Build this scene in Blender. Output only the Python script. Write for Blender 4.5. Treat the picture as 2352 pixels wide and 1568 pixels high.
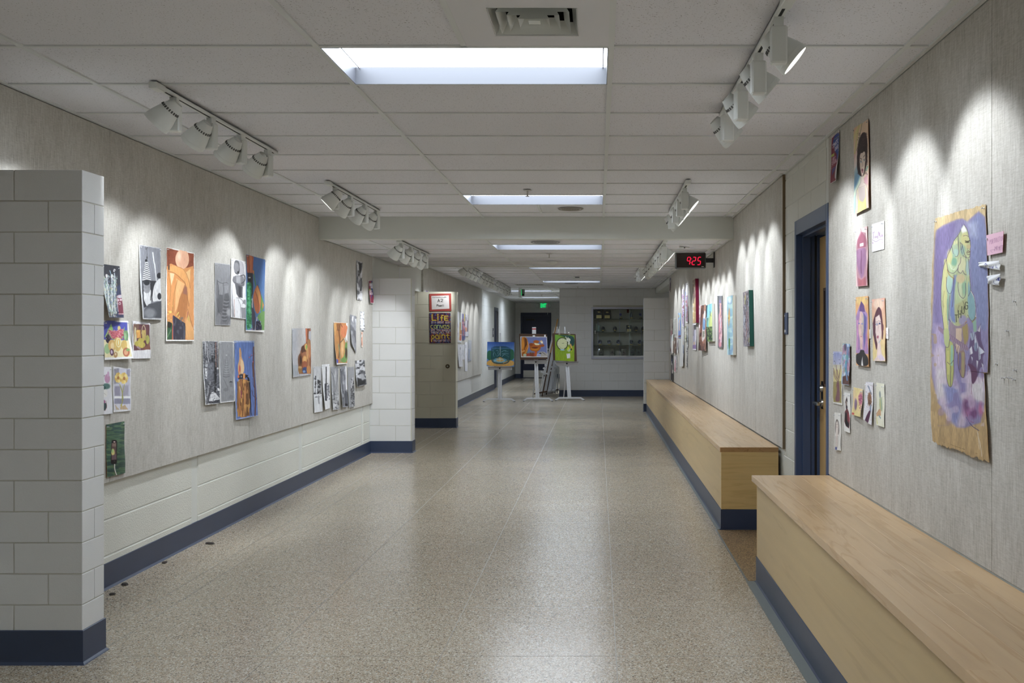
import bpy, math, random
import numpy as np
from mathutils import Vector, Matrix
R = math.radians
for o in list(bpy.data.objects): bpy.data.objects.remove(o)
SC = bpy.context.scene
COL = SC.collection
# ---------------------------------------------------------------- camera, world, exposure
FPX, VX, VY, CZ = 2250.0, 1374.0, 770.5, 1.467      # focal length and principal point in pixels of the 2352 x 1568 frame, eye height
cam = bpy.data.cameras.new('camera'); camo = bpy.data.objects.new('camera', cam); COL.objects.link(camo)
camo.location = (0, 0, CZ); camo.rotation_euler = (R(90), 0, 0)
cam.sensor_width = 36; cam.lens = FPX/2352*36
cam.shift_x = -(VX-1176)/2352; cam.shift_y = (VY-784)/2352
cam.clip_start = .05; cam.clip_end = 200
SC.camera = camo
w = bpy.data.worlds.new('world'); SC.world = w; w.use_nodes = True
w.node_tree.nodes['Background'].inputs[0].default_value = (.6, .65, .7, 1)
w.node_tree.nodes['Background'].inputs[1].default_value = .05
SC.view_settings.view_transform = 'Standard'; SC.view_settings.look = 'None'
SC.view_settings.gamma = 1; SC.view_settings.use_curve_mapping = False
SC.view_settings.exposure = 1.12
TROFFER_STRENGTH = 10.0
SPOT_POWER = 21.0
SPOT_COLOR = (.90, .95, 1.0)

def s2l(c): return c/12.92 if c <= .04045 else ((c+.055)/1.055)**2.4
def S(r, g, b): return (s2l(r/255), s2l(g/255), s2l(b/255), 1)

# ---------------------------------------------------------------- materials
def newmat(name):
    m = bpy.data.materials.new(name); m.use_nodes = True
    return m, m.node_tree.nodes, m.node_tree.links, m.node_tree.nodes['Principled BSDF']
def plain(name, col, rough=.5, metal=0, spec=.5, bump=0, bscale=200, var=0, vscale=6):
    m, n, l, p = newmat(name)
    p.inputs['Base Color'].default_value = col; p.inputs['Roughness'].default_value = rough
    p.inputs['Metallic'].default_value = metal; p.inputs['Specular IOR Level'].default_value = spec
    if bump or var:
        tc = n.new('ShaderNodeTexCoord')
    if bump:
        t = n.new('ShaderNodeTexNoise'); t.inputs['Scale'].default_value = bscale; t.inputs['Detail'].default_value = 3
        l.new(tc.outputs['Object'], t.inputs['Vector'])
        b = n.new('ShaderNodeBump'); b.inputs['Strength'].default_value = bump; b.inputs['Distance'].default_value = .004
        l.new(t.outputs['Fac'], b.inputs['Height']); l.new(b.outputs['Normal'], p.inputs['Normal'])
    if var:
        t = n.new('ShaderNodeTexNoise'); t.inputs['Scale'].default_value = vscale; t.inputs['Detail'].default_value = 5
        l.new(tc.outputs['Object'], t.inputs['Vector'])
        mr = n.new('ShaderNodeMapRange'); mr.inputs[3].default_value = 1-var; mr.inputs[4].default_value = 1+var
        l.new(t.outputs['Fac'], mr.inputs[0])
        h = n.new('ShaderNodeHueSaturation'); h.inputs['Color'].default_value = col
        l.new(mr.outputs[0], h.inputs['Value']); l.new(h.outputs[0], p.inputs['Base Color'])
    return m
def emit(name, col, strength):
    m, n, l, p = newmat(name)
    p.inputs['Base Color'].default_value = (0, 0, 0, 1)
    p.inputs['Emission Color'].default_value = col; p.inputs['Emission Strength'].default_value = strength
    return m
def ramp(n, stops, interp='LINEAR'):
    r = n.new('ShaderNodeValToRGB'); e = r.color_ramp.elements; r.color_ramp.interpolation = interp
    while len(e) < len(stops): e.new(.5)
    for i, (p, c) in enumerate(stops): e[i].position = p; e[i].color = c
    return r
M = {}
M['paint'] = plain('block_paint', S(210, 210, 208), .42, bump=.25, bscale=260, var=.03)
M['paint_rough'] = plain('rough_block_paint', S(212, 212, 203), .5, bump=.9, bscale=120, var=.03)
M['paint_smooth'] = plain('smooth_paint', S(210, 212, 206), .45, bump=.08, bscale=300)
M['tan_paint'] = plain('tan_block_paint', S(196, 192, 174), .42, bump=.25, bscale=260, var=.03)
M['mortar'] = plain('mortar_paint', S(188, 186, 172), .55)
M['tbar'] = plain('ceiling_bar_paint', S(212, 215, 214), .45)
M['white_metal'] = plain('white_metal', S(214, 214, 217), .38)
M['fixture'] = plain('fixture_white', S(218, 221, 217), .35)
M['slot'] = plain('dark_slot', S(30, 30, 30), .6)
M['navy'] = plain('navy_vinyl', S(48, 59, 82), .38, var=.12, vscale=9)
M['navy_paint'] = plain('navy_door_paint', S(60, 78, 112), .35)
M['navy_dark'] = plain('dark_navy_paint', S(28, 36, 66), .4)
M['door_wood'] = plain('door_oak', S(204, 170, 114), .4, var=.05, vscale=5)
M['brown'] = plain('brown_board', S(74, 50, 34), .6, var=.1)
M['chrome'] = plain('satin_chrome', S(190, 188, 182), .28, metal=1)
M['black'] = plain('black_plastic', S(22, 22, 24), .4)
M['alu'] = plain('aluminium_frame', S(176, 178, 190), .35, metal=.4)
M['strip_grey'] = plain('grey_edge_strip', S(114, 119, 116), .45, bump=.2)
M['zinc'] = plain('divider_zinc', S(146, 141, 130), .4)
M['easel'] = plain('easel_white', S(214, 215, 218), .45, var=.12, vscale=14)
M['paper'] = plain('paper_white', S(225, 225, 226), .7)
M['gold'] = plain('gold_plate', S(206, 188, 126), .35, metal=.3)
M['case_back'] = plain('case_back_grey', S(196, 197, 184), .8, bump=.2)
M['crystal'] = plain('crystal', S(140, 150, 160), .15, metal=.5)
M['silver'] = plain('silver_blue', S(120, 124, 160), .25, metal=.6)
M['screen'] = plain('clock_glass', S(40, 30, 27), .08)
M['led'] = emit('led_red', S(255, 22, 66), .62)
M['exit_green'] = emit('exit_green', S(0, 235, 120), .5)
M['diffuser'] = emit('light_diffuser', (.80, .89, 1, 1), TROFFER_STRENGTH)
M['shaded_sides'] = plain('troffer_shaded_sides', S(52, 53, 58), .5)  # shade put into the colour: darker than the fixture's likely paint
M['lens'] = emit('spot_lens', (1, .98, .96, 1), 4)
M['brown_edge'] = plain('panel_edge_brown', S(120, 104, 80), .7)

def mat_fabric():
    m, n, l, p = newmat('linen_wallcovering')
    tc = n.new('ShaderNodeTexCoord'); sx = n.new('ShaderNodeSeparateXYZ'); l.new(tc.outputs['Object'], sx.inputs[0])
    def noise(sy, sz, det):
        mp = n.new('ShaderNodeMapping'); mp.inputs['Scale'].default_value = (1, sy, sz); l.new(tc.outputs['Object'], mp.inputs[0])
        t = n.new('ShaderNodeTexNoise'); t.inputs['Scale'].default_value = 1; t.inputs['Detail'].default_value = det; t.inputs['Roughness'].default_value = .7
        l.new(mp.outputs[0], t.inputs['Vector']); return t
    a = noise(240, 14, 4); b = noise(30, 240, 3); c = noise(10, 3, 3)
    add = n.new('ShaderNodeMath'); l.new(a.outputs['Fac'], add.inputs[0])
    hb = n.new('ShaderNodeMath'); hb.operation = 'MULTIPLY_ADD'; hb.inputs[1].default_value = .55; hb.inputs[2].default_value = .225; l.new(b.outputs['Fac'], hb.inputs[0]); l.new(hb.outputs[0], add.inputs[1])
    ad2 = n.new('ShaderNodeMath'); ad2.operation = 'MULTIPLY_ADD'; l.new(c.outputs['Fac'], ad2.inputs[0]); ad2.inputs[1].default_value = .35; l.new(add.outputs[0], ad2.inputs[2])
    r = ramp(n, [(.365, S(149, 144, 134)), (.635, S(210, 208, 202))])
    h = n.new('ShaderNodeMath'); h.operation = 'MULTIPLY'; h.inputs[1].default_value = .43; l.new(ad2.outputs[0], h.inputs[0])
    l.new(h.outputs[0], r.inputs[0]); l.new(r.outputs[0], p.inputs['Base Color'])
    p.inputs['Roughness'].default_value = .85
    bp = n.new('ShaderNodeBump'); bp.inputs['Strength'].default_value = .18; bp.inputs['Distance'].default_value = .002
    l.new(h.outputs[0], bp.inputs['Height']); l.new(bp.outputs[0], p.inputs['Normal'])
    return m
M['fabric'] = mat_fabric()
def mat_tile():
    m, n, l, p = newmat('mineral_ceiling_tile')
    tc = n.new('ShaderNodeTexCoord'); oi = n.new('ShaderNodeObjectInfo')
    v = n.new('ShaderNodeTexNoise'); v.inputs['Scale'].default_value = 130; v.inputs['Detail'].default_value = 2; v.inputs['Roughness'].default_value = .7
    ofs = n.new('ShaderNodeVectorMath'); ofs.operation = 'MULTIPLY_ADD'; ofs.inputs[1].default_value = (1, 1, 1)
    l.new(tc.outputs['Object'], ofs.inputs[0]); 
    sc = n.new('ShaderNodeMath'); sc.operation = 'MULTIPLY'; sc.inputs[1].default_value = 37; l.new(oi.outputs['Random'], sc.inputs[0])
    l.new(sc.outputs[0], ofs.inputs[2]); l.new(ofs.outputs[0], v.inputs['Vector'])
    r = ramp(n, [(.31, S(138, 135, 134)), (.37, S(224, 224, 229))])
    l.new(v.outputs['Fac'], r.inputs[0])
    h = n.new('ShaderNodeHueSaturation'); l.new(r.outputs[0], h.inputs['Color'])
    mr = n.new('ShaderNodeMapRange'); mr.inputs[3].default_value = .96; mr.inputs[4].default_value = 1.03; l.new(oi.outputs['Random'], mr.inputs[0]); l.new(mr.outputs[0], h.inputs['Value'])
    l.new(h.outputs[0], p.inputs['Base Color']); p.inputs['Roughness'].default_value = .9
    bp = n.new('ShaderNodeBump'); bp.inputs['Strength'].default_value = .3; bp.inputs['Distance'].default_value = .002
    l.new(v.outputs['Fac'], bp.inputs['Height']); l.new(bp.outputs[0], p.inputs['Normal'])
    return m
M['tile'] = mat_tile()
def mat_terrazzo(name, cols, rough, shift=0):
    m, n, l, p = newmat(name)
    tc = n.new('ShaderNodeTexCoord')
    def vor(scale):
        v = n.new('ShaderNodeTexVoronoi'); v.inputs['Scale'].default_value = scale; l.new(tc.outputs['Object'], v.inputs['Vector'])
        s = n.new('ShaderNodeSeparateColor'); l.new(v.outputs['Color'], s.inputs[0]); return s
    a = vor(260); b = vor(150)
    r1 = ramp(n, cols, 'CONSTANT'); l.new(a.outputs[0], r1.inputs[0])
    r2 = ramp(n, cols, 'CONSTANT'); l.new(b.outputs[1], r2.inputs[0])
    mx = n.new('ShaderNodeMix'); mx.data_type = 'RGBA'
    gt = n.new('ShaderNodeMath'); gt.operation = 'GREATER_THAN'; gt.inputs[1].default_value = .72; l.new(b.outputs[2], gt.inputs[0])
    l.new(gt.outputs[0], mx.inputs[0]); l.new(r1.outputs[0], mx.inputs[6]); l.new(r2.outputs[0], mx.inputs[7])
    t = n.new('ShaderNodeTexNoise'); t.inputs['Scale'].default_value = 1.1; t.inputs['Detail'].default_value = 5; l.new(tc.outputs['Object'], t.inputs['Vector'])
    mr = n.new('ShaderNodeMapRange'); mr.inputs[3].default_value = .9; mr.inputs[4].default_value = 1.1; l.new(t.outputs['Fac'], mr.inputs[0])
    h = n.new('ShaderNodeHueSaturation'); l.new(mx.outputs[2], h.inputs['Color']); l.new(mr.outputs[0], h.inputs['Value'])
    l.new(h.outputs[0], p.inputs['Base Color'])
    mr2 = n.new('ShaderNodeMapRange'); mr2.inputs[3].default_value = rough-.05; mr2.inputs[4].default_value = rough+.07; l.new(t.outputs['Fac'], mr2.inputs[0])
    l.new(mr2.outputs[0], p.inputs['Roughness']); p.inputs['Specular IOR Level'].default_value = .55
    return m
TZ = [(0, S(98, 88, 76)), (.08, S(142, 130, 112)), (.22, S(173, 161, 141)), (.46, S(188, 177, 158)), (.64, S(161, 143, 119)), (.76, S(205, 198, 183)), (.9, S(130, 116, 98)), (.96, S(178, 151, 125))]
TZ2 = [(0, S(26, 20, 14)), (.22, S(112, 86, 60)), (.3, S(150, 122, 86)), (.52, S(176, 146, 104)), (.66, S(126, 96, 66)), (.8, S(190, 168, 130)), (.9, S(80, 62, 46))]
M['terrazzo'] = mat_terrazzo('terrazzo', TZ, .22)
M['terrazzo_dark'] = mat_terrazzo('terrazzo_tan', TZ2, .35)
def mat_wood(name, c0, c1, axis_scale, rough=.32, rand=.1, ring=3.0):
    m, n, l, p = newmat(name)
    tc = n.new('ShaderNodeTexCoord'); oi = n.new('ShaderNodeObjectInfo')
    sc = n.new('ShaderNodeMath'); sc.operation = 'MULTIPLY'; sc.inputs[1].default_value = 23; l.new(oi.outputs['Random'], sc.inputs[0])
    mp = n.new('ShaderNodeMapping'); mp.inputs['Scale'].default_value = axis_scale; l.new(tc.outputs['Object'], mp.inputs[0])
    ad = n.new('ShaderNodeVectorMath'); l.new(mp.outputs[0], ad.inputs[0]); l.new(sc.outputs[0], ad.inputs[1])
    t = n.new('ShaderNodeTexNoise'); t.inputs['Scale'].default_value = 1; t.inputs['Detail'].default_value = 6; t.inputs['Distortion'].default_value = .6
    l.new(ad.outputs[0], t.inputs['Vector'])
    mu = n.new('ShaderNodeMath'); mu.operation = 'MULTIPLY'; mu.inputs[1].default_value = ring*6; l.new(t.outputs['Fac'], mu.inputs[0])
    fr = n.new('ShaderNodeMath'); fr.operation = 'PINGPONG'; fr.inputs[1].default_value = 1; l.new(mu.outputs[0], fr.inputs[0])
    r = ramp(n, [(0, c0), (.25, c1), (1, c1)]); l.new(fr.outputs[0], r.inputs[0])
    f = n.new('ShaderNodeTexNoise'); f.inputs['Scale'].default_value = 2.2; f.inputs['Detail'].default_value = 3; l.new(ad.outputs[0], f.inputs['Vector'])
    va = n.new('ShaderNodeMath'); va.operation = 'MULTIPLY_ADD'; va.inputs[1].default_value = rand; l.new(oi.outputs['Random'], va.inputs[0]); va.inputs[2].default_value = 1-rand*.7
    vb = n.new('ShaderNodeMath'); vb.operation = 'MULTIPLY_ADD'; vb.inputs[1].default_value = .22; l.new(f.outputs['Fac'], vb.inputs[0]); vb.inputs[2].default_value = -.11
    vc = n.new('ShaderNodeMath'); l.new(va.outputs[0], vc.inputs[0]); l.new(vb.outputs[0], vc.inputs[1])
    h = n.new('ShaderNodeHueSaturation'); l.new(r.outputs[0], h.inputs['Color']); l.new(vc.outputs[0], h.inputs['Value'])
    l.new(h.outputs[0], p.inputs['Base Color']); p.inputs['Roughness'].default_value = rough
    return m
M['maple'] = mat_wood('maple_top', S(202, 168, 124), S(213, 181, 139), (12, .8, 9), .27, .09, 1.4)
M['maple_dark'] = mat_wood('maple_end', S(150, 110, 66), S(176, 136, 88), (6, 6, 20), .35, .1, 2)
M['veneer'] = mat_wood('bench_veneer', S(196, 169, 122), S(204, 178, 131), (3, .6, 10), .4, .02, 1.0)
M['veneer_end'] = mat_wood('bench_end_veneer', S(202, 169, 110), S(212, 180, 121), (1.0, 8, 12), .4, .03, 1.2)
def mat_glass(name, tint=(1, 1, 1, 1), gl=.08):
    m, n, l, p = newmat(name)
    n.remove(p); out = n['Material Output']
    a = n.new('ShaderNodeBsdfTransparent'); a.inputs[0].default_value = tint
    g = n.new('ShaderNodeBsdfGlossy'); g.inputs['Roughness'].default_value = .03
    f = n.new('ShaderNodeFresnel'); f.inputs[0].default_value = 1.5
    ad = n.new('ShaderNodeMath'); ad.inputs[1].default_value = gl; l.new(f.outputs[0], ad.inputs[0])
    mx = n.new('ShaderNodeMixShader'); l.new(ad.outputs[0], mx.inputs[0]); l.new(a.outputs[0], mx.inputs[1]); l.new(g.outputs[0], mx.inputs[2])
    l.new(mx.outputs[0], out.inputs[0]); return m
M['glass'] = mat_glass('case_glass', (.97, .985, .98, 1), -.02)
M['glass_shelf'] = mat_glass('shelf_glass', (.25, .4, .34, 1), .1)
M['glass_plaque'] = mat_glass('acrylic', (.6, .64, .62, 1), .08)
def mat_print():
    m, n, l, p = newmat('painted_surface')
    a = n.new('ShaderNodeAttribute'); a.attribute_name = 'paint'; l.new(a.outputs['Color'], p.inputs['Base Color'])
    p.inputs['Roughness'].default_value = .6; p.inputs['Specular IOR Level'].default_value = .3
    return m
M['print'] = mat_print()

# ---------------------------------------------------------------- mesh helpers
class MB:
    def __init__(s): s.v = []; s.f = []
    def poly(s, pts):
        i = len(s.v); s.v += [tuple(p) for p in pts]; s.f.append(tuple(range(i, i+len(pts)))); return s
    def box(s, x0, x1, y0, y1, z0, z1, mt=None):
        i = len(s.v)
        for z in (z0, z1):
            for (x, y) in ((x0, y0), (x1, y0), (x1, y1), (x0, y1)):
                p = Vector((x, y, z)); s.v.append(tuple(mt @ p) if mt else tuple(p))
        for q in ((0, 3, 2, 1), (4, 5, 6, 7), (0, 1, 5, 4), (1, 2, 6, 5), (2, 3, 7, 6), (3, 0, 4, 7)): s.f.append(tuple(i+k for k in q))
        return s
    def cbox(s, x0, x1, y0, y1, z0, z1, b=.003, mt=None):    # box with chamfered edges
        bm_pts = []
        i = len(s.v)
        X = (x0, x1); Y = (y0, y1); Z = (z0, z1); idx = {}
        for a in (0, 1):
            for c in (0, 1):
                for d in (0, 1):
                    sx = b if a == 0 else -b; sy = b if c == 0 else -b; sz = b if d == 0 else -b
                    for k, p in enumerate(((X[a], Y[c]+sy, Z[d]+sz), (X[a]+sx, Y[c], Z[d]+sz), (X[a]+sx, Y[c]+sy, Z[d]))):
                        idx[(a, c, d, k)] = len(s.v); pv = Vector(p); s.v.append(tuple(mt @ pv) if mt else p)
        g = lambda *t: idx[t]
        F = []
        for a in (0, 1): F.append([g(a, 0, 0, 0), g(a, 1, 0, 0), g(a, 1, 1, 0), g(a, 0, 1, 0)][::(-1 if a == 0 else 1)])
        for c in (0, 1): F.append([g(0, c, 0, 1), g(1, c, 0, 1), g(1, c, 1, 1), g(0, c, 1, 1)][::(1 if c == 0 else -1)])
        for d in (0, 1): F.append([g(0, 0, d, 2), g(1, 0, d, 2), g(1, 1, d, 2), g(0, 1, d, 2)][::(-1 if d == 0 else 1)])
        for a in (0, 1):
            for c in (0, 1): F.append([g(a, c, 0, 0), g(a, c, 0, 1), g(a, c, 1, 1), g(a, c, 1, 0)])
            for d in (0, 1): F.append([g(a, 0, d, 0), g(a, 0, d, 2), g(a, 1, d, 2), g(a, 1, d, 0)])
        for c in (0, 1):
            for d in (0, 1): F.append([g(0, c, d, 1), g(0, c, d, 2), g(1, c, d, 2), g(1, c, d, 1)])
        for a in (0, 1):
            for c in (0, 1):
                for d in (0, 1): F.append([g(a, c, d, 0), g(a, c, d, 1), g(a, c, d, 2)])
        s.f += [tuple(q) for q in F]; return s
    def prism(s, pts, z0, z1, mt=None):                       # footprint polygon (x, y), counter-clockwise
        i = len(s.v); k = len(pts)
        for z in (z0, z1):
            for (x, y) in pts:
                p = Vector((x, y, z)); s.v.append(tuple(mt @ p) if mt else tuple(p))
        s.f.append(tuple(i+j for j in range(k))[::-1]); s.f.append(tuple(i+k+j for j in range(k)))
        for j in range(k): s.f.append((i+j, i+(j+1) % k, i+k+(j+1) % k, i+k+j))
        return s
    def lathe(s, prof, seg=24, mt=None, cap=(True, True)):    # profile of (radius, z)
        i = len(s.v)
        for (r, z) in prof:
            for j in range(seg):
                a = 2*math.pi*j/seg; p = Vector((r*math.cos(a), r*math.sin(a), z)); s.v.append(tuple(mt @ p) if mt else tuple(p))
        for q in range(len(prof)-1):
            for j in range(seg):
                a = i+q*seg+j; b = i+q*seg+(j+1) % seg; s.f.append((a, b, b+seg, a+seg))
        if cap[0]: s.f.append(tuple(i+j for j in range(seg))[::-1])
        if cap[1]: s.f.append(tuple(i+(len(prof)-1)*seg+j for j in range(seg)))
        return s
    def bar(s, p0, p1, w, d, up=(0, 0, 1)):                   # rectangular bar between two points
        p0 = Vector(p0); p1 = Vector(p1); ax = p1-p0; L = ax.length; zz = ax.normalized()
        u = Vector(up)
        if abs(zz.dot(u)) > .98: u = Vector((0, 1, 0))
        xx = u.cross(zz).normalized(); yy = zz.cross(xx)
        mt = Matrix.Translation(p0) @ Matrix((xx, yy, zz)).transposed().to_4x4()
        return s.box(-w/2, w/2, -d/2, d/2, 0, L, mt)
    def mesh(s, name):
        me = bpy.data.meshes.new(name); me.from_pydata(s.v, [], s.f)
        import bmesh as _b
        bm = _b.new(); bm.from_mesh(me); _b.ops.recalc_face_normals(bm, faces=bm.faces); bm.to_mesh(me); bm.free()
        return me
    def build(s, name, mat, parent=None, smooth=False, **k):
        me = s.mesh(name); me.materials.append(mat)
        if smooth:
            for p in me.polygons: p.use_smooth = True
            me.set_sharp_from_angle(angle=R(35))
        return link(name, me, parent, **k)
def link(name, data, parent=None, loc=None, rot=None, kind=None, label=None, cat=None, group=None):
    o = bpy.data.objects.new(name, data); COL.objects.link(o)
    if parent: o.parent = parent
    if loc is not None: o.location = loc
    if rot is not None: o.rotation_euler = rot
    if kind: o['kind'] = kind
    if label: o['label'] = label
    if cat: o['category'] = cat
    if group: o['group'] = group
    return o
def thing(name, label, cat, loc=(0, 0, 0), rz=0, group=None):
    return link(name, None, None, loc, (0, 0, rz), None, label, cat, group)
def reparent(o, p):                                            # keep world place
    o.parent = p; o.matrix_parent_inverse = Matrix.Identity(4)
def B(*a): return MB().box(*a)
def CB(*a, b=.003): return MB().cbox(*a, b=b)
# ================================================================ geometry of the place
XL, XML = -2.822, -2.855          # face of the left linen panels, left masonry
XRN, XRF, XMR = 1.382, 1.366, 1.387   # near / far right linen panels, right masonry
Z1, Z2, Z3 = 2.660, 2.452, 2.597  # the three ceiling heights
Y12, Y23, YT, YE, YB = 9.89, 13.94, 23.66, 33.7, -6.5
GX = [-2.384, -1.165, .054, 1.273]
def L3(px, py, X):                # where the sight line of a pixel meets the plane x = X
    Y = FPX*X/(px-VX); return (Y, CZ+(VY-py)*Y/FPX)
def F3(px, py, Y):                # ... and the plane y = Y
    return ((px-VX)*Y/FPX, CZ+(VY-py)*Y/FPX)

# ---------------------------------------------------------------- floor
floor = B(-4.2, 4.2, YB, YE+.3, -.12, 0).build('floor', M['terrazzo'], kind='structure')
for x in (.082, -.72, -1.51, -2.31, -2.44):
    B(x-.0017, x+.0017, YB+.1, YE-.1, -.002, .0006).build('divider_strip', M['zinc'], floor)
k = 0
while 1.286+.8*k < 23:
    y = 1.286+.8*k; B(-2.44, .9, y-.0016, y+.0016, -.002, .0005).build('divider_strip', M['zinc'], floor); k += 1
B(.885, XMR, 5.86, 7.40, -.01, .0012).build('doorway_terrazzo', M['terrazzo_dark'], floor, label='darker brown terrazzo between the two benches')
B(.885, .897, 5.84, 7.42, -.002, .0016).build('divider_strip', M['strip_grey'], floor)
B(.882, .94, -1.5, 5.84, -.002, .004).build('edge_strip', M['strip_grey'], floor, label='grey edging strip along the bench')
B(.898, .93, 7.40, 18.85, -.002, .004).build('edge_strip', M['strip_grey'], floor, label='grey edging strip along the bench')

# ---------------------------------------------------------------- block laying
_bc = {}
def block_mesh(w, h, proud, ch, mat, depth=.02):
    key = (round(w, 3), round(h, 3), proud, ch, mat.name)
    if key not in _bc:
        m = MB(); g = .0014
        a, b, c, d = g, w-g, g, h-g
        base = [(a, depth, c), (b, depth, c), (b, depth, d), (a, depth, d)]
        mid = [(a, -proud+ch, c), (b, -proud+ch, c), (b, -proud+ch, d), (a, -proud+ch, d)]
        top = [(a+ch, -proud, c+ch), (b-ch, -proud, c+ch), (b-ch, -proud, d-ch), (a+ch, -proud, d-ch)]
        m.v = base+mid+top
        for i in range(4):
            j = (i+1) % 4
            m.f.append((i, j, 4+j, 4+i)); m.f.append((4+i, 4+j, 8+j, 8+i))
        m.f.append((8, 9, 10, 11))
        me = m.mesh('block'); me.materials.append(mat); _bc[key] = me
    return _bc[key]
def lay(parent, org, rz, width, zs, bw, mat, holes=(), proud=.003, ch=.0025, off=0, joined=None):
    """blocks in courses; org = world (x, y) of u=0; local x = u, local -y = outward normal; zs = course lines; holes = (u0, u1, z0, z1)"""
    rot = Matrix.Translation((org[0], org[1], 0)) @ Matrix.Rotation(rz, 4, 'Z')
    jm = MB()
    for ci in range(len(zs)-1):
        z0, z1 = zs[ci], zs[ci+1]
        o = ((ci % 2)*.5+off) % 1.0
        u = -bw*o
        iv = []
        while u < width-1e-4:
            iv.append((max(u, 0), min(u+bw, width))); u += bw
        for (h0, h1, hz0, hz1) in holes:
            if min(z1, hz1)-max(z0, hz0) > .5*(z1-z0):
                nv = []
                for (a, b) in iv:
                    if b <= h0 or a >= h1: nv.append((a, b)); continue
                    if a < h0: nv.append((a, h0))
                    if b > h1: nv.append((h1, b))
                iv = nv
        for (a, b) in iv:
            if b-a < .02: continue
            if joined is None:
                o_ = link('block', block_mesh(b-a, z1-z0, proud, ch, mat), parent)
                p = rot @ Vector((a, 0, z0)); o_.location = p; o_.rotation_euler = (0, 0, rz)
            else:
                me = block_mesh(b-a, z1-z0, proud, ch, mat); i = len(jm.v)
                jm.v += [tuple(rot @ (Vector((a, 0, z0))+v.co)) for v in me.vertices]
                jm.f += [tuple(i+q for q in p.vertices) for p in me.polygons]
    if joined: jm.build(joined, mat, parent, kind='stuff')
def courses(z0, z1, first, h=.2032):
    zs = [z0]; z = first
    while z < z1-.03:
        if z > z0+.03: zs.append(z)
        z += h
    zs.append(z1); return zs

# ---------------------------------------------------------------- left wall
wl = MB()
wl.box(XML-.25, XML, YB, 12.44, -.1, 2.9); wl.box(XML-.25, XML, 12.44, 15.67, 2.167, 2.9); wl.box(XML-.25, XML, 15.66, 26.93, -.1, 2.9)
wl.box(XML-.25, XML, 26.93, 27.85, 2.24, 2.9); wl.box(XML-.25, XML, 27.85, YE+.2, -.1, 2.9)
wall_left = wl.build('wall_left', M['paint_smooth'], kind='structure')
# long low blocks under the linen panels, smooth vertical joints between them
jy = [YB, 4.48, 6.92, 9.38, 11.82, 12.25]
for i in range(len(jy)-1):
    a, b = jy[i]+(.05 if i else 0), jy[i+1]-.05
    zc = [.0, .188, .398, .63]
    for q in range(3):
        o = link('block', block_mesh(b-a, zc[q+1]-zc[q], .006, .006, M['paint_rough']), wall_left); o.location = (XML, a, zc[q]); o.rotation_euler = (0, 0, R(90))
lay(wall_left, (XML, 15.8), R(90), 8.0, courses(0, .56, .18), .4064, M['paint'], joined='block_courses')
lay(wall_left, (XML, 23.85), R(90), YE-23.85, courses(0, Z3, .18), .4064, M['paint'], holes=[(2.98, 4.1, 0, 2.27)], joined='block_courses')
# linen covered panels
def panels(parent, X, ys, z0, ztop, t, name='linen_panel'):
    for i in range(len(ys)-1):
        a, b = ys[i]+.0015, ys[i+1]-.0015
        zt = ztop((a+b)/2)-.004
        me = MB().cbox(min(X, X+t), max(X, X+t), a, b, z0, zt, b=.0025)
        me.build(name, M['fabric'], parent)
ztop = lambda y: Z1 if y < Y12 else (Z2 if y < Y23 else Z3)
panels(wall_left, XL, [YB, -4, -2, -.2, 1.0, 2.2, 3.4, 4.5, 5.66, 6.80, 7.92, 9.01, Y12], .62, ztop, -.033)
panels(wall_left, XL, [Y12, 11.15, 12.25], .62, ztop, -.033)
panels(wall_left, XL, [15.8, 17.0, 18.3, 19.6, 20.9, 22.2, 23.75], .548, ztop, -.033)
B(XML, XML+.004, 14.05, 14.08, 2.17, Z3).build('cover_strip', M['white_metal'], wall_left)
# alcove behind the two wing walls
wa = MB(); wa.box(-4.2, -4.0, 12.2, 15.85, 0, 2.9); wa.box(-4.0, XML-.25, 12.05, 12.25, 0, 2.9); wa.box(-4.0, XML-.25, 15.8, 16.0, 0, 2.9)
wa.box(-4.0, XML-.25, 12.25, 15.8, 2.4, 2.5)
wa.build('wall_alcove', M['tan_paint'], kind='structure')

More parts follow.
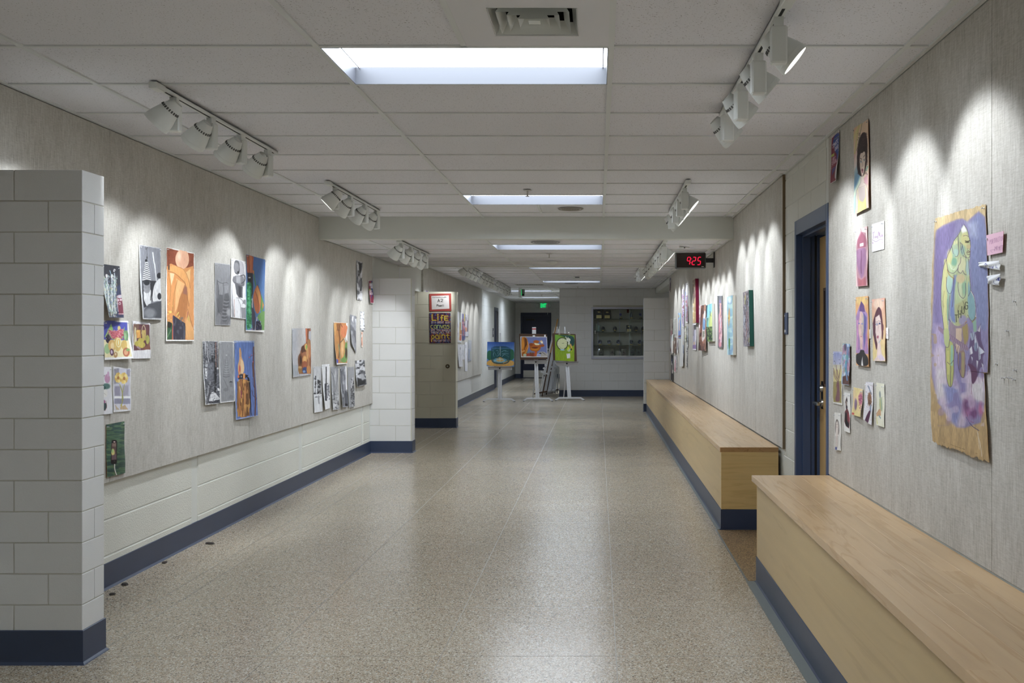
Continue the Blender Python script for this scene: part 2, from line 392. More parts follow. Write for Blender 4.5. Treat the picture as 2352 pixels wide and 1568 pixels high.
# ---------------------------------------------------------------- wing walls (piers), laid in full-depth blocks
def wing(name, x0, x1, y0, y1, zs, bw, mat, rnd=0, side=1, split=False, off=0, label=None):
    p = MB(); g = .004
    p.box(x0, x1-g if side > 0 else x1, y0+g, y1-g, 0, zs[-1]-.004)
    if side < 0: p = MB().box(x0+g, x1, y0+g, y1-g, 0, zs[-1]-.004)
    core = p.build(name, M['mortar'], kind='structure')
    for ci in range(len(zs)-1):
        z0, z1 = zs[ci]+.0022, zs[ci+1]-(.0022 if ci < len(zs)-2 else 0)
        o = .5 if (ci+off) % 2 else 1.0
        iv = []; W = x1-x0
        a = bw*o; cuts = [0]
        while a < W-.02: cuts.append(a); a += bw
        cuts.append(W)
        for q in range(len(cuts)-1):
            a, b = cuts[q], cuts[q+1]
            if side > 0: u0, u1 = x1-b, x1-a
            else: u0, u1 = x0+a, x0+b
            u0 += .0022*(q < len(cuts)-2 if side > 0 else q > 0); u1 -= .0022*(q > 0 if side > 0 else q < len(cuts)-2)
            if q == 0 and rnd:
                if side > 0: fp = [(u0, y0), (u1-rnd, y0)]+[(u1-rnd+rnd*math.sin(t), y0+rnd-rnd*math.cos(t)) for t in (R(22), R(45), R(68))]+[(u1, y0+rnd), (u1, y1), (u0, y1)]
                else: fp = [(u0+rnd, y0), (u1, y0), (u1, y1), (u0, y1), (u0, y0+rnd)]+[(u0+rnd-rnd*math.sin(t), y0+rnd-rnd*math.cos(t)) for t in (R(68), R(45), R(22))]
                MB().prism(fp, z0, z1).build('block', mat, core, smooth=True)
            elif q == 0 and split and (ci+off) % 2:
                ym = (y0+y1)/2+.01
                MB().cbox(u0, u1, y0, ym-.002, z0, z1, b=.002).build('block', mat, core); MB().cbox(u0, u1, ym+.002, y1, z0, z1, b=.002).build('block', mat, core)
            else: MB().cbox(u0, u1, y0, y1, z0, z1, b=.002).build('block', mat, core)
    return core
zs1 = [0]+[2.207-.1388*i for i in range(15, -1, -1)]
wing('wall_left_near_wing', XML, -2.304, 4.375, 4.568, zs1, .306, M['paint'], split=True, off=1)
def zs_top(top): 
    z = top; out = [top]
    z -= .2045
    while z > .03: out.append(z); z -= .2045
    return [0]+out[::-1]
wing('wall_left_middle_wing', XML, -2.33, 12.25, 12.45, zs_top(2.182), .4064, M['paint'], rnd=.03)
wing('wall_left_far_wing', -4.0, -2.267, 15.6, 15.8, zs_top(2.165), .4064, M['tan_paint'], rnd=.03, off=1)
wing('wall_right_wing', .882, XMR+.1, 18.9, 19.1, zs_top(2.19), .4064, M['paint'], side=-1)

# ---------------------------------------------------------------- right wall
YD0, YD1, ZD = 5.880, 6.875, 2.266          # opening edges of the door frame
wr = MB()
wr.box(XMR, XMR+.2, YB, YD0+.02, -.1, 2.9); wr.box(XMR, XMR+.2, YD0+.02, YD1-.02, ZD-.02, 2.9); wr.box(XMR, XMR+.2, YD1-.02, 19.1, -.1, 2.9)
wr.box(XMR, XMR+.2, 19.1, YT, 2.48, 2.9)
wall_right = wr.build('wall_right', M['paint_smooth'], kind='structure')
lay(wall_right, (XMR, 7.30), R(-90), 1.36, courses(0, Z1, .172), .4064, M['paint_rough'], holes=[(7.30-YD1, 7.30-YD0, 0, ZD)], proud=.004, ch=.004, off=.2)
panels(wall_right, XRN, [YB, -4, -1.3, -.1, 1.1, 2.28, 3.44, 4.62, YD0], .636, ztop, .02)
panels(wall_right, XRF, [7.25, 8.5, Y12], .63, ztop, .04); panels(wall_right, XRF, [Y12, 11.1, 12.5, Y23], .63, ztop, .04); panels(wall_right, XRF, [Y23, 15.3, 16.6, 17.8, 18.9], .63, ztop, .04)
B(XRF-.002, XRF+.02, 7.238, 7.25, .63, Z1-.004).build('edge_trim', M['brown_edge'], wall_right, label='brown wooden edge of the linen panel')
B(XMR, 3.9, 18.9, 19.1, 0, 2.9).build('wall_side_room', M['paint_smooth'], kind='structure')
B(3.7, 3.9, 19.1, YT+.2, 0, 2.9).build('wall_side_room_end', M['paint_smooth'], kind='structure')

# ---------------------------------------------------------------- wall with the trophy case, end wall
TX0, TX1, TZ0, TZ1 = -.118, 1.62, .948, 2.108     # opening of the case
wt = MB(); X0 = -.936
wt.box(X0, TX0, YT+.003, YT+.5, 0, 2.9); wt.box(TX0, TX1, YT+.003, YT+.5, 0, TZ0); wt.box(TX0, TX1, YT+.003, YT+.5, TZ1, 2.9); wt.box(TX1, 3.9, YT+.003, YT+.5, 0, 2.9)
wt.box(TX0, TX1, YT+.42, YT+.5, TZ0, TZ1); wt.box(X0, X0+.2, YT+.5, YE, 0, 2.9)
wall_back = wt.build('wall_trophy', M['mortar'], kind='structure')
lay(wall_back, (X0, YT), 0, 3.0, courses(0, Z3, .17), .4064, M['paint'], holes=[(TX0-X0, TX1-X0, TZ0, TZ1)], proud=.0012, ch=.0015)
EX0, EX1, EZ = -2.668, -1.616, 2.255
we = MB(); we.box(XML-.25, EX0+.02, YE+.003, YE+.3, 0, 2.9); we.box(EX0, EX1, YE+.003, YE+.3, EZ-.02, 2.9); we.box(EX1-.02, X0+.2, YE+.003, YE+.3, 0, 2.9)
wall_end = we.build('wall_end', M['mortar'], kind='structure')
lay(wall_end, (XML, YE), 0, X0-XML, courses(0, Z3, .18), .4064, M['paint'], holes=[(EX0-XML, EX1-XML, 0, EZ)], proud=.002, ch=.002)
B(XML-.2, XMR+.2, YB-.2, YB, 0, 2.9).build('wall_behind', M['paint_smooth'], kind='structure')

# ---------------------------------------------------------------- baseboards
def base(name, pts, h=.152, t=.006, toe=.012):
    """coved vinyl base along a run of floor points, outward side to the right of travel"""
    m = MB()
    prof = [(0, 0), (toe+t, 0), (toe+t-.003, .004), (t+.001, .012), (t, .02), (t, h-.003), (t-.003, h), (0, h)]
    for i in range(len(pts)-1):
        a, b = Vector(pts[i]), Vector(pts[i+1]); d = (b-a).normalized(); n = Vector((d.y, -d.x))
        q = len(m.v)
        for P, sgn in ((a, -1), (b, 1)):
            for (o, z) in prof:
                ext = o*sgn if ((i > 0 and sgn < 0) or (i < len(pts)-2 and sgn > 0)) else 0
                # outside corners widen, inside corners shorten
                if ext:
                    e = pts[i-1] if sgn < 0 else pts[i+2]
                    dd = (a-Vector(e)).normalized() if sgn < 0 else (Vector(e)-b).normalized()
                    cr = (dd.x*d.y-dd.y*d.x) if sgn < 0 else (d.x*dd.y-d.y*dd.x)
                    ext = ext if cr > 0 else -ext
                P2 = P+n*o+d*ext; m.v.append((P2.x, P2.y, z))
        k = len(prof)
        for j in range(k): m.f.append((q+j, q+(j+1) % k, q+k+(j+1) % k, q+k+j))
        m.f.append(tuple(q+j for j in range(k))); m.f.append(tuple(q+k+j for j in range(k)))
    return m.build(name, M['navy'], kind='structure')
base('baseboard_left', [(XML+.004, 4.568), (XML+.004, 12.25), (-2.33, 12.25), (-2.33, 12.45), (XML, 12.45)], .150)
base('baseboard_left_near', [(XML, 4.375), (-2.304, 4.375), (-2.304, 4.568), (XML+.004, 4.568)], .152)
base('baseboard_left_far', [(-3.9, 15.6), (-2.267, 15.6), (-2.267, 15.8), (XML+.003, 15.8), (XML+.003, 26.9)], .152)
base('baseboard_left_end', [(XML+.003, 27.87), (XML+.003, YE), (EX0, YE)], .152)
base('baseboard_end', [(EX1, YE), (X0, YE), (X0, YT)], .152)
base('baseboard_trophy', [(X0, YT), (3.7, YT)], .152)
base('baseboard_right', [(.882, 19.1), (.882, 18.9), (.93, 18.9)], .152)

# ---------------------------------------------------------------- ceilings
ceiling = B(-4.2, 4.2, YB-.2, YE+.4, 2.9, 2.98).build('ceiling', M['paint_smooth'], kind='structure')
_tm = {}
def tile(w, d, mat=None):
    key = (round(w, 3), round(d, 3), mat.name if mat else '')
    if key not in _tm:
        me = MB().cbox(0, w, 0, d, .007, .02, b=.002).mesh('ceiling_tile'); me.materials.append(mat or M['tile']); _tm[key] = me
    return _tm[key]
def ceil_zone(z, ya, yb, rows, xs, holes, splits=(), joined=False):
    b = .012; jm = MB()
    for i in range(len(xs)):
        if i and i < len(xs)-1: B(xs[i]-b, xs[i]+b, ya, yb, z-.001, z+.03).build('runner', M['tbar'], ceiling)
    for y in rows:
        if ya+.02 < y < yb-.02: B(xs[0], xs[-1], y-b, y+b, z, z+.03).build('cross_tee', M['tbar'], ceiling)
    rr = [ya]+[y for y in rows if ya+.02 < y < yb-.02]+[yb]
    for j in range(len(rr)-1):
        for i in range(len(xs)-1):
            if (i, round(rr[j], 2)) in holes: continue
            parts = [(xs[i], xs[i+1])]
            if (i, round(rr[j], 2)) in splits:
                mid = (xs[i]+xs[i+1])/2; parts = [(xs[i], mid), (mid, xs[i+1])]
                B(mid-b, mid+b, rr[j], rr[j+1], z, z+.03).build('cross_tee', M['tbar'], ceiling)
                sv = splits[(i, round(rr[j], 2))]
                if sv == 'right': pm = [None, M['white_metal']]
                elif sv == 'vent':                       # metal panel with a square opening for the air vent
                    parts = parts[:1]; pm = [None]; a0, a1, b0, b1 = mid+.003, xs[i+1]-.003, rr[j]+.003, rr[j+1]-.003; hx0, hx1, hy0, hy1 = -.243-.163, -.243+.163, 3.735-.163, 3.735+.163
                    v_ = MB(); v_.box(a0, hx0, b0, b1, z+.001, z+.012); v_.box(hx1, a1, b0, b1, z+.001, z+.012); v_.box(hx0, hx1, b0, hy0, z+.001, z+.012); v_.box(hx0, hx1, hy1, b1, z+.001, z+.012)
                    v_.build('metal_tile', M['white_metal'], ceiling)
                else: pm = [None, None]
            else: pm = [None]
            for (p, mm) in zip(parts, pm):
                a0, a1, b0, b1 = p[0]+.003, p[1]-.003, rr[j]+.003, rr[j+1]-.003
                if joined: jm.box(a0, a1, b0, b1, z+.007, z+.02)
                else: link('ceiling_tile' if mm is None else 'metal_tile', tile(a1-a0, b1-b0, mm), ceiling, loc=(a0, b0, z))
    if joined: jm.build('ceiling_tiles', M['tile'], ceiling, kind='stuff')
r1 = [round(4.665+.6096*k, 3) for k in range(-18, 9)]
trof = []      # (x0, x1, y0, y1, z)
hol = set()
for k in (-1, 6, -8, -15):  # the last two are unseen lights added behind the camera for fill
    y = round(4.665+.6096*k, 3); hol.add((2, round(y, 2))); trof.append((GX[1], GX[2], y, y+.6096, Z1))
xs1 = [XL]+GX+[XRN]
spl = {(2, round(4.665-.6096*2, 2)): 'vent', (2, round(4.665+.6096*7, 2)): 'right'}
near = [y for y in r1 if y < 2.9]
ceil_zone(Z1, YB, 2.836, near[:-0] if False else near, xs1, hol, joined=True)
ceil_zone(Z1, 2.836, Y12, [y for y in r1 if y > 2.9], xs1, hol, spl)
r2 = [10.02+.6096*k for k in range(7)]
trof.append((GX[1], GX[2], 10.63, 11.24, Z2))
ceil_zone(Z2, Y12+.1, Y23, r2, xs1[:-1]+[XRF], {(2, 10.63)}, {})
r3 = [round(16.0+.6096*k, 3) for k in range(-4, 30)]
h3 = set()
for y in (16.0, round(16+.6096*7, 3)): h3.add((2, round(y, 2))); trof.append((GX[1], GX[2], y, y+.6096, Z3))
ceil_zone(Z3, Y23+.12, YT, [y for y in r3], xs1[:-1]+[XRF], h3, joined=True)
h4 = set()
for y in (round(16+.6096*14, 3), round(16+.6096*21, 3)): h4.add((1, round(y, 2))); trof.append((GX[0], GX[1], y, y+.6096, Z3))
ceil_zone(Z3, YT, YE, [y for y in r3], [XML, GX[0], GX[1], X0], h4, joined=True)
ceil_zone(2.48, 19.1, YT, [19.8+.61*k for k in range(7)], [XMR+.2, 2.4, 3.7], set(), joined=True)
# wall angle along the walls
for (x0, x1, ya, yb, z) in ((XL, XL+.018, YB, Y12, Z1), (XRN-.018, XRN, YB, 5.9, Z1), (XRF-.018, XRF, 7.25, Y12, Z1), (XMR-.018, XMR, 5.9, 7.25, Z1), (XL, XL+.018, Y12+.1, 12.2, Z2), (XRF-.018, XRF, Y12+.1, Y23, Z2), (XL, XL+.018, 15.8, 23.7, Z3), (XRF-.018, XRF, Y23, 18.9, Z3)):
    B(x0, x1, ya, yb, z-.002, z+.02).build('wall_angle', M['tbar'], ceiling)
# the painted beam and the drop at the end of the low part
beam = MB().cbox(XL-.03, XRF+.04, Y12, Y12+.12, Z2-.012, 2.9, b=.004).build('trim_1', M['paint_smooth'], kind='structure')
beam['label'] = 'cream painted beam across the ceiling'
MB().cbox(XML, XRF+.04, Y23, Y23+.12, Z2-.008, 2.9, b=.004).build('trim_2', M['paint_smooth'], kind='structure')
# ================================================================ lights in the ceiling
tl = ['recessed ceiling light nearest the camera, above the floor between the wing wall and the door',
      'second recessed ceiling light, just in front of the painted beam', 'added unseen recessed ceiling light just behind the camera', 'added unseen recessed ceiling light well behind the camera',
      'recessed ceiling light in the low ceiling just past the painted beam', 'recessed ceiling light right behind the end of the low ceiling',
      'recessed ceiling light nearest the trophy wall', 'recessed ceiling light in the far corridor, above the hanging exit sign',
      'last recessed ceiling light, near the end door']
for (x0, x1, y0, y1, z), lb in zip(trof, tl):
    t = thing('ceiling_light', lb, 'ceiling light', ((x0+x1)/2, (y0+y1)/2, z), 0, 'recessed fluorescent ceiling lights')
    a, c, d = (x1-x0)/2-.012, (y1-y0)/2-.012, .085
    h = MB()
    for s in (-1, 1): h.box(s*a-.003, s*a+.003, -c, c, 0, d); h.box(-a, a, s*c-.003, s*c+.003, 0, d)
    h.box(-a, a, -c, c, d+.004, d+.02)
    h.build('housing', M['shaded_sides'], t)
    B(-a+.004, a-.004, -c+.004, c-.004, d-.004, d+.002).build('diffuser', M['diffuser'], t)
    for s in (-1, 1): B(s*a-.022 if s > 0 else -a+.016, a-.016 if s > 0 else -a+.022, -c+.004, c-.004, d-.010, d-.004).build('end_rib', M['white_metal'], t)

# ---------------------------------------------------------------- track lights
def bell_mesh():
    pr = [(.0, -.002), (.02, -.002), (.0202, -.005), (.0235, -.005), (.0238, .0), (.0275, 0), (.0295, -.003), (.043, -.038), (.0535, -.074), (.0615, -.104), (.0645, -.124), (.0655, -.125), (.067, -.146), (.0605, -.146), (.059, -.128), (.05, -.09), (.03, -.05), (.0, -.045)]
    return MB().lathe(pr, 28, cap=(False, False))
def slots_mesh():
    m = MB()
    for j in range(22):
        a = 2*math.pi*j/22; mt = Matrix.Rotation(a, 4, 'Z') @ Matrix.Translation((.0458, 0, -.046)) @ Matrix.Rotation(R(-20), 4, 'Y')
        m.box(-.0022, .0022, -.0036, .0036, -.006, .006, mt)
    return m
_pm = {}; M['vent_dark'] = plain('vent_dark', S(84, 84, 82), .6)
def pm(key, fn, mat, smooth=False):
    if key not in _pm:
        me = fn().mesh(key); me.materials.append(mat)
        if smooth:
            for p in me.polygons: p.use_smooth = True
            me.set_sharp_from_angle(angle=R(35))
        _pm[key] = me
    return _pm[key]
def track(label, X, y0, y1, z, heads, group, side, tilt=46, power=1.0, feed=True):
    """heads: list of (lamp y, aimed y on the wall); side -1 aims left, +1 right"""
    t = thing('track_light', label, 'track light', (X, y0, z), 0, group)
    L = y1-y0
    m = MB().cbox(-.018, -.006, 0, L, -.02, 0, b=.001); m.cbox(.006, .018, 0, L, -.02, 0, b=.001); m.box(-.018, .018, 0, L, -.006, 0); m.box(-.018, .018, L-.004, L, -.02, 0)
    m.build('track', M['fixture'], t)
    B(-.0056, .0056, .09, L-.03, -.0192, -.006).build('conductor_slot', M['slot'], t)
    CB(-.021, .021, -.004, .09, -.03, 0).build('power_feed', M['fixture'], t)
    wallx = XL if side < 0 else (XRN if y0 < 7 else XRF)
    for (ly, ty) in heads:
        yaw = math.atan2(ty-ly, wallx-X)
        base_ = math.pi if side < 0 else 0.0; dev = (yaw-base_+math.pi) % (2*math.pi)-math.pi; extra = dev*.5; yaw = base_+dev*.5
        h = link('lamp_head', pm('gear_box', lambda: MB().cbox(-.031, .031, -.022, .022, -.19, -.052, b=.006).box(-.017, .017, -.017, .017, -.053, -.018), M['fixture']), t, loc=(0, ly-y0, 0), rot=(0, 0, yaw))
        lat = .072 if side < 0 else .072
        # keep the bell on the far side of its box on the right tracks, on the near side on the left ones
        hl = -1 if side < 0 else 1
        off = Vector((0, lat, -.105))
        # local frame of the bell: axis -z tilted towards local +x
        rot = Matrix.Rotation(R(-tilt), 4, 'Y')
        mt = Matrix.Translation(off) @ rot @ Matrix.Translation((0, 0, .06))
        for (nm, fn, mat, sm) in (('shade', bell_mesh, M['fixture'], True), ('vent_slots', slots_mesh, M['vent_dark'], False), ('lens', lambda: MB().lathe([(0, -.096), (.049, -.096)], 24, cap=(False, False)), M['lens'], False), ('pivot', lambda: MB().lathe([(.012, 0), (.012, .03)], 12, Matrix.Translation((0, -.055, -.055)) @ Matrix.Rotation(R(90), 4, 'X')), M['fixture'], True)):
            c = link(nm, pm(nm, fn, mat, sm), h); c.matrix_basis = mt
        ld = bpy.data.lights.new('spot', 'SPOT'); ld.energy = SPOT_POWER*power; ld.spot_size = R(66); ld.spot_blend = .5; ld.shadow_soft_size = .035; ld.color = SPOT_COLOR
        lo = link('spot_lamp', ld, h); lo.matrix_basis = Matrix.Translation(off) @ Matrix.Rotation(extra, 4, 'Z') @ rot @ Matrix.Translation((0, 0, -.09)) @ Matrix.Rotation(R(4), 4, 'Y')
gl, gr = 'track lights aimed at the left wall', 'track lights aimed at the right wall'
track('added unseen track light on the left side behind the camera', -2.09, -.4, 1.4, Z1, [(-.2, -.1), (.25, .3), (.7, .8), (1.15, 1.3)], gl, -1)  # unseen track, added to brighten the near wing wall
track('added unseen track light on the right side behind the camera', .667, -.6, 1.3, Z1, [(-.4, -.3), (.1, .2), (.6, .7), (1.1, 1.2)], gr, 1, tilt=50)  # also unseen, added to light the space behind the camera
track('four-head white track light on the left side, nearest the camera', -2.09, 4.60, 6.34, Z1, [(4.83, 4.79), (5.29, 5.90), (5.735, 6.50), (6.196, 7.35)], gl, -1)
track('four-head white track light on the left side, just in front of the beam', -2.09, 7.55, 9.31, Z1, [(7.78, 7.45), (8.26, 8.80), (8.77, 9.50), (9.23, 10.3)], gl, -1)
track('four-head white track light on the left side, just past the beam', -2.05, 10.05, 11.8, Z2, [(10.2, 10.97), (10.72, 11.5), (11.2, 11.9), (11.62, 12.1)], gl, -1, power=.6)
hl = lambda y, n, s, d: [(y+s*i, y+s*i+d) for i in range(n)]
track('four-head track light left side, first past the low ceiling', -2.08, 15.2, 17.2, Z3, hl(15.4, 4, .5, .2), gl, -1, power=.8)
track('four-head track light left side, second past the low ceiling', -2.08, 17.5, 19.6, Z3, hl(17.7, 4, .5, .2), gl, -1, power=.8)
track('four-head track light left side, farthest, beside the hanging exit sign', -2.08, 20.0, 23.2, Z3, [(20.2, 20.7), (20.9, 21.4), (21.6, 22.1), (22.4, 22.8), (23.0, 25.2)], gl, -1, power=.8)
track('four-head white track light on the right side, nearest the camera', .667, 3.40, 5.25, Z1, [(3.62, 3.45), (4.08, 4.2), (4.575, 4.94), (5.07, 5.45)], gr, 1, tilt=50, power=.88)
track('four-head white track light on the right side, just in front of the beam', .69, 7.50, 9.35, Z1, [(7.8, 7.57), (8.27, 8.10), (8.75, 8.63), (9.22, 9.24)], gr, 1, tilt=50, power=.72)
track('eight-head white track light running past the digital clock', .69, 10.05, 13.75, Z2, [(10.25, 10.1), (10.7, 10.6), (11.15, 11.1), (11.6, 11.5), (12.1, 12.1), (12.6, 12.6), (13.1, 13.3), (13.55, 13.9)], gr, 1, tilt=50, power=.72)
track('four-head track light on the right side beyond the low ceiling', .69, 14.6, 17.4, Z3, [(15.2, 14.9), (15.8, 15.6), (16.5, 16.4), (17.1, 17.2)], gr, 1, tilt=50, power=.72)

# ---------------------------------------------------------------- small things on the ceiling
def sprinkler(x, y, z, lb):
    t = thing('sprinkler', lb, 'sprinkler', (x, y, z), 0, 'ceiling sprinklers')
    MB().lathe([(.0, -.004), (.03, -.005), (.036, -.001), (.036, 0)], 20, cap=(False, False)).build('escutcheon', M['chrome'], t, smooth=True)
    MB().lathe([(.008, -.05), (.006, -.03), (.008, 0)], 12).build('stem', M['chrome'], t, smooth=True)
    MB().lathe([(.017, -.052), (.017, -.05)], 16).build('deflector', M['chrome'], t)
sprinkler(-.58, 8.04, Z1, 'ceiling sprinkler in front of the second recessed light')
sprinkler(-.59, 11.8, Z2, 'ceiling sprinkler in the low ceiling')
sprinkler(-.47, 22.6, Z3, 'ceiling sprinkler nearest the trophy wall')
sprinkler(-1.55, 27.0, Z3, 'ceiling sprinkler in the far corridor')
o = MB().lathe([(.0, -.045), (.03, -.044), (.045, -.03), (.065, -.022), (.07, 0)], 24, cap=(False, False)).build('smoke_detector', M['fixture'], None, smooth=True, label='round white smoke detector on the low ceiling', cat='smoke detector'); o.location = (-.61, 13.0, Z2)
def round_vent(x, y, z, r, lb, mat):
    t = thing('round_ceiling_vent', lb, 'air vent', (x, y, z), 0, 'round ceiling vents')
    MB().lathe([(r, 0), (r, -.004), (r-.012, -.009), (r-.02, -.004)], 32, cap=(False, False)).build('rim', mat, t, smooth=True)
    m = MB()
    for q in range(4): rr = r-.03-q*r*.2; m.lathe([(rr, -.001), (rr-.006, -.007), (rr-.014, -.006), (rr-.02, 0)], 28, cap=(False, False))
    m.build('louvre_rings', mat, t, smooth=True)
dull = plain('grey_vent_paint', S(142, 143, 145), .5); sooty = plain('sooty_vent', S(140, 136, 128), .7)
round_vent(-.556, 10.33, Z2, .155, 'round grey air vent right behind the painted beam', dull)
round_vent(-.58, 21.2, Z3, .15, 'round grey air vent near the trophy wall', dull)
round_vent(-.26, 9.24, Z1+.0035, .12, 'round sooty air vent in a metal tile before the painted beam', sooty)
# square diffuser with nested louvre frames
sq = thing('square_ceiling_vent', 'square white louvred air vent in front of the first recessed light', 'air vent', (-.243, 3.735, Z1))
def ring(a, b, z0, z1, t=.0015):
    m = MB(); 
    for (sx, sy) in ((1, 0), (0, 1), (-1, 0), (0, -1)):
        if sx: q = [(sx*a, -a, z0), (sx*a, a, z0), (sx*b, b, z1), (sx*b, -b, z1)]
        else: q = [(-a, sy*a, z0), (a, sy*a, z0), (b, sy*b, z1), (-b, sy*b, z1)]
        m.poly(q); m.poly([(p[0]*.985, p[1]*.985, p[2]+.003) for p in q][::-1])
    return m
ring(.166, .146, -.001, .045).build('outer_frame', M['fixture'], sq)
for a in (.136, .098, .058): ring(a, a-.024, -.004, .04).build('louvre', M['fixture'], sq)
MB().box(-.16, .16, -.16, .16, .11, .114).box(-.162, -.158, -.16, .16, .045, .11).box(.158, .162, -.16, .16, .045, .11).box(-.16, .16, -.162, -.158, .045, .11).box(-.16, .16, .158, .162, .045, .11).build('dark_duct', M['slot'], sq)
B(-.022, .022, -.022, .022, .0, .006).build('damper', M['fixture'], sq)
# return grille and small air box far away
rg = thing('slotted_ceiling_grille', 'slotted ceiling grille in front of the hanging exit sign', 'air vent', (-1.52, 21.75, Z3))
m = MB(); m.box(-.32, .32, -.2, -.185, -.006, 0); m.box(-.32, .32, .185, .2, -.006, 0); m.box(-.32, -.305, -.2, .2, -.006, 0); m.box(.305, .32, -.2, .2, -.006, 0); m.build('frame', M['fixture'], rg)
for i in range(15): B(-.29+i*.041, -.282+i*.041, -.185, .185, -.004, .0).build('slat', M['fixture'], rg)
B(-.305, .305, -.185, .185, -.0015, -.0005).build('dark_duct', M['slot'], rg)
sd = thing('emergency_lamp', 'small box lamp on the ceiling before the trophy wall', 'lamp', (-.41, 18.8, Z3))
CB(-.07, .07, -.04, .04, -.035, 0).build('body', M['fixture'], sd); B(-.035, .05, -.043, -.03, -.02, -.006).build('window', M['slot'], sd)
hd = thing('ceiling_bar_plate', 'thin white bar plate on the low ceiling above the digital clock', 'ceiling plate', (.96, 10.92, Z2))
CB(-.055, .055, -.03, .03, -.008, 0).build('plate', M['fixture'], hd); B(-.006, .006, -.035, -.02, -.014, -.004).build('sensor', M['slot'], hd)
# ================================================================ benches
def bench(name_label, xf, xt, xb, y0, y1, zt, th, grp, boards, endlip, seed):
    t = thing('bench', name_label, 'bench', (xf, y1, 0), 0, grp)
    w0, w1 = y0-y1, 0
    CB(.012, xb-xf, w0, w1-.012, .02, zt-th, b=.001).build('front_panel', M['veneer'], t)
    if endlip >= 0: pass
    # vinyl base with a coved toe
    m = MB(); pr = [(0, 0), (-.016, 0), (-.013, .004), (-.006, .012), (-.006, .15), (-.003, .153), (0.02, .153), (.02, 0)]
    far = endlip < 0
    for a, b in ((w0, w1),):
        i = len(m.v)
        for yy in (a, b):
            for (x, z) in pr: m.v.append((x+.002, yy, z))
        for j in range(8): m.f.append((i+j, i+(j+1) % 8, i+8+(j+1) % 8, i+8+j))
        m.f.append(tuple(range(i, i+8))); m.f.append(tuple(range(i+8, i+16)))
    ye = w0 if far else w1
    s = -1 if far else 1
    m.box(-.004, xb-xf, min(ye, ye+s*.006), max(ye, ye+s*.006), 0, .153); m.box(-.014, xb-xf, min(ye, ye+s*.016), max(ye, ye+s*.016), 0, .006)
    m.build('vinyl_base', M['navy'], t)
    if far:
        CB(.0, xb-xf, w0-.001, w0+.018, .153, zt-th, b=.001).build('end_panel', M['veneer_end'], t, label='yellower maple end panel')
        CB(.0, .014, w0+.018, w1, .153, zt-th, b=.001).build('side_panel', M['veneer'], t)
    else:
        CB(.0, xb-xf, w1-.018, w1, .153, zt-th, b=.001).build('end_panel', M['veneer_end'], t)
        CB(.0, .014, w0, w1-.018, .153, zt-th, b=.001).build('side_panel', M['veneer'], t)
    # top of edge-glued maple boards
    rnd = random.Random(seed); W = (xb-xt)/boards
    for i in range(boards):
        x0 = xt-xf+W*i; x1 = x0+W
        y = w0-(.0 if far else 0); end = w1+(.028 if endlip > 0 else 0)
        cuts = [y]
        c = y+rnd.uniform(.5, 1.9)
        while c < end-.4: cuts.append(c); c += rnd.uniform(1.1, 2.1)
        cuts.append(end)
        for q in range(len(cuts)-1):
            MB().cbox(x0+.0001, x1-.0001, cuts[q]+.0001, cuts[q+1]-.0001, zt-th, zt, b=.0003).build('board', M['maple'], t)
    if far: CB(xt-xf+.001, xb-xf, w0-.0025, w0+.001, zt-th+.001, zt-.001, b=.0005).build('end_grain', M['maple_dark'], t, label='dark end grain of the maple top')
    return t
bench('long low maple bench nearest the camera, its far end beside the door', .944, .918, XRN-.002, -1.5, 5.833, .632, .034, 'maple benches along the right wall', 5, 1, 3)
bench('long low maple bench beyond the door, under the clock wall', .931, .922, XRF-.002, 7.413, 18.88, .622, .036, 'maple benches along the right wall', 5, -1, 8)

# ================================================================ doors
fr = thing('door_1', None, 'x'); del fr['category']; fr['kind'] = 'structure'
nv = M['navy_paint']
XF = XMR-.01
CB(XF, XF+.14, YD0, YD0+.05, 0, ZD, b=.003).build('door_jamb', nv, fr); CB(XF, XF+.14, YD1-.05, YD1, 0, ZD, b=.003).build('door_jamb', nv, fr)
CB(XF, XF+.14, YD0+.05, YD1-.05, ZD-.1, ZD, b=.003).build('door_head', nv, fr)
CB(XF+.045, XF+.1, YD0+.05, YD0+.066, 0, ZD-.1, b=.002).build('door_stop', nv, fr); CB(XF+.045, XF+.1, YD1-.066, YD1-.05, 0, ZD-.1, b=.002).build('door_stop', nv, fr)
CB(XF+.045, XF+.1, YD0+.066, YD1-.066, ZD-.116, ZD-.1, b=.002).build('door_stop', nv, fr)
XD = XF+.163
CB(XF+.146, XF+.21, YD1-.062, YD1-.02, 0, ZD-.1, b=.002).build('door_stop', nv, fr)
lf = MB().cbox(XD, XD+.045, YD0+.056, YD1-.066, .01, ZD-.12, b=.002).build('door_leaf', M['door_wood'], fr, label='oak veneer door leaf')
B(XF+.13, XF+.15, YD1-.056, YD1-.03, .01, ZD-.105).build('dark_gap', M['black'], fr)
v = MB(); yv0, yv1, zv0, zv1 = 6.36, 6.665, 1.12, 1.79
for a in ((yv0, yv0+.02, zv0, zv1), (yv1-.02, yv1, zv0, zv1), (yv0, yv1, zv0, zv0+.02), (yv0, yv1, zv1-.02, zv1)): v.box(XD-.009, XD, *a)
v.build('window_trim', M['brown'], lf); B(XD-.002, XD+.001, yv0+.02, yv1-.02, zv0+.02, zv1-.02).build('window_pane', M['slot'], lf)
yl, zl = 6.735, 1.004
MB().lathe([(.0, .012), (.026, .011), (.03, .0)], 24, Matrix.Translation((XD, yl, zl)) @ Matrix.Rotation(R(-90), 4, 'Y'), cap=(False, False)).lathe([(.01, 0), (.01, .055)], 14, Matrix.Translation((XD, yl, zl)) @ Matrix.Rotation(R(-90), 4, 'Y')).cbox(XD-.064, XD-.044, yl-.125, yl+.012, zl-.011, zl+.011, b=.005).build('lever_handle', M['chrome'], lf, smooth=True)
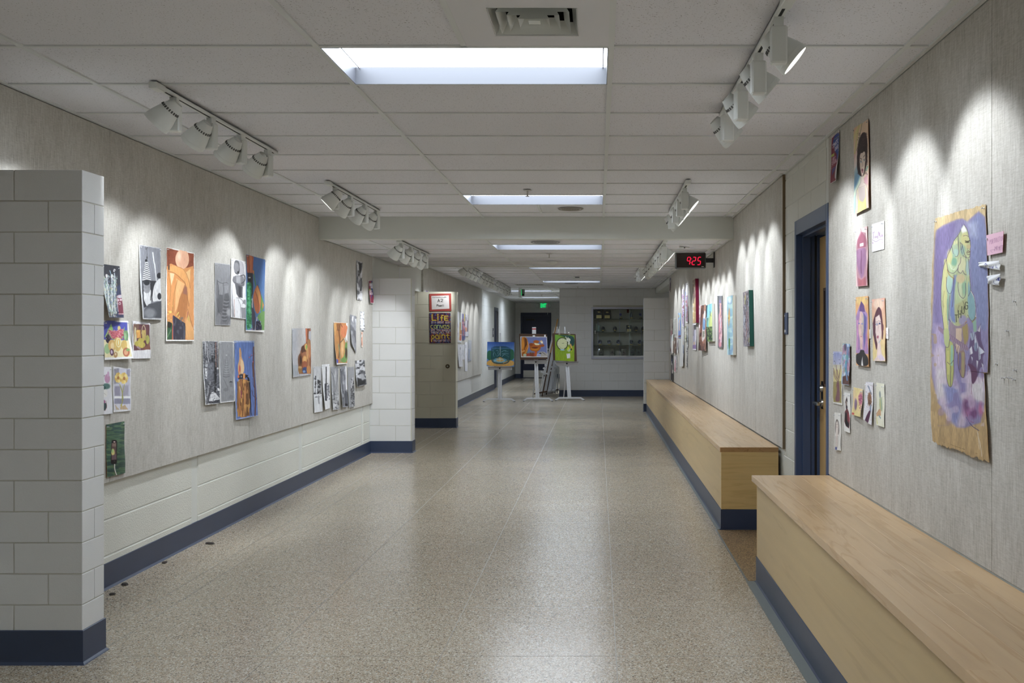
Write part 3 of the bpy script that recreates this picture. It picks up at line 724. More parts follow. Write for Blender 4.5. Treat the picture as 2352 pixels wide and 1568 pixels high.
MB().lathe([(.0, .022), (.02, .02), (.027, .0)], 24, Matrix.Translation((XD, yl, zl+.1)) @ Matrix.Rotation(R(-90), 4, 'Y'), cap=(False, False)).build('deadbolt', M['chrome'], lf, smooth=True)
B(XD-.001, XD+.003, yl-.03, yl+.03, zl-.04, zl+.15).build('lock_plate', M['black'], lf)
for z in (.25, 1.1, 1.95): MB().lathe([(.008, -.05), (.008, .05)], 10, Matrix.Translation((XD-.004, YD0+.06, z))).build('hinge', M['chrome'], fr, smooth=True)
# far left door, seen edge-on
d2 = thing('door_2', None, 'x'); del d2['category']; d2['kind'] = 'structure'
CB(XML, XML+.014, 26.9, 26.96, 0, 2.25).build('door_jamb', M['navy_dark'], d2); CB(XML, XML+.014, 27.82, 27.88, 0, 2.25).build('door_jamb', M['navy_dark'], d2); CB(XML, XML+.014, 26.96, 27.82, 2.15, 2.25).build('door_head', M['navy_dark'], d2)
B(XML-.08, XML-.03, 26.93, 27.85, 0, 2.24).build('door_leaf', M['navy_dark'], d2)
# end door
d3 = thing('door_3', None, 'x'); del d3['category']; d3['kind'] = 'structure'
CB(EX0, EX0+.06, YE-.012, YE+.14, 0, EZ).build('door_jamb', M['navy_dark'], d3); CB(EX1-.06, EX1, YE-.012, YE+.14, 0, EZ).build('door_jamb', M['navy_dark'], d3); CB(EX0+.06, EX1-.06, YE-.012, YE+.14, EZ-.11, EZ).build('door_head', M['navy_dark'], d3)
l3 = B(EX0+.062, EX1-.062, YE+.05, YE+.095, .01, EZ-.112).build('door_leaf', M['navy_dark'], d3)
B(EX0+.09, EX1-.1, YE+.046, YE+.05, .03, .27).build('kick_plate', M['chrome'], l3)
CB(EX0+.18, EX0+.48, YE-.0, YE+.05, 1.985, 2.04).build('door_closer', M['black'], l3)
MB().bar((EX0+.36, YE+.01, 2.05), (EX0+.72, YE-.02, 2.135), .02, .008).build('closer_arm', M['black'], l3)
MB().cbox(EX1-.2, EX1-.07, YE+.0, YE+.02, .99, 1.02).build('lever_handle', M['chrome'], l3)

# ================================================================ room sign, wall lock, clock, exit signs
rs = thing('room_sign', 'small navy room sign plate on the blocks left of the door', 'sign', (XMR-.006, 7.185, 1.56))
CB(-.006, .002, -.06, .06, -.085, .075, b=.002).build('plate', nv, rs)
B(-.0068, -.0058, .02, .05, .045, .06).build('raised_mark', M['white_metal'], rs); B(-.0068, -.0058, -.0, .05, -.07, -.05).build('raised_mark', M['white_metal'], rs)
s2 = thing('wall_switch_plate', 'small dark plate on the far blocks before the far door', 'switch', (XML, 26.55, 1.55)); CB(0, .014, -.08, .08, -.12, .12).build('plate', M['navy_dark'], s2); B(.014, .016, -.04, .04, -.05, .05).build('raised_mark', M['white_metal'], s2)
x, z = F3(1027.8, 841, 15.594)
lk = thing('wall_lock', 'round dark brass lock set in the tan wing wall', 'lock', (x, 15.6, z))
mt = Matrix.Rotation(R(90), 4, 'X')
MB().lathe([(.0, .006), (.016, .006), (.018, .012), (.031, .012), (.034, .0)], 28, mt, cap=(False, False)).build('collar', plain('dark_brass', S(96, 84, 62), .35, metal=.7), lk, smooth=True)
MB().lathe([(.0, .013), (.013, .012), (.014, .004)], 20, mt, cap=(False, False)).build('lock_core', M['chrome'], lk, smooth=True)

ck = thing('digital_clock', 'black digital clock reading 9:25 in red on a wall arm', 'clock', (1.082, 11.45, 2.345))
CB(-.178, .178, 0, .085, -.094, .094, b=.012).build('case', plain('clock_case', S(92, 98, 100), .35), ck)
CB(-.166, .166, -.003, .004, -.083, .083, b=.002).build('screen', M['screen'], ck)
CB(-.178, .178, .03, .09, -.096, .097, b=.012).build('back_shell', M['black'], ck)
def seg(m, cx, cz, segs, w=.034, h=.088, t=.0088, sl=.15):
    def P(x, z): return (cx+x+z*sl, -.0042, cz+z)
    g = .001; W, H = w/2, h/2
    D = {'a': (-W, H, W, H), 'g': (-W, 0, W, 0), 'd': (-W, -H, W, -H), 'f': (-W, 0, -W, H), 'b': (W, 0, W, H), 'e': (-W, -H, -W, 0), 'c': (W, -H, W, 0)}
    for s in segs:
        x0, z0, x1, z1 = D[s]; k = t/2
        if z0 == z1: pts = [(x0+g, z0), (x0+g+k, z0+k), (x1-g-k, z1+k), (x1-g, z1), (x1-g-k, z1-k), (x0+g+k, z0-k)]
        else: pts = [(x0, z0+g), (x0-k, z0+g+k), (x0-k, z1-g-k), (x0, z1-g), (x0+k, z1-g-k), (x0+k, z0+g+k)]
        m.poly([P(*p) for p in pts])
m = MB(); seg(m, -.026, -.006, 'abcfg'); m.build('digit', M['led'], ck)
m = MB(); seg(m, .037, -.006, 'abged'); m.build('digit', M['led'], ck)
m = MB(); seg(m, .098, -.006, 'afgcd'); m.build('digit', M['led'], ck)
m = MB()
for (cx, cz) in ((.009, .018), (.003, -.026)): m.box(cx-.004, cx+.004, -.0044, -.0036, cz-.004, cz+.004)
m.build('colon', M['led'], ck, kind='stuff')
B(.125, .152, -.0044, -.0036, -.074, -.069).build('maker_mark', M['white_metal'], ck)
CB(.178, .272, .03, .06, -.022, .03).build('wall_arm', M['black'], ck); CB(.270, .283, .01, .085, -.08, .10).build('wall_plate', M['black'], ck)

def flat_text(s, mat, parent, name, size, loc, rot, weight=.0, ext=.001, align='CENTER', sx=1):
    cu = bpy.data.curves.new('t', 'FONT'); cu.body = s; cu.size = size; cu.align_x = align; cu.align_y = 'CENTER'; cu.extrude = ext; cu.offset = weight; cu.resolution_u = 3
    o = bpy.data.objects.new('t', cu); COL.objects.link(o); bpy.context.view_layer.update()
    me = bpy.data.meshes.new_from_object(o.evaluated_get(bpy.context.evaluated_depsgraph_get())); bpy.data.objects.remove(o)
    me.materials.clear(); me.materials.append(mat)
    r = link(name, me, parent, loc, rot); r.scale = (sx, 1, 1); return r
ex = thing('exit_sign', 'green lit EXIT sign on the end wall above the navy door', 'sign', (-1.872, YE, 2.49), 0, 'exit signs')
CB(-.15, .15, -.06, 0, -.1, .1).build('housing', M['fixture'], ex)
for i, c in enumerate('EXIT'): flat_text(c, M['exit_green'], ex, 'letter', .2, (-.083+[0, .058, .101, .142][i], -.062, 0), (R(90), 0, 0), .003, sx=.62)
for s in (-1, 1): MB().lathe([(.0, .05), (.045, .05), (.05, .03), (.03, 0)], 18, Matrix.Translation((s*.21, -.03, .01)) @ Matrix.Rotation(R(90), 4, 'X'), cap=(False, True)).build('lamp_head', M['fixture'], ex, smooth=True)
MB().bar((.14, -.01, -.1), (.13, -.01, -.3), .012, .012).build('conduit', M['fixture'], ex)
e2 = thing('exit_sign', 'two-sided exit sign with lamp heads hanging from the far ceiling', 'sign', (-1.855, 23.2, Z3), 0, 'exit signs')
CB(-.03, .03, -.02, .34, -.225, -.0).build('housing', M['fixture'], e2)
flat_text('EXIT', M['exit_green'], e2, 'lettering', .17, (.032, .16, -.11), (R(90), 0, R(90)), .003, sx=.7)
CB(.04, .11, .02, .1, -.14, -.03).build('lamp_head', plain('lamp_grey', S(120, 122, 124), .5), e2); MB().lathe([(.035, 0), (.028, .035), (0, .035)], 16, Matrix.Translation((.075, .05, -.17)) @ Matrix.Rotation(R(40), 4, 'X'), cap=(True, False)).build('lamp_head', M['black'], e2)

# ================================================================ easels
def easel(px_base, px_top, py_foot, px_rear, tray, mast_top_py, feet, label, lean_rear):
    Y = FPX*CZ/(py_foot-VY); k = Y/FPX
    X0_ = (px_base-VX)*k; t = thing('easel', label, 'easel', (X0_, Y, 0), 0, 'white studio easels')
    Z = lambda py: CZ+(VY-py)*k
    xt = (px_top-VX)*k-X0_
    zt = Z(mast_top_py); ht = Z(tray[2])
    s = xt/(ht)
    mm = MB()
    for q in (-.026, .026): mm.bar((q, 0, .06), (q+s*ht, .09*ht/1.2, ht+.03), .03, .03, up=(1, 0, 0))
    mm.bar((0, .012, .08), (s*ht, .09*ht/1.2+.012, ht), .03, .016, up=(1, 0, 0))
    mm.build('mast', M['easel'], t)
    MB().bar((s*ht, .09*ht/1.2+.03, ht-.1), (s*zt, .09*zt/1.2+.03, zt), .066, .02, up=(1, 0, 0)).build('upper_mast', M['easel'], t)
    a, b = (feet[0]-VX)*k-X0_, (feet[1]-VX)*k-X0_
    CB(a+.085, b-.085, -.018, .018, .045, .078, b=.003).build('foot_bar', M['easel'], t)
    for (p, q) in ((a, a+.09), (b, b-.09)):
        MB().bar((q, 0, .062), (p+(.012 if p < q else -.012), 0, .012), .032, .034, up=(0, 1, 0)).build('foot', M['easel'], t)
        sg = 1 if p < q else -1
        CB(min(p, p+sg*.04), max(p, p+sg*.04), -.02, .02, 0, .012).build('foot_pad', M['black'], t)
    x0, x1 = (tray[0]-VX)*k-X0_, (tray[1]-VX)*k-X0_; z1, z0 = Z(tray[2]), Z(tray[3])
    tr = CB(x0, x1, .02, .05, z0, z1-.008, b=.003).build('tray', M['easel'], t)
    CB(x0, x1, -.05, .08, z1-.012, z1, b=.002).build('tray_shelf', plain('paint_spotted_tray', S(120, 112, 108), .6, var=.4, vscale=40), tr)
    MB().lathe([(.016, 0), (.016, .03), (0, .03)], 14, Matrix.Translation((s*ht, .02, (z0+z1)/2)) @ Matrix.Rotation(R(90), 4, 'X')).build('knob', M['black'], tr)
    rx, ry = (px_rear-VX)*k-X0_, lean_rear
    MB().bar((s*ht, .11, ht-.05), (rx+.01, ry, .02), .035, .025, up=(1, 0, 0)).build('rear_leg', M['easel'], t)
    MB().bar((0, .02, .05), (rx*.9, ry-.02, .03), .02, .012, up=(1, 0, 0)).build('base_strut', M['black'], t)
    return t, Y, k
E1 = easel(1147.9, 1147.9, 922.5, 1146.5, (1121, 1176, 841.9, 849.4), 764.8, (1109.2, 1183.7), 'white studio easel holding the unframed blue and green canvas', .5)
E2 = easel(1234.5, 1230.6, 921.3, 1219, (1204.2, 1257.6, 826.7, 835.6), 751, (1201, 1270.6), 'white studio easel in the middle, with a label on its top', .55)
E3 = easel(1308, 1302, 919.8, 1291.5, (1277.6, 1328.6, 830.2, 839.4), 750.2, (1274.6, 1343), 'white studio easel standing before the cream block wall', .55)

lt = thing('paper_label', 'white paper label with a red band on top of the middle easel', 'label', (0, 0, 0))
x0, z0 = F3(1222.2, 766.8, E2[1]+.1); x1, z1 = F3(1231.2, 751.2, E2[1]+.1)
B(x0, x1, E2[1]+.098, E2[1]+.1, z0, z1).build('paper', M['paper'], lt); B(x0, x1, E2[1]+.097, E2[1]+.098, z0+.1, z0+.125).build('red_band', plain('red_ink', S(190, 40, 50), .6), lt)
# folded easels leaning against the corridor corner
rnd = random.Random(5)
words = ['first', 'second', 'third', 'fourth', 'fifth', 'sixth', 'seventh', 'eighth', 'ninth', 'tenth', 'eleventh', 'twelfth']
for i in range(12):
    yb = YT+.10+i*.095; xb = X0-.50+.03*i+rnd.uniform(-.03, .03); xt = X0-.045-rnd.uniform(0, .06); H = 1.60+rnd.uniform(-.1, .09)
    t = thing('folded_easel', 'folded white easel leaning in the corner, %s from the front of the stack' % words[i], 'easel', (xb, yb, 0), 0, 'folded easels leaning in the corridor corner')
    dx = xt-xb; yj = rnd.uniform(-.03, .03)
    for q in (-.03, .03): MB().bar((q, 0, .01), (q+dx, yj, H), .024, .026, up=(0, 1, 0)).build('rail', M['easel'], t)
    MB().bar((.08, .03, .02), (.07+dx*.8, .03+yj, H*.82), .022, .024, up=(0, 1, 0)).build('rear_leg', M['easel'] if i % 5 != 2 else M['brown'], t)
    MB().bar((-.16, -.035, .05+.02*(i % 2)), (.2, -.035, .12), .035, .035, up=(0, 1, 0)).build('foot_bar', M['easel'] if i % 4 else M['brown'], t)
    z = .55+.08*(i % 4); MB().bar((dx*z/H-.1, -.03, z+.05), (dx*z/H+.1, -.03, z-.02), .04, .03, up=(0, 1, 0)).build('tray', M['easel'], t)
    MB().lathe([(.015, -.02), (.015, .02)], 10, Matrix.Translation((dx*.3, -.04, H*.3)) @ Matrix.Rotation(R(90), 4, 'X')).build('knob', M['black'], t)
t = thing('wooden_pole', 'dark and tan wooden pole leaning above the folded easels', 'pole', (X0-.42, YT+.06, 0))
MB().bar((0, 0, .3-.3), (.20, .02, 1.05), .028, .028, up=(0, 1, 0)).build('lower_piece', M['brown'], t)
MB().bar((.20, .02, 1.05), (.375, .04, 1.87), .026, .026, up=(0, 1, 0)).build('upper_piece', plain('tan_wood', S(176, 128, 58), .5), t)

# ================================================================ trophy case
tc = thing('trophy_case', 'wall recessed glass trophy case in an aluminium frame', 'display case', (TX0, YT, TZ0))
W, H = TX1-TX0, TZ1-TZ0; D = .36
m = MB(); m.box(0, W, D, D+.01, 0, H); m.build('back_panel', M['case_back'], tc)
m = MB(); m.box(0, W, 0, D, -.012, .0); m.box(0, W, 0, D, H, H+.012); m.box(-.012, 0, 0, D, 0, H); m.box(W, W+.012, 0, D, 0, H); m.build('inner_lining', M['case_back'], tc)
f = .046
for (a, b, c, d) in ((-f, W+f, -f, 0), (-f, W+f, H, H+f), (-f, 0, 0, H), (W, W+f, 0, H)): CB(a, b, -.03, .004, c, d).build('frame_bar', M['alu'], tc)
for (a, b, yy) in ((.0, W*.54, .018), (W*.5, W, .028)):
    g = B(a+.004, b, yy, yy+.006, .004, H-.004).build('glass_door', M['glass'], tc)
B(W*.5-.0, W*.5+.012, .012, .035, 0, H).build('door_edge', plain('glass_edge', S(150, 168, 164), .2), tc)
CB(.03, .055, .004, .018, .56, .64).build('lock', M['chrome'], tc)
for sx in (.105, .635, 1.17): B(sx, sx+.018, D-.012, D, 0, H).build('shelf_standard', M['alu'], tc)
SH = []
for py in (732.1, 762.2, 792): 
    z = F3(0, py, YT+.2)[1]-TZ0; SH.append(z+TZ0); B(.01, W-.01, .05, D-.015, z-.008, z).build('shelf', M['glass_shelf'], tc)
def px2x(cx): return (1340+cx/9.8-VX)*(YT+.2)/FPX
ty = YT+.2
def plaque(x, z, w, h, lb, grp, ac=False):
    t = thing('plaque', lb, 'plaque', (x, ty, z), 0, grp)
    mt = Matrix.Rotation(R(-6), 4, 'X')
    MB().cbox(-w/2, w/2, -.006, .006, 0, h, b=.003, mt=mt).build('board', M['black'] if not ac else M['glass_plaque'], t)
    if not ac:
        MB().box(-w*.38, w*.38, -.0085, -.006, h*.06, h*.43, mt).build('gold_plate', M['gold'], t)
        MB().lathe([(0, 0), (w*.2, 0)], 18, mt @ Matrix.Translation((0, -.0085, h*.78)) @ Matrix.Rotation(R(90), 4, 'X') @ Matrix.Scale(.55, 4, (0, 1, 0)), cap=(False, False)).poly([mt @ Vector(p) for p in ((-w*.3, -.0086, h*.84), (w*.1, -.0086, h*.86), (-w*.05, -.0086, h*.79))]).poly([mt @ Vector(p) for p in ((w*.3, -.0086, h*.74), (-w*.1, -.0086, h*.70), (w*.05, -.0086, h*.77))]).build('gold_emblem', M['gold'], t)
    else:
        g = M['black']
        MB().box(-w*.06, w*.06, -.0075, -.0062, h*.6, h*.7, mt).box(-w*.2, w*.2, -.0075, -.0062, h*.47, h*.58, mt).box(-w*.28, w*.28, -.0075, -.0062, h*.38, h*.41, mt).box(-w*.2, w*.2, -.0075, -.0062, h*.32, h*.345, mt).build('printed_text', g, t)
        for (sx, sz) in ((0, .9), (0, .08)): MB().lathe([(0, .0), (.007, .0)], 10, mt @ Matrix.Translation((sx*w, -.008, sz*h)) @ Matrix.Rotation(R(90), 4, 'X'), cap=(False, False)).build('stud', M['gold'], t)
gp = 'black and gold plaques in the trophy case'
plaque(px2x(350), SH[0], .165, .215, 'black plaque with gold plate at the left end of the top shelf', gp)
plaque(px2x(535), SH[0], .165, .205, 'black plaque with gold plate, second on the top shelf', gp)
plaque(px2x(1025), SH[1], .13, .17, 'black plaque with gold plate on the middle shelf behind the door edge', gp)
ga = 'clear acrylic plaques at the bottom of the case'
for i, cx in enumerate((400, 650, 910, 1090, 1240)): plaque(px2x(cx), TZ0, .12, .2, 'clear acrylic plaque on the case floor, %s from the lock side' % words[i], ga, True)
def oval(x, z, lb):
    t = thing('oval_award', lb, 'award', (x, ty, z), 0, 'black oval awards on the middle shelf')
    CB(-.03, .03, -.025, .025, 0, .014).build('stand', M['black'], t)
    mt = Matrix.Translation((0, 0, .078)) @ Matrix.Scale(1.25, 4, (0, 0, 1)) @ Matrix.Rotation(R(90), 4, 'X')
    MB().lathe([(0, .012), (.04, .01), (.047, 0), (.04, -.01), (0, -.012)], 26, mt, cap=(False, False)).build('oval_disc', M['black'], t, smooth=True)
    CB(-.024, .024, -.018, -.012, .025, .05).build('gold_plate', M['gold'], t)
    m = MB()
    for s in (-1, 1):
        for q in range(4): a = R(25+q*22); m.bar((s*.034*math.cos(a-.35), -.0135, .07-.028*math.sin(a-.35)), (s*.034*math.cos(a), -.0135, .072-.028*math.sin(a)), .008, .002)
    m.build('gold_laurel', M['gold'], t, kind='stuff'); MB().lathe([(0, .016), (.016, .006), (.018, 0)], 14, Matrix.Translation((-.002, 0, .1)) @ Matrix.Rotation(R(90), 4, 'X'), cap=(False, False)).build('dome', M['silver'], t, smooth=True)
for i, cx in enumerate((440, 710, 1185, 1345)): oval(px2x(cx), SH[1], 'black oval award with gold laurel, %s along the middle shelf' % words[i])
def fan(x, z, lb, k):
    t = thing('crystal_award', lb, 'award', (x, ty, z), 0, 'faceted crystal awards on the lowest shelf')
    CB(-.036, .036, -.025, .025, 0, .026).build('gold_base', M['gold'], t)
    m = MB(); r = random.Random(k)
    n = 9
    for q in range(n):
        a = R(-20+q*220/(n-1)); b = R(-20+(q+.8)*220/(n-1)); ra = .05*r.uniform(.85, 1.05); c = (0, -.002, .075)
        p = [(ra*math.cos(a), -.016*r.uniform(0, 1), .078+ra*math.sin(a)), (ra*math.cos(b), .01, .078+ra*math.sin(b))]
        m.poly([(0, -.02, .07), p[0], p[1]]); m.poly([(0, .02, .07), p[1], p[0]])
    m.prism([(-.022, -.012), (.022, -.012), (.022, .012), (-.022, .012)], .024, .06)
    m.build('faceted_fan', M['silver'], t)
for i, cx in enumerate((375, 578, 785, 1078, 1265, 1380)): fan(px2x(cx), SH[2], 'faceted crystal award on a gold base, %s along the lowest shelf' % words[i], i)
def star(x, z, lb):
    t = thing('star_trophy', lb, 'trophy', (x, ty, z), 0, 'blue star trophies on the top shelf')
    MB().prism([(-.035, -.02), (.035, -.02), (.03, .02), (-.03, .02)], 0, .012).poly([(-.035, -.018, .012), (.035, -.018, .012), (.01, 0, .06)]).poly([(-.035, .018, .012), (.01, 0, .06), (.035, .018, .012)]).poly([(-.035, -.018, .012), (.01, 0, .06), (-.035, .018, .012)]).poly([(.035, -.018, .012), (.035, .018, .012), (.01, 0, .06)]).build('base', M['black'], t)
    MB().poly([(-.02, -.0195, .014), (.024, -.0195, .014), (.006, -.0075, .045)]).build('gold_plate', M['gold'], t)
    pts = [((.052 if q % 2 == 0 else .022)*math.sin(q*math.pi/5), (.052 if q % 2 == 0 else .022)*math.cos(q*math.pi/5)) for q in range(10)]
    m = MB().prism([(p[0]*.8, p[1]) for p in pts][::-1], -.008, .008, Matrix.Translation((-.008, 0, .105)) @ Matrix.Rotation(R(90), 4, 'X') @ Matrix.Rotation(R(15), 4, 'Z')).build('star', plain('blue_glass_star', S(70, 74, 140), .15), t)
star(px2x(845), SH[0], 'blue star trophy on the top shelf beside the middle standard'); star(px2x(1285), SH[0], 'blue star trophy at the wing wall end of the top shelf')
t = thing('bell_trophy', 'clear bell shaped trophy with gold band on the top shelf', 'trophy', (px2x(1075), ty, SH[0]))
MB().lathe([(.042, 0), (.042, .035), (.0, .035)], 24, cap=(True, False)).build('gold_base', M['gold'], t, smooth=True); MB().lathe([(.038, .035), (.034, .09), (.02, .15), (.0, .175)], 24, cap=(False, False)).build('clear_bell', M['crystal'], t, smooth=True); MB().lathe([(0, .08), (.012, .092), (0, .104)], 10, cap=(False, False)).build('gold_ball', M['gold'], t, smooth=True)
t = thing('glass_tower_award', 'pale teal glass block award on a black base, middle shelf', 'award', (px2x(325), ty, SH[1])); CB(-.055, .055, -.03, .03, 0, .018).build('base', M['black'], t)
teal = mat_glass('teal_glass', (.62, .78, .76, 1), .1)
MB().prism([(-.04, -.01), (-.015, -.014), (-.015, .014), (-.04, .01)], .018, .2).build('glass_slab', teal, t); MB().prism([(-.008, -.012), (.045, -.012), (.045, .012), (-.008, .012)], .018, .16).build('glass_slab', teal, t)
t = thing('red_pennant', 'small red pennant hanging at the top of the trophy case', 'pennant', (px2x(1008), YT+.3, TZ1)); MB().cbox(-.03, .03, 0, .006, -.085, 0, b=.002).build('cloth', plain('dark_red_cloth', S(110, 40, 32), .7), t)

# ================================================================ loose scraps on the floor, push pins on the bare linen
for i, (px, py, sx, lb) in enumerate(((287, 1343, .018, 'dark crumb on the floor beside the near wing wall'), (258, 1366, .012, 'smaller dark crumb on the floor at the foot of the near wing wall'), (482, 1249, .018, 'flat dark scrap on the floor along the left baseboard'), (378, 1293, .012, 'tiny dark crumb on the floor along the left baseboard'))):
    Y = FPX*CZ/(py-VY); X = (px-VX)*Y/FPX; r = random.Random(i)
    m = MB(); m.lathe([(sx*.6, 0), (sx, .004), (sx*.7, .012), (0, .014)], 7, Matrix.Rotation(r.random()*3, 4, 'Z') @ Matrix.Scale(1.6 if i != 2 else 2.2, 4, (1, 0, 0)))
    o = m.build('floor_scrap', plain('scrap_dark', S(62, 56, 52), .8), None, label=lb, cat='scrap', group='dark scraps on the floor'); o.location = (X, Y, 0)
M['pin'] = plain('clear_pin', S(205, 205, 208), .15)
def pin_mb(): return MB().lathe([(0, .010), (.0032, .010), (.0032, .008), (.0016, .006), (.0016, .003), (.0034, .0015), (.0034, 0)], 10, cap=(False, True))
_pin = pin_mb().mesh('push_pin'); _pin.materials.append(M['pin'])
def pin(parent, loc, rot, **k): return link('push_pin', _pin, parent, loc, rot, **k)
RY = R(-90)
for i, (px, py) in enumerate(((2333, 692), (2316, 760), (2291, 836), (2334, 850), (2306, 868), (2315, 867), (2324, 868), (2332, 872))):
    Y, Z = L3(px, py, XRN)
    pin(None, (XRN, Y, Z), (0, RY, 0), label=['clear push pin on the bare linen beside the big painting, topmost', 'clear push pin on the bare linen, second from the top', 'clear push pin just above the low cluster of pins'][i] if i < 3 else ['clear push pin at the upper right of the low cluster of pins', 'clear push pin at the start of the low row of four', 'clear push pin second in the low row of four', 'clear push pin third in the low row of four', 'clear push pin last in the low row of four'][i-3], cat='push pin', group='spare push pins on the linen')
# ================================================================ painted and printed sheets: colour lives on the sheet's own fine grid
_rt = np.random.RandomState(7).rand(64, 64)
def vnoise(x, y, s=1.0, seed=0):
    x = x*s+seed*7.31; y = y*s+seed*3.77
    xi = np.floor(x).astype(int); yi = np.floor(y).astype(int); fx = x-xi; fy = y-yi
    fx = fx*fx*(3-2*fx); fy = fy*fy*(3-2*fy)
    a = _rt[xi % 64, yi % 64]; b = _rt[(xi+1) % 64, yi % 64]; c = _rt[xi % 64, (yi+1) % 64]; d = _rt[(xi+1) % 64, (yi+1) % 64]
    return (a*(1-fx)+b*fx)*(1-fy)+(c*(1-fx)+d*fx)*fy
def hx(c): return np.array([int(c[i:i+2], 16)/255 for i in (0, 2, 4)])
FONT = {'A': '002640 1232', 'B': '00063645342303 2341300000', 'C': '45361605011030 3041', 'D': '00062644422000', 'E': '46060040 0333', 'F': '460600 0333', 'G': '45361605011030414323', 'H': '0006 4046 0343', 'I': '2620 1636 1030', 'K': '0006 460340', 'L': '060040', 'M': '0006234640', 'N': '00064640', 'O': '100105163645413010', 'P': '000636454434 3403', 'R': '00063645443403 2340', 'S': '453616050442413010 1001', 'T': '0646 2620', 'U': '060110304146', 'V': '062046', 'W': '0610233046', 'X': '0640 0046', 'Y': '062346 2320',
 '2': '05163645440040', 'c': '3414030110 1030', 'a': '341403011030 3440', 'n': '0400 0314344340', 'v': '042044', 's': '4414034230 3000', 'p': '0400 03143443412010', 'i': '2420 2625', 't': '26213040 0444', 'e': '024244341403011030', 'o': '100103143443413010', 'w': '0410223044', 'l': '2620', 'r': '0400 031434', 'g': '341403113034 3430', 'd': '4640 431403011041', '9': '43230415364540', '.': '2021', 'u': '0401103044', 'b': '0600 031434434130', '-': '1333', '>': '', '^': '2026 042644', '<': '450341'}
def chaikin(P, closed, it=2):                          # round the corners of a traced outline
    for _ in range(it):
        Q = np.roll(P, -1, axis=0) if closed else P[1:]; A_ = P if closed else P[:-1]
        N = np.empty((2*len(A_), 2)); N[0::2] = A_*.78+Q*.22; N[1::2] = A_*.22+Q*.78
        P = N if closed else np.vstack([P[:1], N, P[-1:]])
    return P
class Paint:
    def __init__(s, px, py, T):
        s.X = (px-T[1])*T[0]; s.Y = (py-T[2])*T[0]; s.T = T; s.n = len(px)
        s.c = np.ones((s.n, 3))*.85; s.aa = T[0]*.8; s.wob(.25)
    def wob(s, a, f=.02):
        s.x = s.X+(vnoise(s.X, s.Y, f, 1)-.5)*a*24; s.y = s.Y+(vnoise(s.X, s.Y, f, 2)-.5)*a*24; return s
    def put(s, al, c):
        al = np.clip(al, 0, 1)[:, None]; s.c = s.c*(1-al)+(hx(c) if isinstance(c, str) else c)*al; return s
    def bg(s, c): s.c[:] = hx(c); return s
    def vg(s, y0, y1, c0, c1, al=1.0):                      # vertical gradient over the sheet
        t = np.clip((s.y-y0)/(y1-y0), 0, 1)[:, None]; s.c = s.c*(1-al)+(hx(c0)*(1-t)+hx(c1)*t)*al; return s
    def e(s, cx, cy, rx, ry, c, rot=0, so=0, al=1.0):
        a = math.radians(rot); dx = s.x-cx; dy = s.y-cy
        u = dx*math.cos(a)+dy*math.sin(a); v = -dx*math.sin(a)+dy*math.cos(a)
        d = (np.sqrt((u/rx)**2+(v/ry)**2)-1)*min(rx, ry)
        return s.put((.5-d/max(so, s.aa))*al if al < 1 else .5-d/max(so, s.aa), c) if al == 1 else s.put(np.clip(.5-d/max(so, s.aa), 0, 1)*al, c)
    def g(s, pts, c, so=0, al=1.0):
        P = np.array(pts, float).reshape(-1, 2)
        if len(P) >= 6 and np.ptp(P[:, 0])*np.ptp(P[:, 1]) < .55*np.ptp(s.X)*np.ptp(s.Y): P = chaikin(P, True)
        n = len(P); inside = np.zeros(s.n, bool); dm = np.full(s.n, 1e9)
        for i in range(n):
            (x0, y0), (x1, y1) = P[i], P[(i+1) % n]
            if y0 != y1:
                cr = ((y0 > s.y) != (y1 > s.y)) & (s.x < (x1-x0)*(s.y-y0)/(y1-y0)+x0); inside ^= cr
            dx, dy = x1-x0, y1-y0; L = dx*dx+dy*dy+1e-9; t = np.clip(((s.x-x0)*dx+(s.y-y0)*dy)/L, 0, 1)
            dm = np.minimum(dm, (s.x-x0-t*dx)**2+(s.y-y0-t*dy)**2)
        d = np.sqrt(dm); d[inside] *= -1
        return s.put(np.clip(.5-d/max(so, s.aa), 0, 1)*al, c)
    def l(s, pts, w, c, so=0, al=1.0, raw=False):
        P = np.array(pts, float).reshape(-1, 2)
        if len(P) >= 3 and not raw: P = chaikin(P, False)
        dm = np.full(s.n, 1e9)
        for i in range(len(P)-1):
            (x0, y0), (x1, y1) = P[i], P[i+1]; dx, dy = x1-x0, y1-y0; L = dx*dx+dy*dy+1e-9; t = np.clip(((s.x-x0)*dx+(s.y-y0)*dy)/L, 0, 1)
            dm = np.minimum(dm, (s.x-x0-t*dx)**2+(s.y-y0-t*dy)**2)
        return s.put(np.clip(.5-(np.sqrt(dm)-w/2)/max(so, s.aa*.8), 0, 1)*al, c)
    def r(s, x0, y0, x1, y1, c, so=0, al=1.0): return s.g([x0, y0, x1, y0, x1, y1, x0, y1], c, so, al)
    def streak(s, am, fx=.2, fy=.02, seed=3):               # brush marks
        k = (vnoise(s.X*fx, s.Y*fy, 1, seed)+.5*vnoise(s.X*fx*2.3, s.Y*fy*2.3, 1, seed+1)-.75)*am; s.c = np.clip(s.c*(1+k[:, None]), 0, 1); return s
    def spots(s, cols, f=.1, th=.5, seed=9, box=None, al=.8, fy=None):
        m = np.ones(s.n) if box is None else ((s.x > box[0]) & (s.x < box[2]) & (s.y > box[1]) & (s.y < box[3])).astype(float)
        for i, c in enumerate(cols):
            k = vnoise(s.X*f, s.Y*(fy or f), 1, seed+i*3); s.put(np.clip((k-th)*9, 0, 1)*al*m, c)
        return s
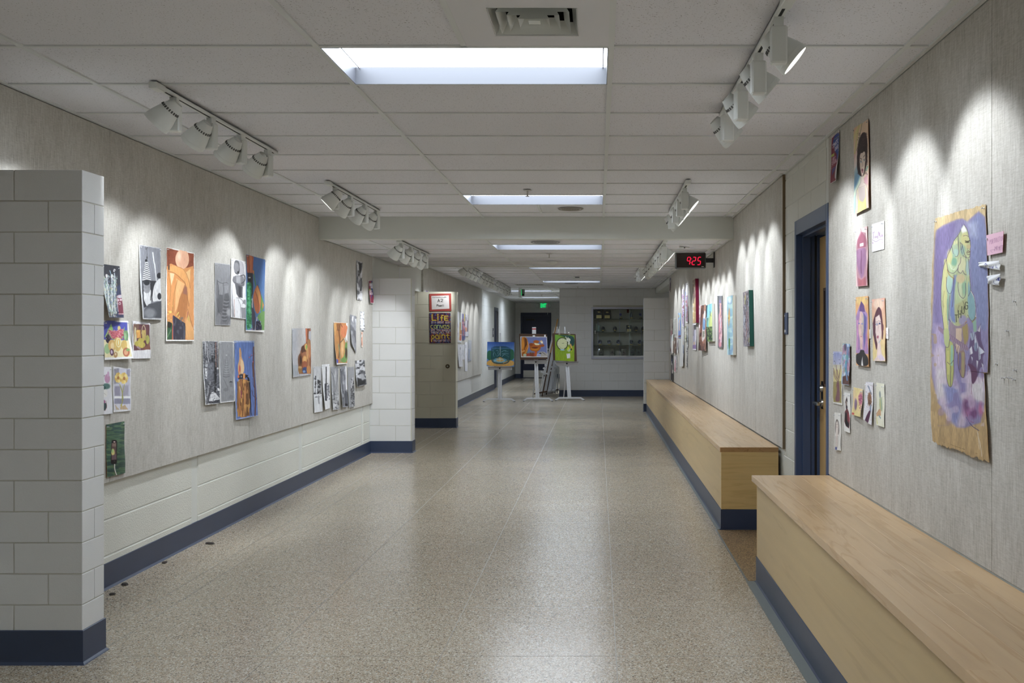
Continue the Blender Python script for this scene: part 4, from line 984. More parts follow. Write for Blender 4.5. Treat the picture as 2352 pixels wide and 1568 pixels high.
    def txt(s, t, x, y, cw, h, c, w, sl=0, up=0, jit=0):    # stroke lettering; (x, y) = lower left corner
        r = random.Random(len(t)*7+int(x))
        for ch in t:
            jy = r.uniform(-jit, jit)
            for st in FONT.get(ch, '').split():
                if len(st) % 2: st = st[:-1]
                q = []
                for i in range(0, len(st), 2):
                    a, b = int(st[i])/4, int(st[i+1])/6; q += [x+a*cw*.74+sl*b*h, y-b*h+jy-up*(x-s.x0 if hasattr(s, 'x0') else 0)]
                if len(q) >= 4: s.l(q, w, c, raw=True)
            x += cw; y -= up*cw
        return s
def lin(c): return np.where(c <= .04045, c/12.92, ((c+.055)/1.055)**2.4)

def solve(wall, quad, lift):
    """corner pixels to points: top corners on the wall, lower corners may hang away from it"""
    if wall[0] == 'Y':
        out = []
        for (px, py) in quad: x, z = F3(px, py, wall[1]); out.append(Vector((x, wall[1], z)))
        return out
    X = {'L': XL, 'N': XRN, 'F': XRF, 'B': XMR}[wall]; sg = 1 if X < 0 else -1
    (tl, tr, br, bl) = quad; out = []
    P = []
    for q in (tl, tr):
        x = X+sg*.004; Y, Z = L3(q[0], q[1], x); P.append(Vector((x, Y, Z)))
    for q, top in ((br, P[1]), (bl, P[0])):
        Y = top.y; x = (q[0]-VX)*Y/FPX; l = (x-X)*sg
        if lift and .004 < l < .2: P.append(Vector((x, Y, CZ+(VY-q[1])*Y/FPX)))
        else:
            x = X+sg*(.012 if lift else .004); Y, Z = L3(q[0], q[1], x); P.append(Vector((x, Y, Z)))
    return P
_arts = {}
def art(name, label, wall, T, q, fn, cat='artwork', group=None, lift=True, thick=.0012, dens=1.0, bulge=.0, pins=2, side='e4e4e0', mat=None, rag=0, off=0.0, parent=None, sat=.22, eL=None, eR=None):
    quad = [((q[i])/T[0]+T[1], q[i+1]/T[0]+T[2]) for i in range(0, 8, 2)]
    P = solve(wall, quad, lift)
    tl, tr, br, bl = P
    if wall[0] == 'Y': n = Vector((0, -1, 0))
    else: n = Vector((1, 0, 0)) if tl.x < 0 else Vector((-1, 0, 0))
    if thick > .005 and wall[0] != 'Y':              # stretched canvas: the face stands off the wall
        X = tl.x; fx = X+n.x*thick; P2 = []
        for (px, py) in quad: Y, Z = L3(px, py, fx); P2.append(Vector((fx, Y, Z)))
        tl, tr, br, bl = P2
    pw = max(math.dist(quad[0], quad[1]), math.dist(quad[3], quad[2])); ph = max(math.dist(quad[0], quad[3]), math.dist(quad[1], quad[2]))
    nu = int(max(6, min(220, pw*dens*1.45))); nv = int(max(8, min(620, ph*dens*1.15)))
    u, v = np.meshgrid(np.linspace(0, 1, nu+1), np.linspace(0, 1, nv+1)); u = u.ravel(); v = v.ravel()
    A = lambda p: np.array(p)[None, :]
    U, V = u[:, None], v[:, None]
    flat = thick > .005 or not lift
    vv = V if flat else V
    pos = (A(tl)*(1-U)+A(tr)*U)*(1-vv)+(A(bl)*(1-U)+A(br)*U)*vv
    if not flat:                                     # hanging curve: close to the wall above, away from it below
        topx = tl.x*(1-u)+tr.x*u; botx = bl.x*(1-u)+br.x*u
        pos[:, 0] = topx+(botx-topx)*v**1.35
    if bulge or not flat:
        b = bulge+(.002 if lift else 0)
        pos += A(n)*(b*np.sin(u*math.pi)*np.sin(v*math.pi*.9)+.0015*np.sin(u*7+v*9))[:, None]
    if rag: pos[:, 2] += (vnoise(u*40, v*0+3, 1, 5)-.5)*rag*((v > .985)*1.0+(v < .01)*.5)
    if eL: pos[:, 1] += (1-u)*np.array([eL(t) for t in v])
    if eR: pos[:, 1] += u**5*np.array([eR(t) for t in v])
    pos += A(n)*off
    # where each grid point shows in the photograph, used only to place the traced shapes on the sheet
    ppx = VX+FPX*pos[:, 0]/pos[:, 1]; ppy = VY-FPX*(pos[:, 2]-CZ)/pos[:, 1]
    pt = Paint(ppx, ppy, T); fn(pt)
    col = np.clip(pt.c, 0, 1)
    nf = len(pos); verts = [tuple(x) for x in pos]; faces = []
    W = nu+1
    for j in range(nv):
        for i in range(nu): a = j*W+i; faces.append((a, a+1, a+W+1, a+W))
    loop = list(range(0, W))+[j*W+nu for j in range(1, nv+1)]+[nv*W+i for i in range(nu-1, -1, -1)]+[j*W for j in range(nv-1, 0, -1)]
    k = len(loop); nn = np.array(n)*thick
    for i in loop: verts.append(tuple(pos[i]))
    for i in loop: verts.append(tuple(pos[i]-nn))
    for i in range(k): j = (i+1) % k; faces.append((nf+i, nf+k+i, nf+k+j, nf+j))
    if flat and not bulge: faces.append(tuple(nf+k+i for i in range(k)))
    else:                                            # the back follows every curl of the front
        b0 = len(verts); us = list(range(0, nu, 4))+[nu]; vs = list(range(0, nv, 4))+[nv]
        for j in vs:
            for i in us: verts.append(tuple(pos[j*W+i]-nn))
        for j in range(len(vs)-1):
            for i in range(len(us)-1): a = b0+j*len(us)+i; faces.append((a, a+len(us), a+len(us)+1, a+1))
    org = tl.copy(); verts = [(a-org.x, b-org.y, c-org.z) for a, b, c in verts]
    me = bpy.data.meshes.new(name); me.from_pydata(verts, [], faces)
    ca = me.color_attributes.new('paint', 'FLOAT_COLOR', 'POINT')
    full = np.ones((len(verts), 4), np.float32); lc = lin(col)**.94; g_ = lc.mean(axis=1, keepdims=True); full[:nf, :3] = np.clip(lc*(1-sat)+g_*sat, 0, .84)
    sd = lin(hx(side)) if isinstance(side, str) else None
    full[nf:, :3] = sd
    ca.data.foreach_set('color', full.ravel()); me.materials.append(mat or M['print'])
    for p in me.polygons[:nu*nv]: p.use_smooth = True
    o = link(name, me, parent)
    o.location = org
    if parent is None: o['label'] = label; o['category'] = cat
    if group and parent is None: o['group'] = group
    if pins and thick < .005 and wall[0] != 'Y':
        for c in ((tl, 1, 1), (tr, -1, 1))[:pins]:
            s = 1 if n.x > 0 else -1
            dy = (.012 if c[1] > 0 else -.012)*(1 if (tr.y > tl.y) else -1)
            pin(o, (c[0].x-org.x+n.x*.001, c[0].y-org.y+dy, c[0].z-org.z-.014), (0, R(90) if n.x > 0 else R(-90), 0))
    return o
GL, GN, GF, GB = 'student artworks pinned to the left wall', 'student artworks on the right wall beside the door', 'student artworks on the far right wall', 'student artworks on the far left wall'

# ---------------------------------------------------------------- left wall, nearest group
TA = (5.2267, 230, 550)
def f(p):
    p.bg('3f4047').vg(300, 920, '3a3b42', '4b4f62').g([205, 560, 240, 545, 290, 520, 290, 930, 150, 940], '3c4260')
    for (x, y0, y1, w, sl) in ((30, 340, 760, 26, 45), (80, 430, 850, 34, 40), (140, 430, 880, 34, 14), (172, 360, 880, 26, 12)):
        p.l([x, y0+10, x+sl*.3, y0+120], w*.5, 'a9b6c2'); p.l([x+sl*.3, y0+120, x+sl, y1], w*1.2, '93a7a5'); p.l([x+sl*.3-4, y0+130, x+sl-6, y1-20], w*.25, 'e4ecf0'); p.l([x+sl*.3+8, y0+140, x+sl+10, y1-20], w*.2, '55607c'); p.l([x, y0, x+2, y0+14], w*.8, 'e6e4e4')
    p.l([118, 372, 130, 430], 8, '8db6cc').e(168, 380, 14, 20, '30313c').e(166, 375, 8, 12, 'd5d2da')
    p.spots(['e8efe6', '9cc7b0', 'c7bb7a', '6e7fb4', 'f2f2f6'], .11, .74, 4, (20, 430, 205, 930), .7, .04)
    p.g([198, 680, 275, 680, 290, 900, 225, 905], '7d3347').e(237, 682, 38, 20, 'c9aebd').e(237, 688, 26, 12, 'b9b9c4').e(220, 725, 12, 14, 'd7b9c4').e(250, 722, 12, 14, 'd7b9c4').e(235, 765, 14, 16, 'e4ccd4').e(235, 765, 8, 9, '7d3347').l([205, 700, 215, 860], 6, 'dcd0da').l([220, 890, 285, 895], 8, 'dcb4bc').streak(.25)
art('bottle_painting', 'narrow painting of clear bottles and a red glass, half behind the wing wall', 'L', TA, (8, 290, 232, 320, 286, 938, 110, 936), f, group=GL, side='c0b8b0')
def f(p):
    p.bg('eeeef0').g([42, 985, 325, 995, 340, 1200, 385, 1405, 52, 1415], 'e8dba2').g([42, 985, 325, 995, 332, 1210, 46, 1200], '3f46b0').e(130, 985, 60, 40, '34368c', so=30)
    p.g([55, 1170, 130, 1005, 155, 1080, 110, 1160], '8fbf63').e(225, 1065, 18, 30, 'd5c064').e(310, 1150, 28, 65, '6f9f68').e(300, 1160, 14, 40, '94c184')
    p.g([80, 1075, 110, 1090, 190, 1100, 280, 1085, 300, 1025, 280, 1180, 240, 1210, 130, 1200], '8fb56e').g([90, 1080, 190, 1105, 285, 1060, 270, 1170, 230, 1195, 140, 1190], 'c95363').spots(['e9a0a4', '9c3448'], .12, .6, 5, (90, 1080, 285, 1195))
    p.e(95, 1190, 27, 52, '2d2236').spots(['d9d4e4'], .2, .78, 8, (70, 1140, 120, 1240)).e(85, 1310, 36, 62, '9ac082').e(140, 1270, 45, 70, 'dcaa50').e(150, 1275, 22, 40, 'f0d18e', so=12).e(290, 1265, 34, 60, 'd9b24b').e(213, 1255, 45, 84, 'dcb752').e(223, 1235, 32, 58, 'f2e2a8').e(223, 1235, 22, 46, 'e5b83f').e(223, 1235, 8, 34, 'f5e8b4')
    p.e(140, 1352, 24, 42, '5c3350').e(138, 1350, 12, 24, 'c9b4cc').e(185, 1382, 24, 34, 'b98a4a').e(185, 1375, 10, 15, 'e8cfa0').e(314, 1350, 42, 55, 'b9613a').e(310, 1352, 24, 34, 'dd9a66').e(335, 1322, 22, 18, '7ca455').streak(.12)
art('fruit_painting', 'bright painting of watermelon and lemons on blue and yellow, beside the wing wall', 'L', TA, (40, 972, 335, 975, 405, 1425, 55, 1445), f, group=GL)
def f(p):
    p.bg('e2e0e6').g([398, 1012, 590, 1018, 602, 1320, 402, 1330], '6a3d42').g([398, 1012, 470, 1012, 440, 1180, 400, 1200], '7d5a4a').g([415, 1050, 430, 1060, 440, 1230, 402, 1275], 'cbbf92').l([500, 1130, 505, 1050, 525, 1020, 545, 1060, 552, 1180], 6, 'd8cc9c').g([498, 1090, 550, 1085, 552, 1210, 505, 1210], 'bfa24c').g([434, 1090, 485, 1085, 488, 1180, 440, 1185], 'e09a2c').e(455, 1100, 20, 14, 'eab43c').e(455, 1250, 40, 34, 'b5a52c').e(490, 1210, 36, 28, 'c3b033').e(500, 1265, 42, 36, 'c8b53a').e(570, 1200, 22, 55, 'b3b243').l([450, 1290, 480, 1310], 20, 'a98a8c').g([520, 1300, 600, 1240, 602, 1320, 520, 1320], '85503c').streak(.2)
art('basket_painting', 'small painting of yellow baskets on dark red with a white paper strip below', 'L', TA, (392, 975, 598, 1000, 607, 1425, 392, 1430), f, group=GL)
TB = (6.2733, 310, 550)
def f(p):
    p.bg('e6e8ea').g([70, 85, 362, 130, 385, 600, 388, 1130, 128, 1135, 95, 600], '7f828c').vg(90, 590, '7d808a', '8b8e98', .4).g([96, 575, 125, 580, 300, 600, 385, 560, 386, 640, 240, 900, 150, 980, 120, 980], '33353a')
    p.g([125, 700, 240, 700, 240, 900, 190, 960, 165, 960, 125, 850], 'd5d7da').e(172, 700, 52, 70, '8e9096').g([120, 640, 225, 640, 225, 690, 120, 690], '77797f').e(170, 645, 55, 60, '84868c').e(170, 622, 44, 36, '2c2e33')
    for i in range(9): y = 330+i*30; w = 20+i*4.5; p.l([168-w, y+10, 168, y-6, 168+w, y+10], 12, 'e2e4e6'); p.l([168-w, y+22, 168, y+8, 168+w, y+22], 8, '3a3b40')
    p.e(162, 300, 18, 18, '26272a').l([172, 240, 172, 110], 4, '2e2f33').l([150, 105, 155, 150, 180, 110], 5, '2e2f33').e(175, 262, 12, 22, '4a4b50').l([225, 640, 240, 760, 225, 870], 12, '2c2e33')
    p.l([258, 190, 270, 300, 295, 430, 305, 590], 16, 'dfe3e6').g([300, 600, 385, 540, 388, 900, 330, 880, 245, 905, 262, 700], 'dcdee2').e(350, 520, 34, 42, '2e3036').e(352, 818, 28, 48, '33353b')
    p.g([200, 930, 388, 880, 388, 1130, 128, 1130, 130, 1010], '4f525a').e(215, 1060, 85, 70, '84888f', so=40).streak(.18)
art('shell_and_skull_painting', 'black, white and grey still life with a striped cone, beside the orange drapery', 'L', TB, (55, 72, 368, 122, 382, 1158, 115, 1145), f, group=GL)
def f(p):
    p.bg('ececea').g([458, 120, 848, 205, 850, 1445, 462, 1442], 'd9822f').g([458, 120, 848, 205, 848, 420, 458, 380], '8c3f1e').streak(.15, .06, .06).e(682, 280, 98, 145, 'e6ac82').e(690, 290, 70, 110, 'd99a74', so=40).e(640, 240, 25, 60, 'f0c8a4', so=30)
    p.g([470, 470, 490, 360, 515, 345, 600, 380, 700, 425, 840, 380, 850, 1440, 480, 1440], 'dc8a33').g([480, 470, 500, 370, 640, 385, 760, 470, 800, 700, 780, 980, 740, 650, 640, 540, 560, 470], 'ea9c40').l([475, 460, 560, 470, 640, 540, 740, 640, 775, 960], 7, '9a5a22').l([600, 385, 700, 425, 760, 520, 795, 700], 6, 'a8682a').e(490, 400, 12, 45, '5a4030').g([500, 480, 570, 490, 525, 660], 'f2c48c').g([600, 560, 720, 640, 660, 800, 600, 1000, 570, 1060], 'f0ac5c').g([720, 650, 760, 760, 755, 1000, 710, 1190, 600, 1120, 620, 900], 'bd6f22').g([715, 660, 750, 690, 755, 800, 690, 780], '9d5e46', so=20).l([610, 580, 550, 860, 545, 1050], 8, 'a8702c').l([480, 500, 520, 680, 500, 900], 8, 'b4742c')
    p.g([740, 470, 800, 420, 790, 620], 'f2b866').l([760, 1000, 800, 1160, 848, 1300], 8, 'a46428').g([720, 1200, 770, 1060, 810, 1230, 848, 1280, 850, 1440, 730, 1440], 'e6a04a').g([745, 1130, 770, 1080, 800, 1200], 'cfa23a').l([765, 1040, 750, 1120], 6, '8c2a4c')
    p.spots(['ecc83c'], .05, .72, 3, (465, 880, 545, 1180), .95).l([600, 1090, 630, 1050], 14, 'e8c640').l([625, 1130, 640, 1100], 12, 'e8c640').g([555, 1090, 640, 1150, 725, 1205, 728, 1442, 555, 1442], '363240').g([545, 1100, 556, 1090, 560, 1440, 550, 1440], '50406a').spots(['5c5f70'], .05, .6, 2, (560, 1120, 720, 1440), .6, .02).g([468, 1180, 530, 1200, 545, 1260, 535, 1440, 462, 1440], '2f5a3c').e(495, 1230, 30, 45, '2a2a24').l([470, 1400, 520, 1300], 14, '5f8c5a').l([543, 1240, 540, 1440], 7, 'd83c20').streak(.1)
art('orange_drapery_painting', 'tall painting of orange cloth folded under a pale round ball', 'L', TB, (455, 108, 855, 195, 852, 1462, 447, 1462), f, group=GL)
TC = (5.407, 230, 820)
def f(p):
    p.bg('dcdce2').e(88, 265, 34, 55, 'c087ae').e(100, 210, 14, 34, 'c79ac0').l([25, 280, 55, 225], 6, '5c4038').e(75, 360, 52, 38, '4d7872', so=14).e(45, 380, 28, 25, '2f5552', so=8).e(60, 450, 34, 50, 'e6e4e0').l([40, 440, 75, 470], 4, 'a8a090').e(40, 560, 24, 35, 'a0407c').g([10, 580, 75, 570, 82, 620, 60, 660, 10, 670], '32484c').l([70, 540, 84, 610, 60, 665], 4, '8c3c40').streak(.06)
art('orchid_watercolour', 'white watercolour sheet with pink flowers and a dark pot, partly behind the wing wall', 'L', TC, (-16, 118, 135, 122, 158, 700, -10, 715), f, group=GL)
def f(p):
    p.bg('dedee2').g([172, 135, 370, 150, 374, 650, 172, 655], 'bfbfd0').r(172, 140, 235, 330, '8f8da0', 14).r(330, 150, 372, 240, '8f8ca2', 10).r(180, 360, 250, 480, '8e8aa0', 16).r(270, 350, 350, 480, 'a3a0b4', 20).r(176, 485, 372, 512, 'eceef4').r(176, 515, 372, 580, '8e8ea8', 6).r(176, 582, 372, 650, 'cfcedc').g([180, 585, 240, 650, 200, 650], 'c9b08c').g([250, 620, 310, 590, 350, 650, 250, 650], 'c4a57a').l([245, 340, 275, 430, 285, 520, 262, 600], 10, '9a9a3c').l([300, 340, 280, 430, 268, 540], 8, 'a8a84c').e(262, 600, 8, 18, 'c0b02c')
    for (cx, cy, r) in ((225, 255, 40), (298, 262, 44)):
        for k in range(9): a = k*.7; p.e(cx+r*.7*math.cos(a), cy+r*1.1*math.sin(a), r*.42, r*.55, ['e4c24c', 'd6a83a', 'ecd273'][k % 3])
        p.e(cx, cy, r*.35, r*.5, 'b0702a')
    p.streak(.08)
art('daffodil_watercolour', 'watercolour of two yellow daffodils in a glass, above the green painting', 'L', TC, (162, 118, 378, 140, 382, 665, 165, 685), f, group=GL)
def f(p):
    p.bg('2f5248').vg(830, 1480, '2c4c46', '365c48', .8).spots(['5f7c50', '24403c', '476a4a'], .012, .56, 2, None, .8, .045).streak(.25, .02, .12)
    p.g([138, 1040, 150, 1025, 200, 1025, 210, 1045, 212, 1300, 200, 1328, 140, 1328, 133, 1300], '1c1616').g([142, 1065, 198, 1060, 206, 1270, 142, 1278], '5f4640').r(150, 1070, 196, 1110, '84685e').e(160, 1180, 22, 40, 'd8c46a', so=8).e(155, 1165, 12, 25, '9cc46c').g([148, 1220, 200, 1200, 204, 1270, 150, 1275], '6c5058').e(175, 1050, 12, 7, 'f0c8c4').e(177, 1290, 9, 8, '3c3232').l([180, 1330, 180, 1390, 205, 1465], 11, 'e2e6de').l([172, 1330, 174, 1390, 196, 1460], 3, '8c3c30')
art('green_painting', 'small green painting of a black handset with a white cord, lowest on the left wall', 'L', TC, (72, 838, 300, 795, 312, 1435, 82, 1490), f, group=GL, bulge=.02, side='b07040')
TD = (7.4667, 480, 570)
def f(p):
    p.bg('d8d9da').g([105, 255, 362, 285, 368, 1310, 108, 1310], '85868b').vg(260, 560, '8c8d92', '7c7d82', .5).g([130, 540, 190, 590, 240, 600, 330, 600, 335, 800, 380, 1200, 320, 1310, 200, 1310, 130, 1180], '6d6e73').g([150, 570, 240, 610, 245, 800, 180, 790], '85868b').g([180, 790, 240, 800, 230, 1100, 150, 1100, 140, 950], '5e5f64').g([255, 600, 330, 600, 335, 760, 265, 780], '8b8c92').l([255, 630, 335, 625], 5, '4c4d52').l([140, 540, 150, 570, 210, 600, 250, 600, 300, 585, 335, 610], 6, '3c3d42').l([145, 570, 170, 700, 145, 950, 165, 1100, 205, 1130], 7, '46474c').g([125, 1180, 175, 1110, 205, 1140, 200, 1310, 130, 1310], '7d7e83')
    p.g([265, 780, 345, 770, 360, 1000, 320, 1270, 215, 1260, 250, 1000], '5d5e63')
    for i in range(12): y = 880+i*30; x = 300-i*3.5; p.l([x-42, y, x+5, y+14, x+44, y+2], 7, ['3c3d42', 'a4a5aa'][i % 2])
    p.e(340, 1100, 40, 65, '9a9b9f', so=25).streak(.15)
art('grey_column_drawing', 'plain grey drawing of a jug and ribbed column, high on the left wall', 'L', TD, (100, 245, 365, 278, 372, 1322, 105, 1318), f, group=GL)
def f(p):
    p.bg('e2e2e6').g([445, 195, 600, 225, 610, 560, 560, 470, 520, 440, 440, 430], 'a8a6ac').g([445, 195, 520, 215, 530, 400, 500, 460, 450, 440, 415, 330], '5c5d62').e(470, 330, 45, 90, '84848a').e(500, 410, 12, 20, '26262a').g([430, 460, 600, 470, 620, 640, 560, 660, 450, 620, 400, 560], '77777d').g([460, 470, 540, 480, 540, 600, 470, 590], '9c9ca2').l([540, 470, 610, 450, 620, 560, 560, 600], 14, '3a3a40').l([420, 480, 400, 560, 450, 590, 560, 650, 600, 600], 6, '38383e')
    p.g([445, 600, 580, 660, 575, 850, 510, 850, 470, 780], '5b5c62').g([500, 640, 560, 660, 550, 840, 520, 840], '3c3d44').l([470, 850, 560, 870, 590, 930], 8, '5c5c62').l([500, 880, 545, 980, 540, 1200], 7, '77777c').l([440, 1180, 430, 880], 6, 'c07a64').g([590, 880, 630, 880, 640, 1200, 560, 1200, 550, 1020], '8a8a90').e(590, 990, 38, 40, 'e4e4e8').l([560, 1020, 620, 1030], 8, '5a5a60').g([390, 560, 410, 900, 440, 1180, 390, 1180], '9a9aa0').streak(.12)
art('figure_ink_drawing', 'black and white torso drawing between the grey drawing and the blue and orange painting', 'L', TD, (382, 172, 630, 228, 640, 1215, 375, 1182), f, group=GL)
def f(p):
    p.bg('3c6cab').vg(140, 1050, '3762a4', '4a7cb8').g([640, 115, 765, 145, 750, 430, 655, 420], 'b4532a').g([680, 120, 740, 130, 730, 420, 700, 420], 'cc6c34').l([680, 130, 700, 420], 10, '7d3c28').g([655, 420, 755, 425, 755, 780, 730, 860, 660, 600], '33333c').g([670, 500, 720, 515, 720, 570, 670, 570], '201c20').r(680, 495, 715, 515, 'c9c4b8')
    p.g([650, 560, 740, 600, 730, 900, 735, 1300, 700, 1395, 640, 1390, 645, 800], '1f7d4c').g([675, 640, 725, 650, 700, 800, 720, 1000, 690, 1180, 670, 1000], '38b070').spots(['6fcf8c', '145c38'], .04, .62, 6, (650, 580, 735, 1390), .6).l([760, 380, 780, 500, 800, 640], 14, '4c8c3c').g([750, 380, 775, 385, 770, 450, 755, 440], 'c9702c')
    p.g([785, 700, 832, 618, 870, 700, 900, 850, 880, 1080, 815, 1140, 770, 980, 755, 830], 'd9702c').g([830, 640, 880, 800, 880, 1000, 850, 900, 800, 760], 'e89438').l([800, 740, 850, 900, 845, 1100], 9, '8c4420').l([832, 620, 880, 750, 900, 900], 6, '5c3020').g([895, 780, 940, 960, 935, 1040, 900, 1090, 885, 1080], '5c9c48').g([910, 900, 940, 980, 920, 1050], 'e08030').g([820, 1160, 930, 1060, 968, 1100, 955, 1420, 905, 1420, 860, 1250], '6ca04e')
    p.g([730, 880, 755, 850, 760, 1000, 800, 1150, 790, 1400, 745, 1400, 730, 1100], '4a4458').g([735, 870, 752, 850, 750, 1030, 735, 1010], 'd8d4dc').l([825, 1180, 795, 1400], 12, 'e4ccc4').l([735, 1380, 745, 1410], 10, 'c85c38').g([810, 1250, 870, 1240, 905, 1330, 905, 1415, 800, 1410], '27263c').spots(['5458a0', 'b8b4c8'], .06, .72, 1, (810, 1250, 900, 1410), .6).streak(.1).r(630, 1402, 960, 1450, 'e6e2e0')
art('blue_orange_painting', 'tall painting of orange petals and green glass against bright blue', 'L', TD, (640, 105, 965, 195, 948, 1442, 632, 1420), f, group=GL)
TE = (7.4667, 460, 770)
def f(p):
    p.bg('dcdde0').g([42, 105, 300, 105, 325, 700, 335, 1150, 100, 1170, 60, 560], '4c4f58').g([70, 110, 110, 110, 80, 400], 'a9abb2').g([115, 110, 240, 110, 240, 330, 170, 420, 130, 300], '7b7e86').l([120, 120, 115, 300, 160, 520], 10, 'c8cacf').l([70, 130, 60, 250, 100, 500], 8, '24262c').g([75, 560, 170, 560, 190, 600, 130, 760, 90, 740], 'd4d6da').e(105, 490, 25, 60, 'b6b8be').g([190, 340, 230, 350, 225, 470, 190, 460], '26282e').g([240, 110, 275, 110, 285, 560, 270, 1010, 245, 1010, 240, 560], '1d1e24').l([262, 120, 270, 540], 9, 'c48c7c').l([285, 120, 315, 560], 16, '8a8088').g([130, 480, 240, 460, 225, 740, 160, 820, 110, 780], '676a74').l([165, 800, 100, 1140], 34, '8d8f96').l([150, 840, 175, 900, 120, 1100], 12, '3a3c44').g([185, 980, 240, 960, 330, 1070, 335, 1100, 150, 1140, 150, 1090], 'd9dade').g([280, 580, 325, 570, 320, 900, 285, 880], '5d606a').e(300, 565, 22, 16, 'e0e0e4').g([290, 900, 335, 910, 335, 950, 300, 950], 'e0e0e4').g([120, 1150, 335, 1095, 338, 1160, 110, 1170], '3c3e46').spots(['202228', '9a9ca4'], .06, .68, 3, None, .5).streak(.2)
art('birch_bark_painting', 'black and white painting of peeling shapes, beside the faint grey shell drawing', 'L', TE, (38, 97, 305, 98, 345, 1160, 88, 1192), f, group=GL)
def f(p):
    p.bg('e0e1e3').g([330, 110, 562, 115, 582, 1118, 358, 1140], '8b8d92').l([385, 120, 395, 700], 5, '7a7c80').l([520, 130, 545, 650], 8, '7c7e84').e(448, 338, 14, 12, 'b6b8bc').l([440, 360, 400, 700], 5, '6a6c72').l([455, 360, 495, 690], 5, '6a6c72')
    for i in range(12): y = 450+i*20; w = 14+i*3.2; p.l([448-w, y, 448, y+8, 448+w, y], 5, ['a6a8ac', '5c5e64'][i % 2])
    p.l([395, 705, 450, 715, 500, 700], 9, '55575e').l([400, 740, 450, 850, 480, 930, 430, 960], 6, '5f6167').e(440, 930, 45, 30, '7a7c80').e(526, 805, 27, 18, '26272c').g([500, 805, 555, 805, 550, 880, 510, 890], '7b7d83').e(530, 1060, 40, 40, '7c7e84', so=20).l([450, 360, 445, 640], 4, '9fa1a6').streak(.15)
art('faint_shell_drawing', 'faint grey pencil drawing of a cone shell, in the middle of the lower group', 'L', TE, (325, 98, 570, 105, 595, 1130, 345, 1160), f, group=GL)
def f(p):
    p.bg('e2e2ee').g([585, 118, 918, 118, 960, 900, 985, 1365, 622, 1430], '4466b0').vg(120, 1350, '4a68a8', '5f7cc8', .6).streak(.25, .08, .01)
    p.g([672, 215, 682, 200, 705, 260, 705, 370, 740, 440, 758, 530, 745, 650, 680, 680, 650, 640, 640, 520, 672, 400, 665, 300], 'd49a5c').g([690, 400, 740, 450, 755, 560, 735, 650, 700, 650], 'e6bc84').l([690, 230, 686, 370], 8, 'a06430').e(678, 570, 12, 55, 'c8402c').e(662, 640, 10, 45, 'e07a30').g([640, 680, 740, 660, 820, 680, 820, 700, 760, 740, 645, 755], '241e28').e(700, 700, 26, 40, '2c2c38').e(705, 705, 10, 16, '8a8a98').r(735, 650, 768, 740, 'e08c28').e(655, 705, 18, 26, 'd8602c')
    p.g([640, 755, 720, 750, 800, 745, 850, 900, 860, 1380, 625, 1425], 'b06a20').g([800, 745, 850, 800, 850, 1375, 800, 1380], '7c4c1c').g([790, 710, 840, 720, 860, 860, 880, 1375, 862, 1378, 845, 900, 820, 760], '18181e').g([720, 760, 775, 750, 750, 900, 740, 1100], 'd99430').l([660, 770, 680, 900, 700, 1100, 722, 1280], 12, 'e8b040').l([690, 760, 705, 900, 715, 1060], 7, '5c2430').l([700, 950, 705, 1060], 22, '8c3048').l([725, 760, 735, 1000, 730, 1380], 12, '4c2c18').l([780, 800, 740, 1380], 18, 'c88430').l([640, 800, 650, 1380], 16, '7d5420').l([800, 1000, 790, 1370], 14, '4c2e16').spots(['e8a838', '5c3414'], .05, .68, 2, (630, 780, 850, 1400), .6, .012)
    p.l([915, 200, 910, 480, 925, 760, 945, 1050, 940, 1370], 20, '6a3c30').l([905, 470, 900, 520, 915, 700], 26, '6c4438').l([840, 380, 880, 345, 915, 350], 6, '402838').e(842, 376, 8, 10, 'c8405c').e(880, 335, 7, 9, 'c8405c').e(905, 455, 8, 9, 'd04860').l([900, 740, 905, 850, 930, 900], 8, '4c2c30').l([885, 940, 905, 1030, 935, 1060], 7, '4c2c30').l([975, 1060, 945, 1120], 8, '4c2c40').l([590, 160, 608, 235], 5, '38405c')
art('candle_painting', 'tall painting of a candle shape over amber strands on blue, with bare twigs', 'L', TE, (580, 92, 922, 92, 992, 1372, 612, 1450), f, group=GL)
TF = (6.5333, 660, 720)
def f(p):
    p.bg('a7a8ae').vg(220, 920, '9c9da4', 'a9a9ae').g([150, 225, 280, 225, 275, 450, 160, 760], 'aca7a4', 60).g([75, 770, 160, 770, 165, 925, 85, 940], '9a9fa6').g([272, 222, 352, 222, 350, 260, 322, 262, 318, 390, 345, 400, 355, 600, 355, 900, 175, 905, 160, 720, 190, 600, 215, 500, 245, 470, 280, 440], '8a4a22').g([275, 225, 300, 225, 300, 420, 280, 420], 'b0572c').l([312, 230, 308, 400], 10, '4c2416').e(240, 540, 34, 60, '56301c').e(258, 610, 32, 36, '9c5c30').e(282, 500, 22, 50, 'd89a3c').e(288, 510, 12, 40, '6ea43c').e(322, 440, 24, 60, 'a06c30').e(330, 560, 26, 110, 'b86c34').e(300, 600, 18, 90, 'c88c44')
    p.e(190, 700, 32, 100, '6c4020').e(200, 690, 14, 60, '3c2014').e(260, 690, 32, 60, 'c8842c').e(262, 680, 18, 35, 'dba04c').e(260, 770, 36, 60, '9c4c20').e(192, 840, 30, 60, '9a6824').e(192, 805, 26, 18, 'c09048').e(265, 850, 42, 48, '2c3c6c').e(250, 870, 20, 18, '6a8cb8').e(320, 840, 32, 65, 'b87428').e(318, 720, 12, 80, 'a86c38').streak(.12)
art('brown_pots_painting', 'painting of stacked brown pots on grey, alone in the middle of the left wall', 'L', TF, (70, 222, 352, 218, 360, 915, 88, 958), f, group=GL)
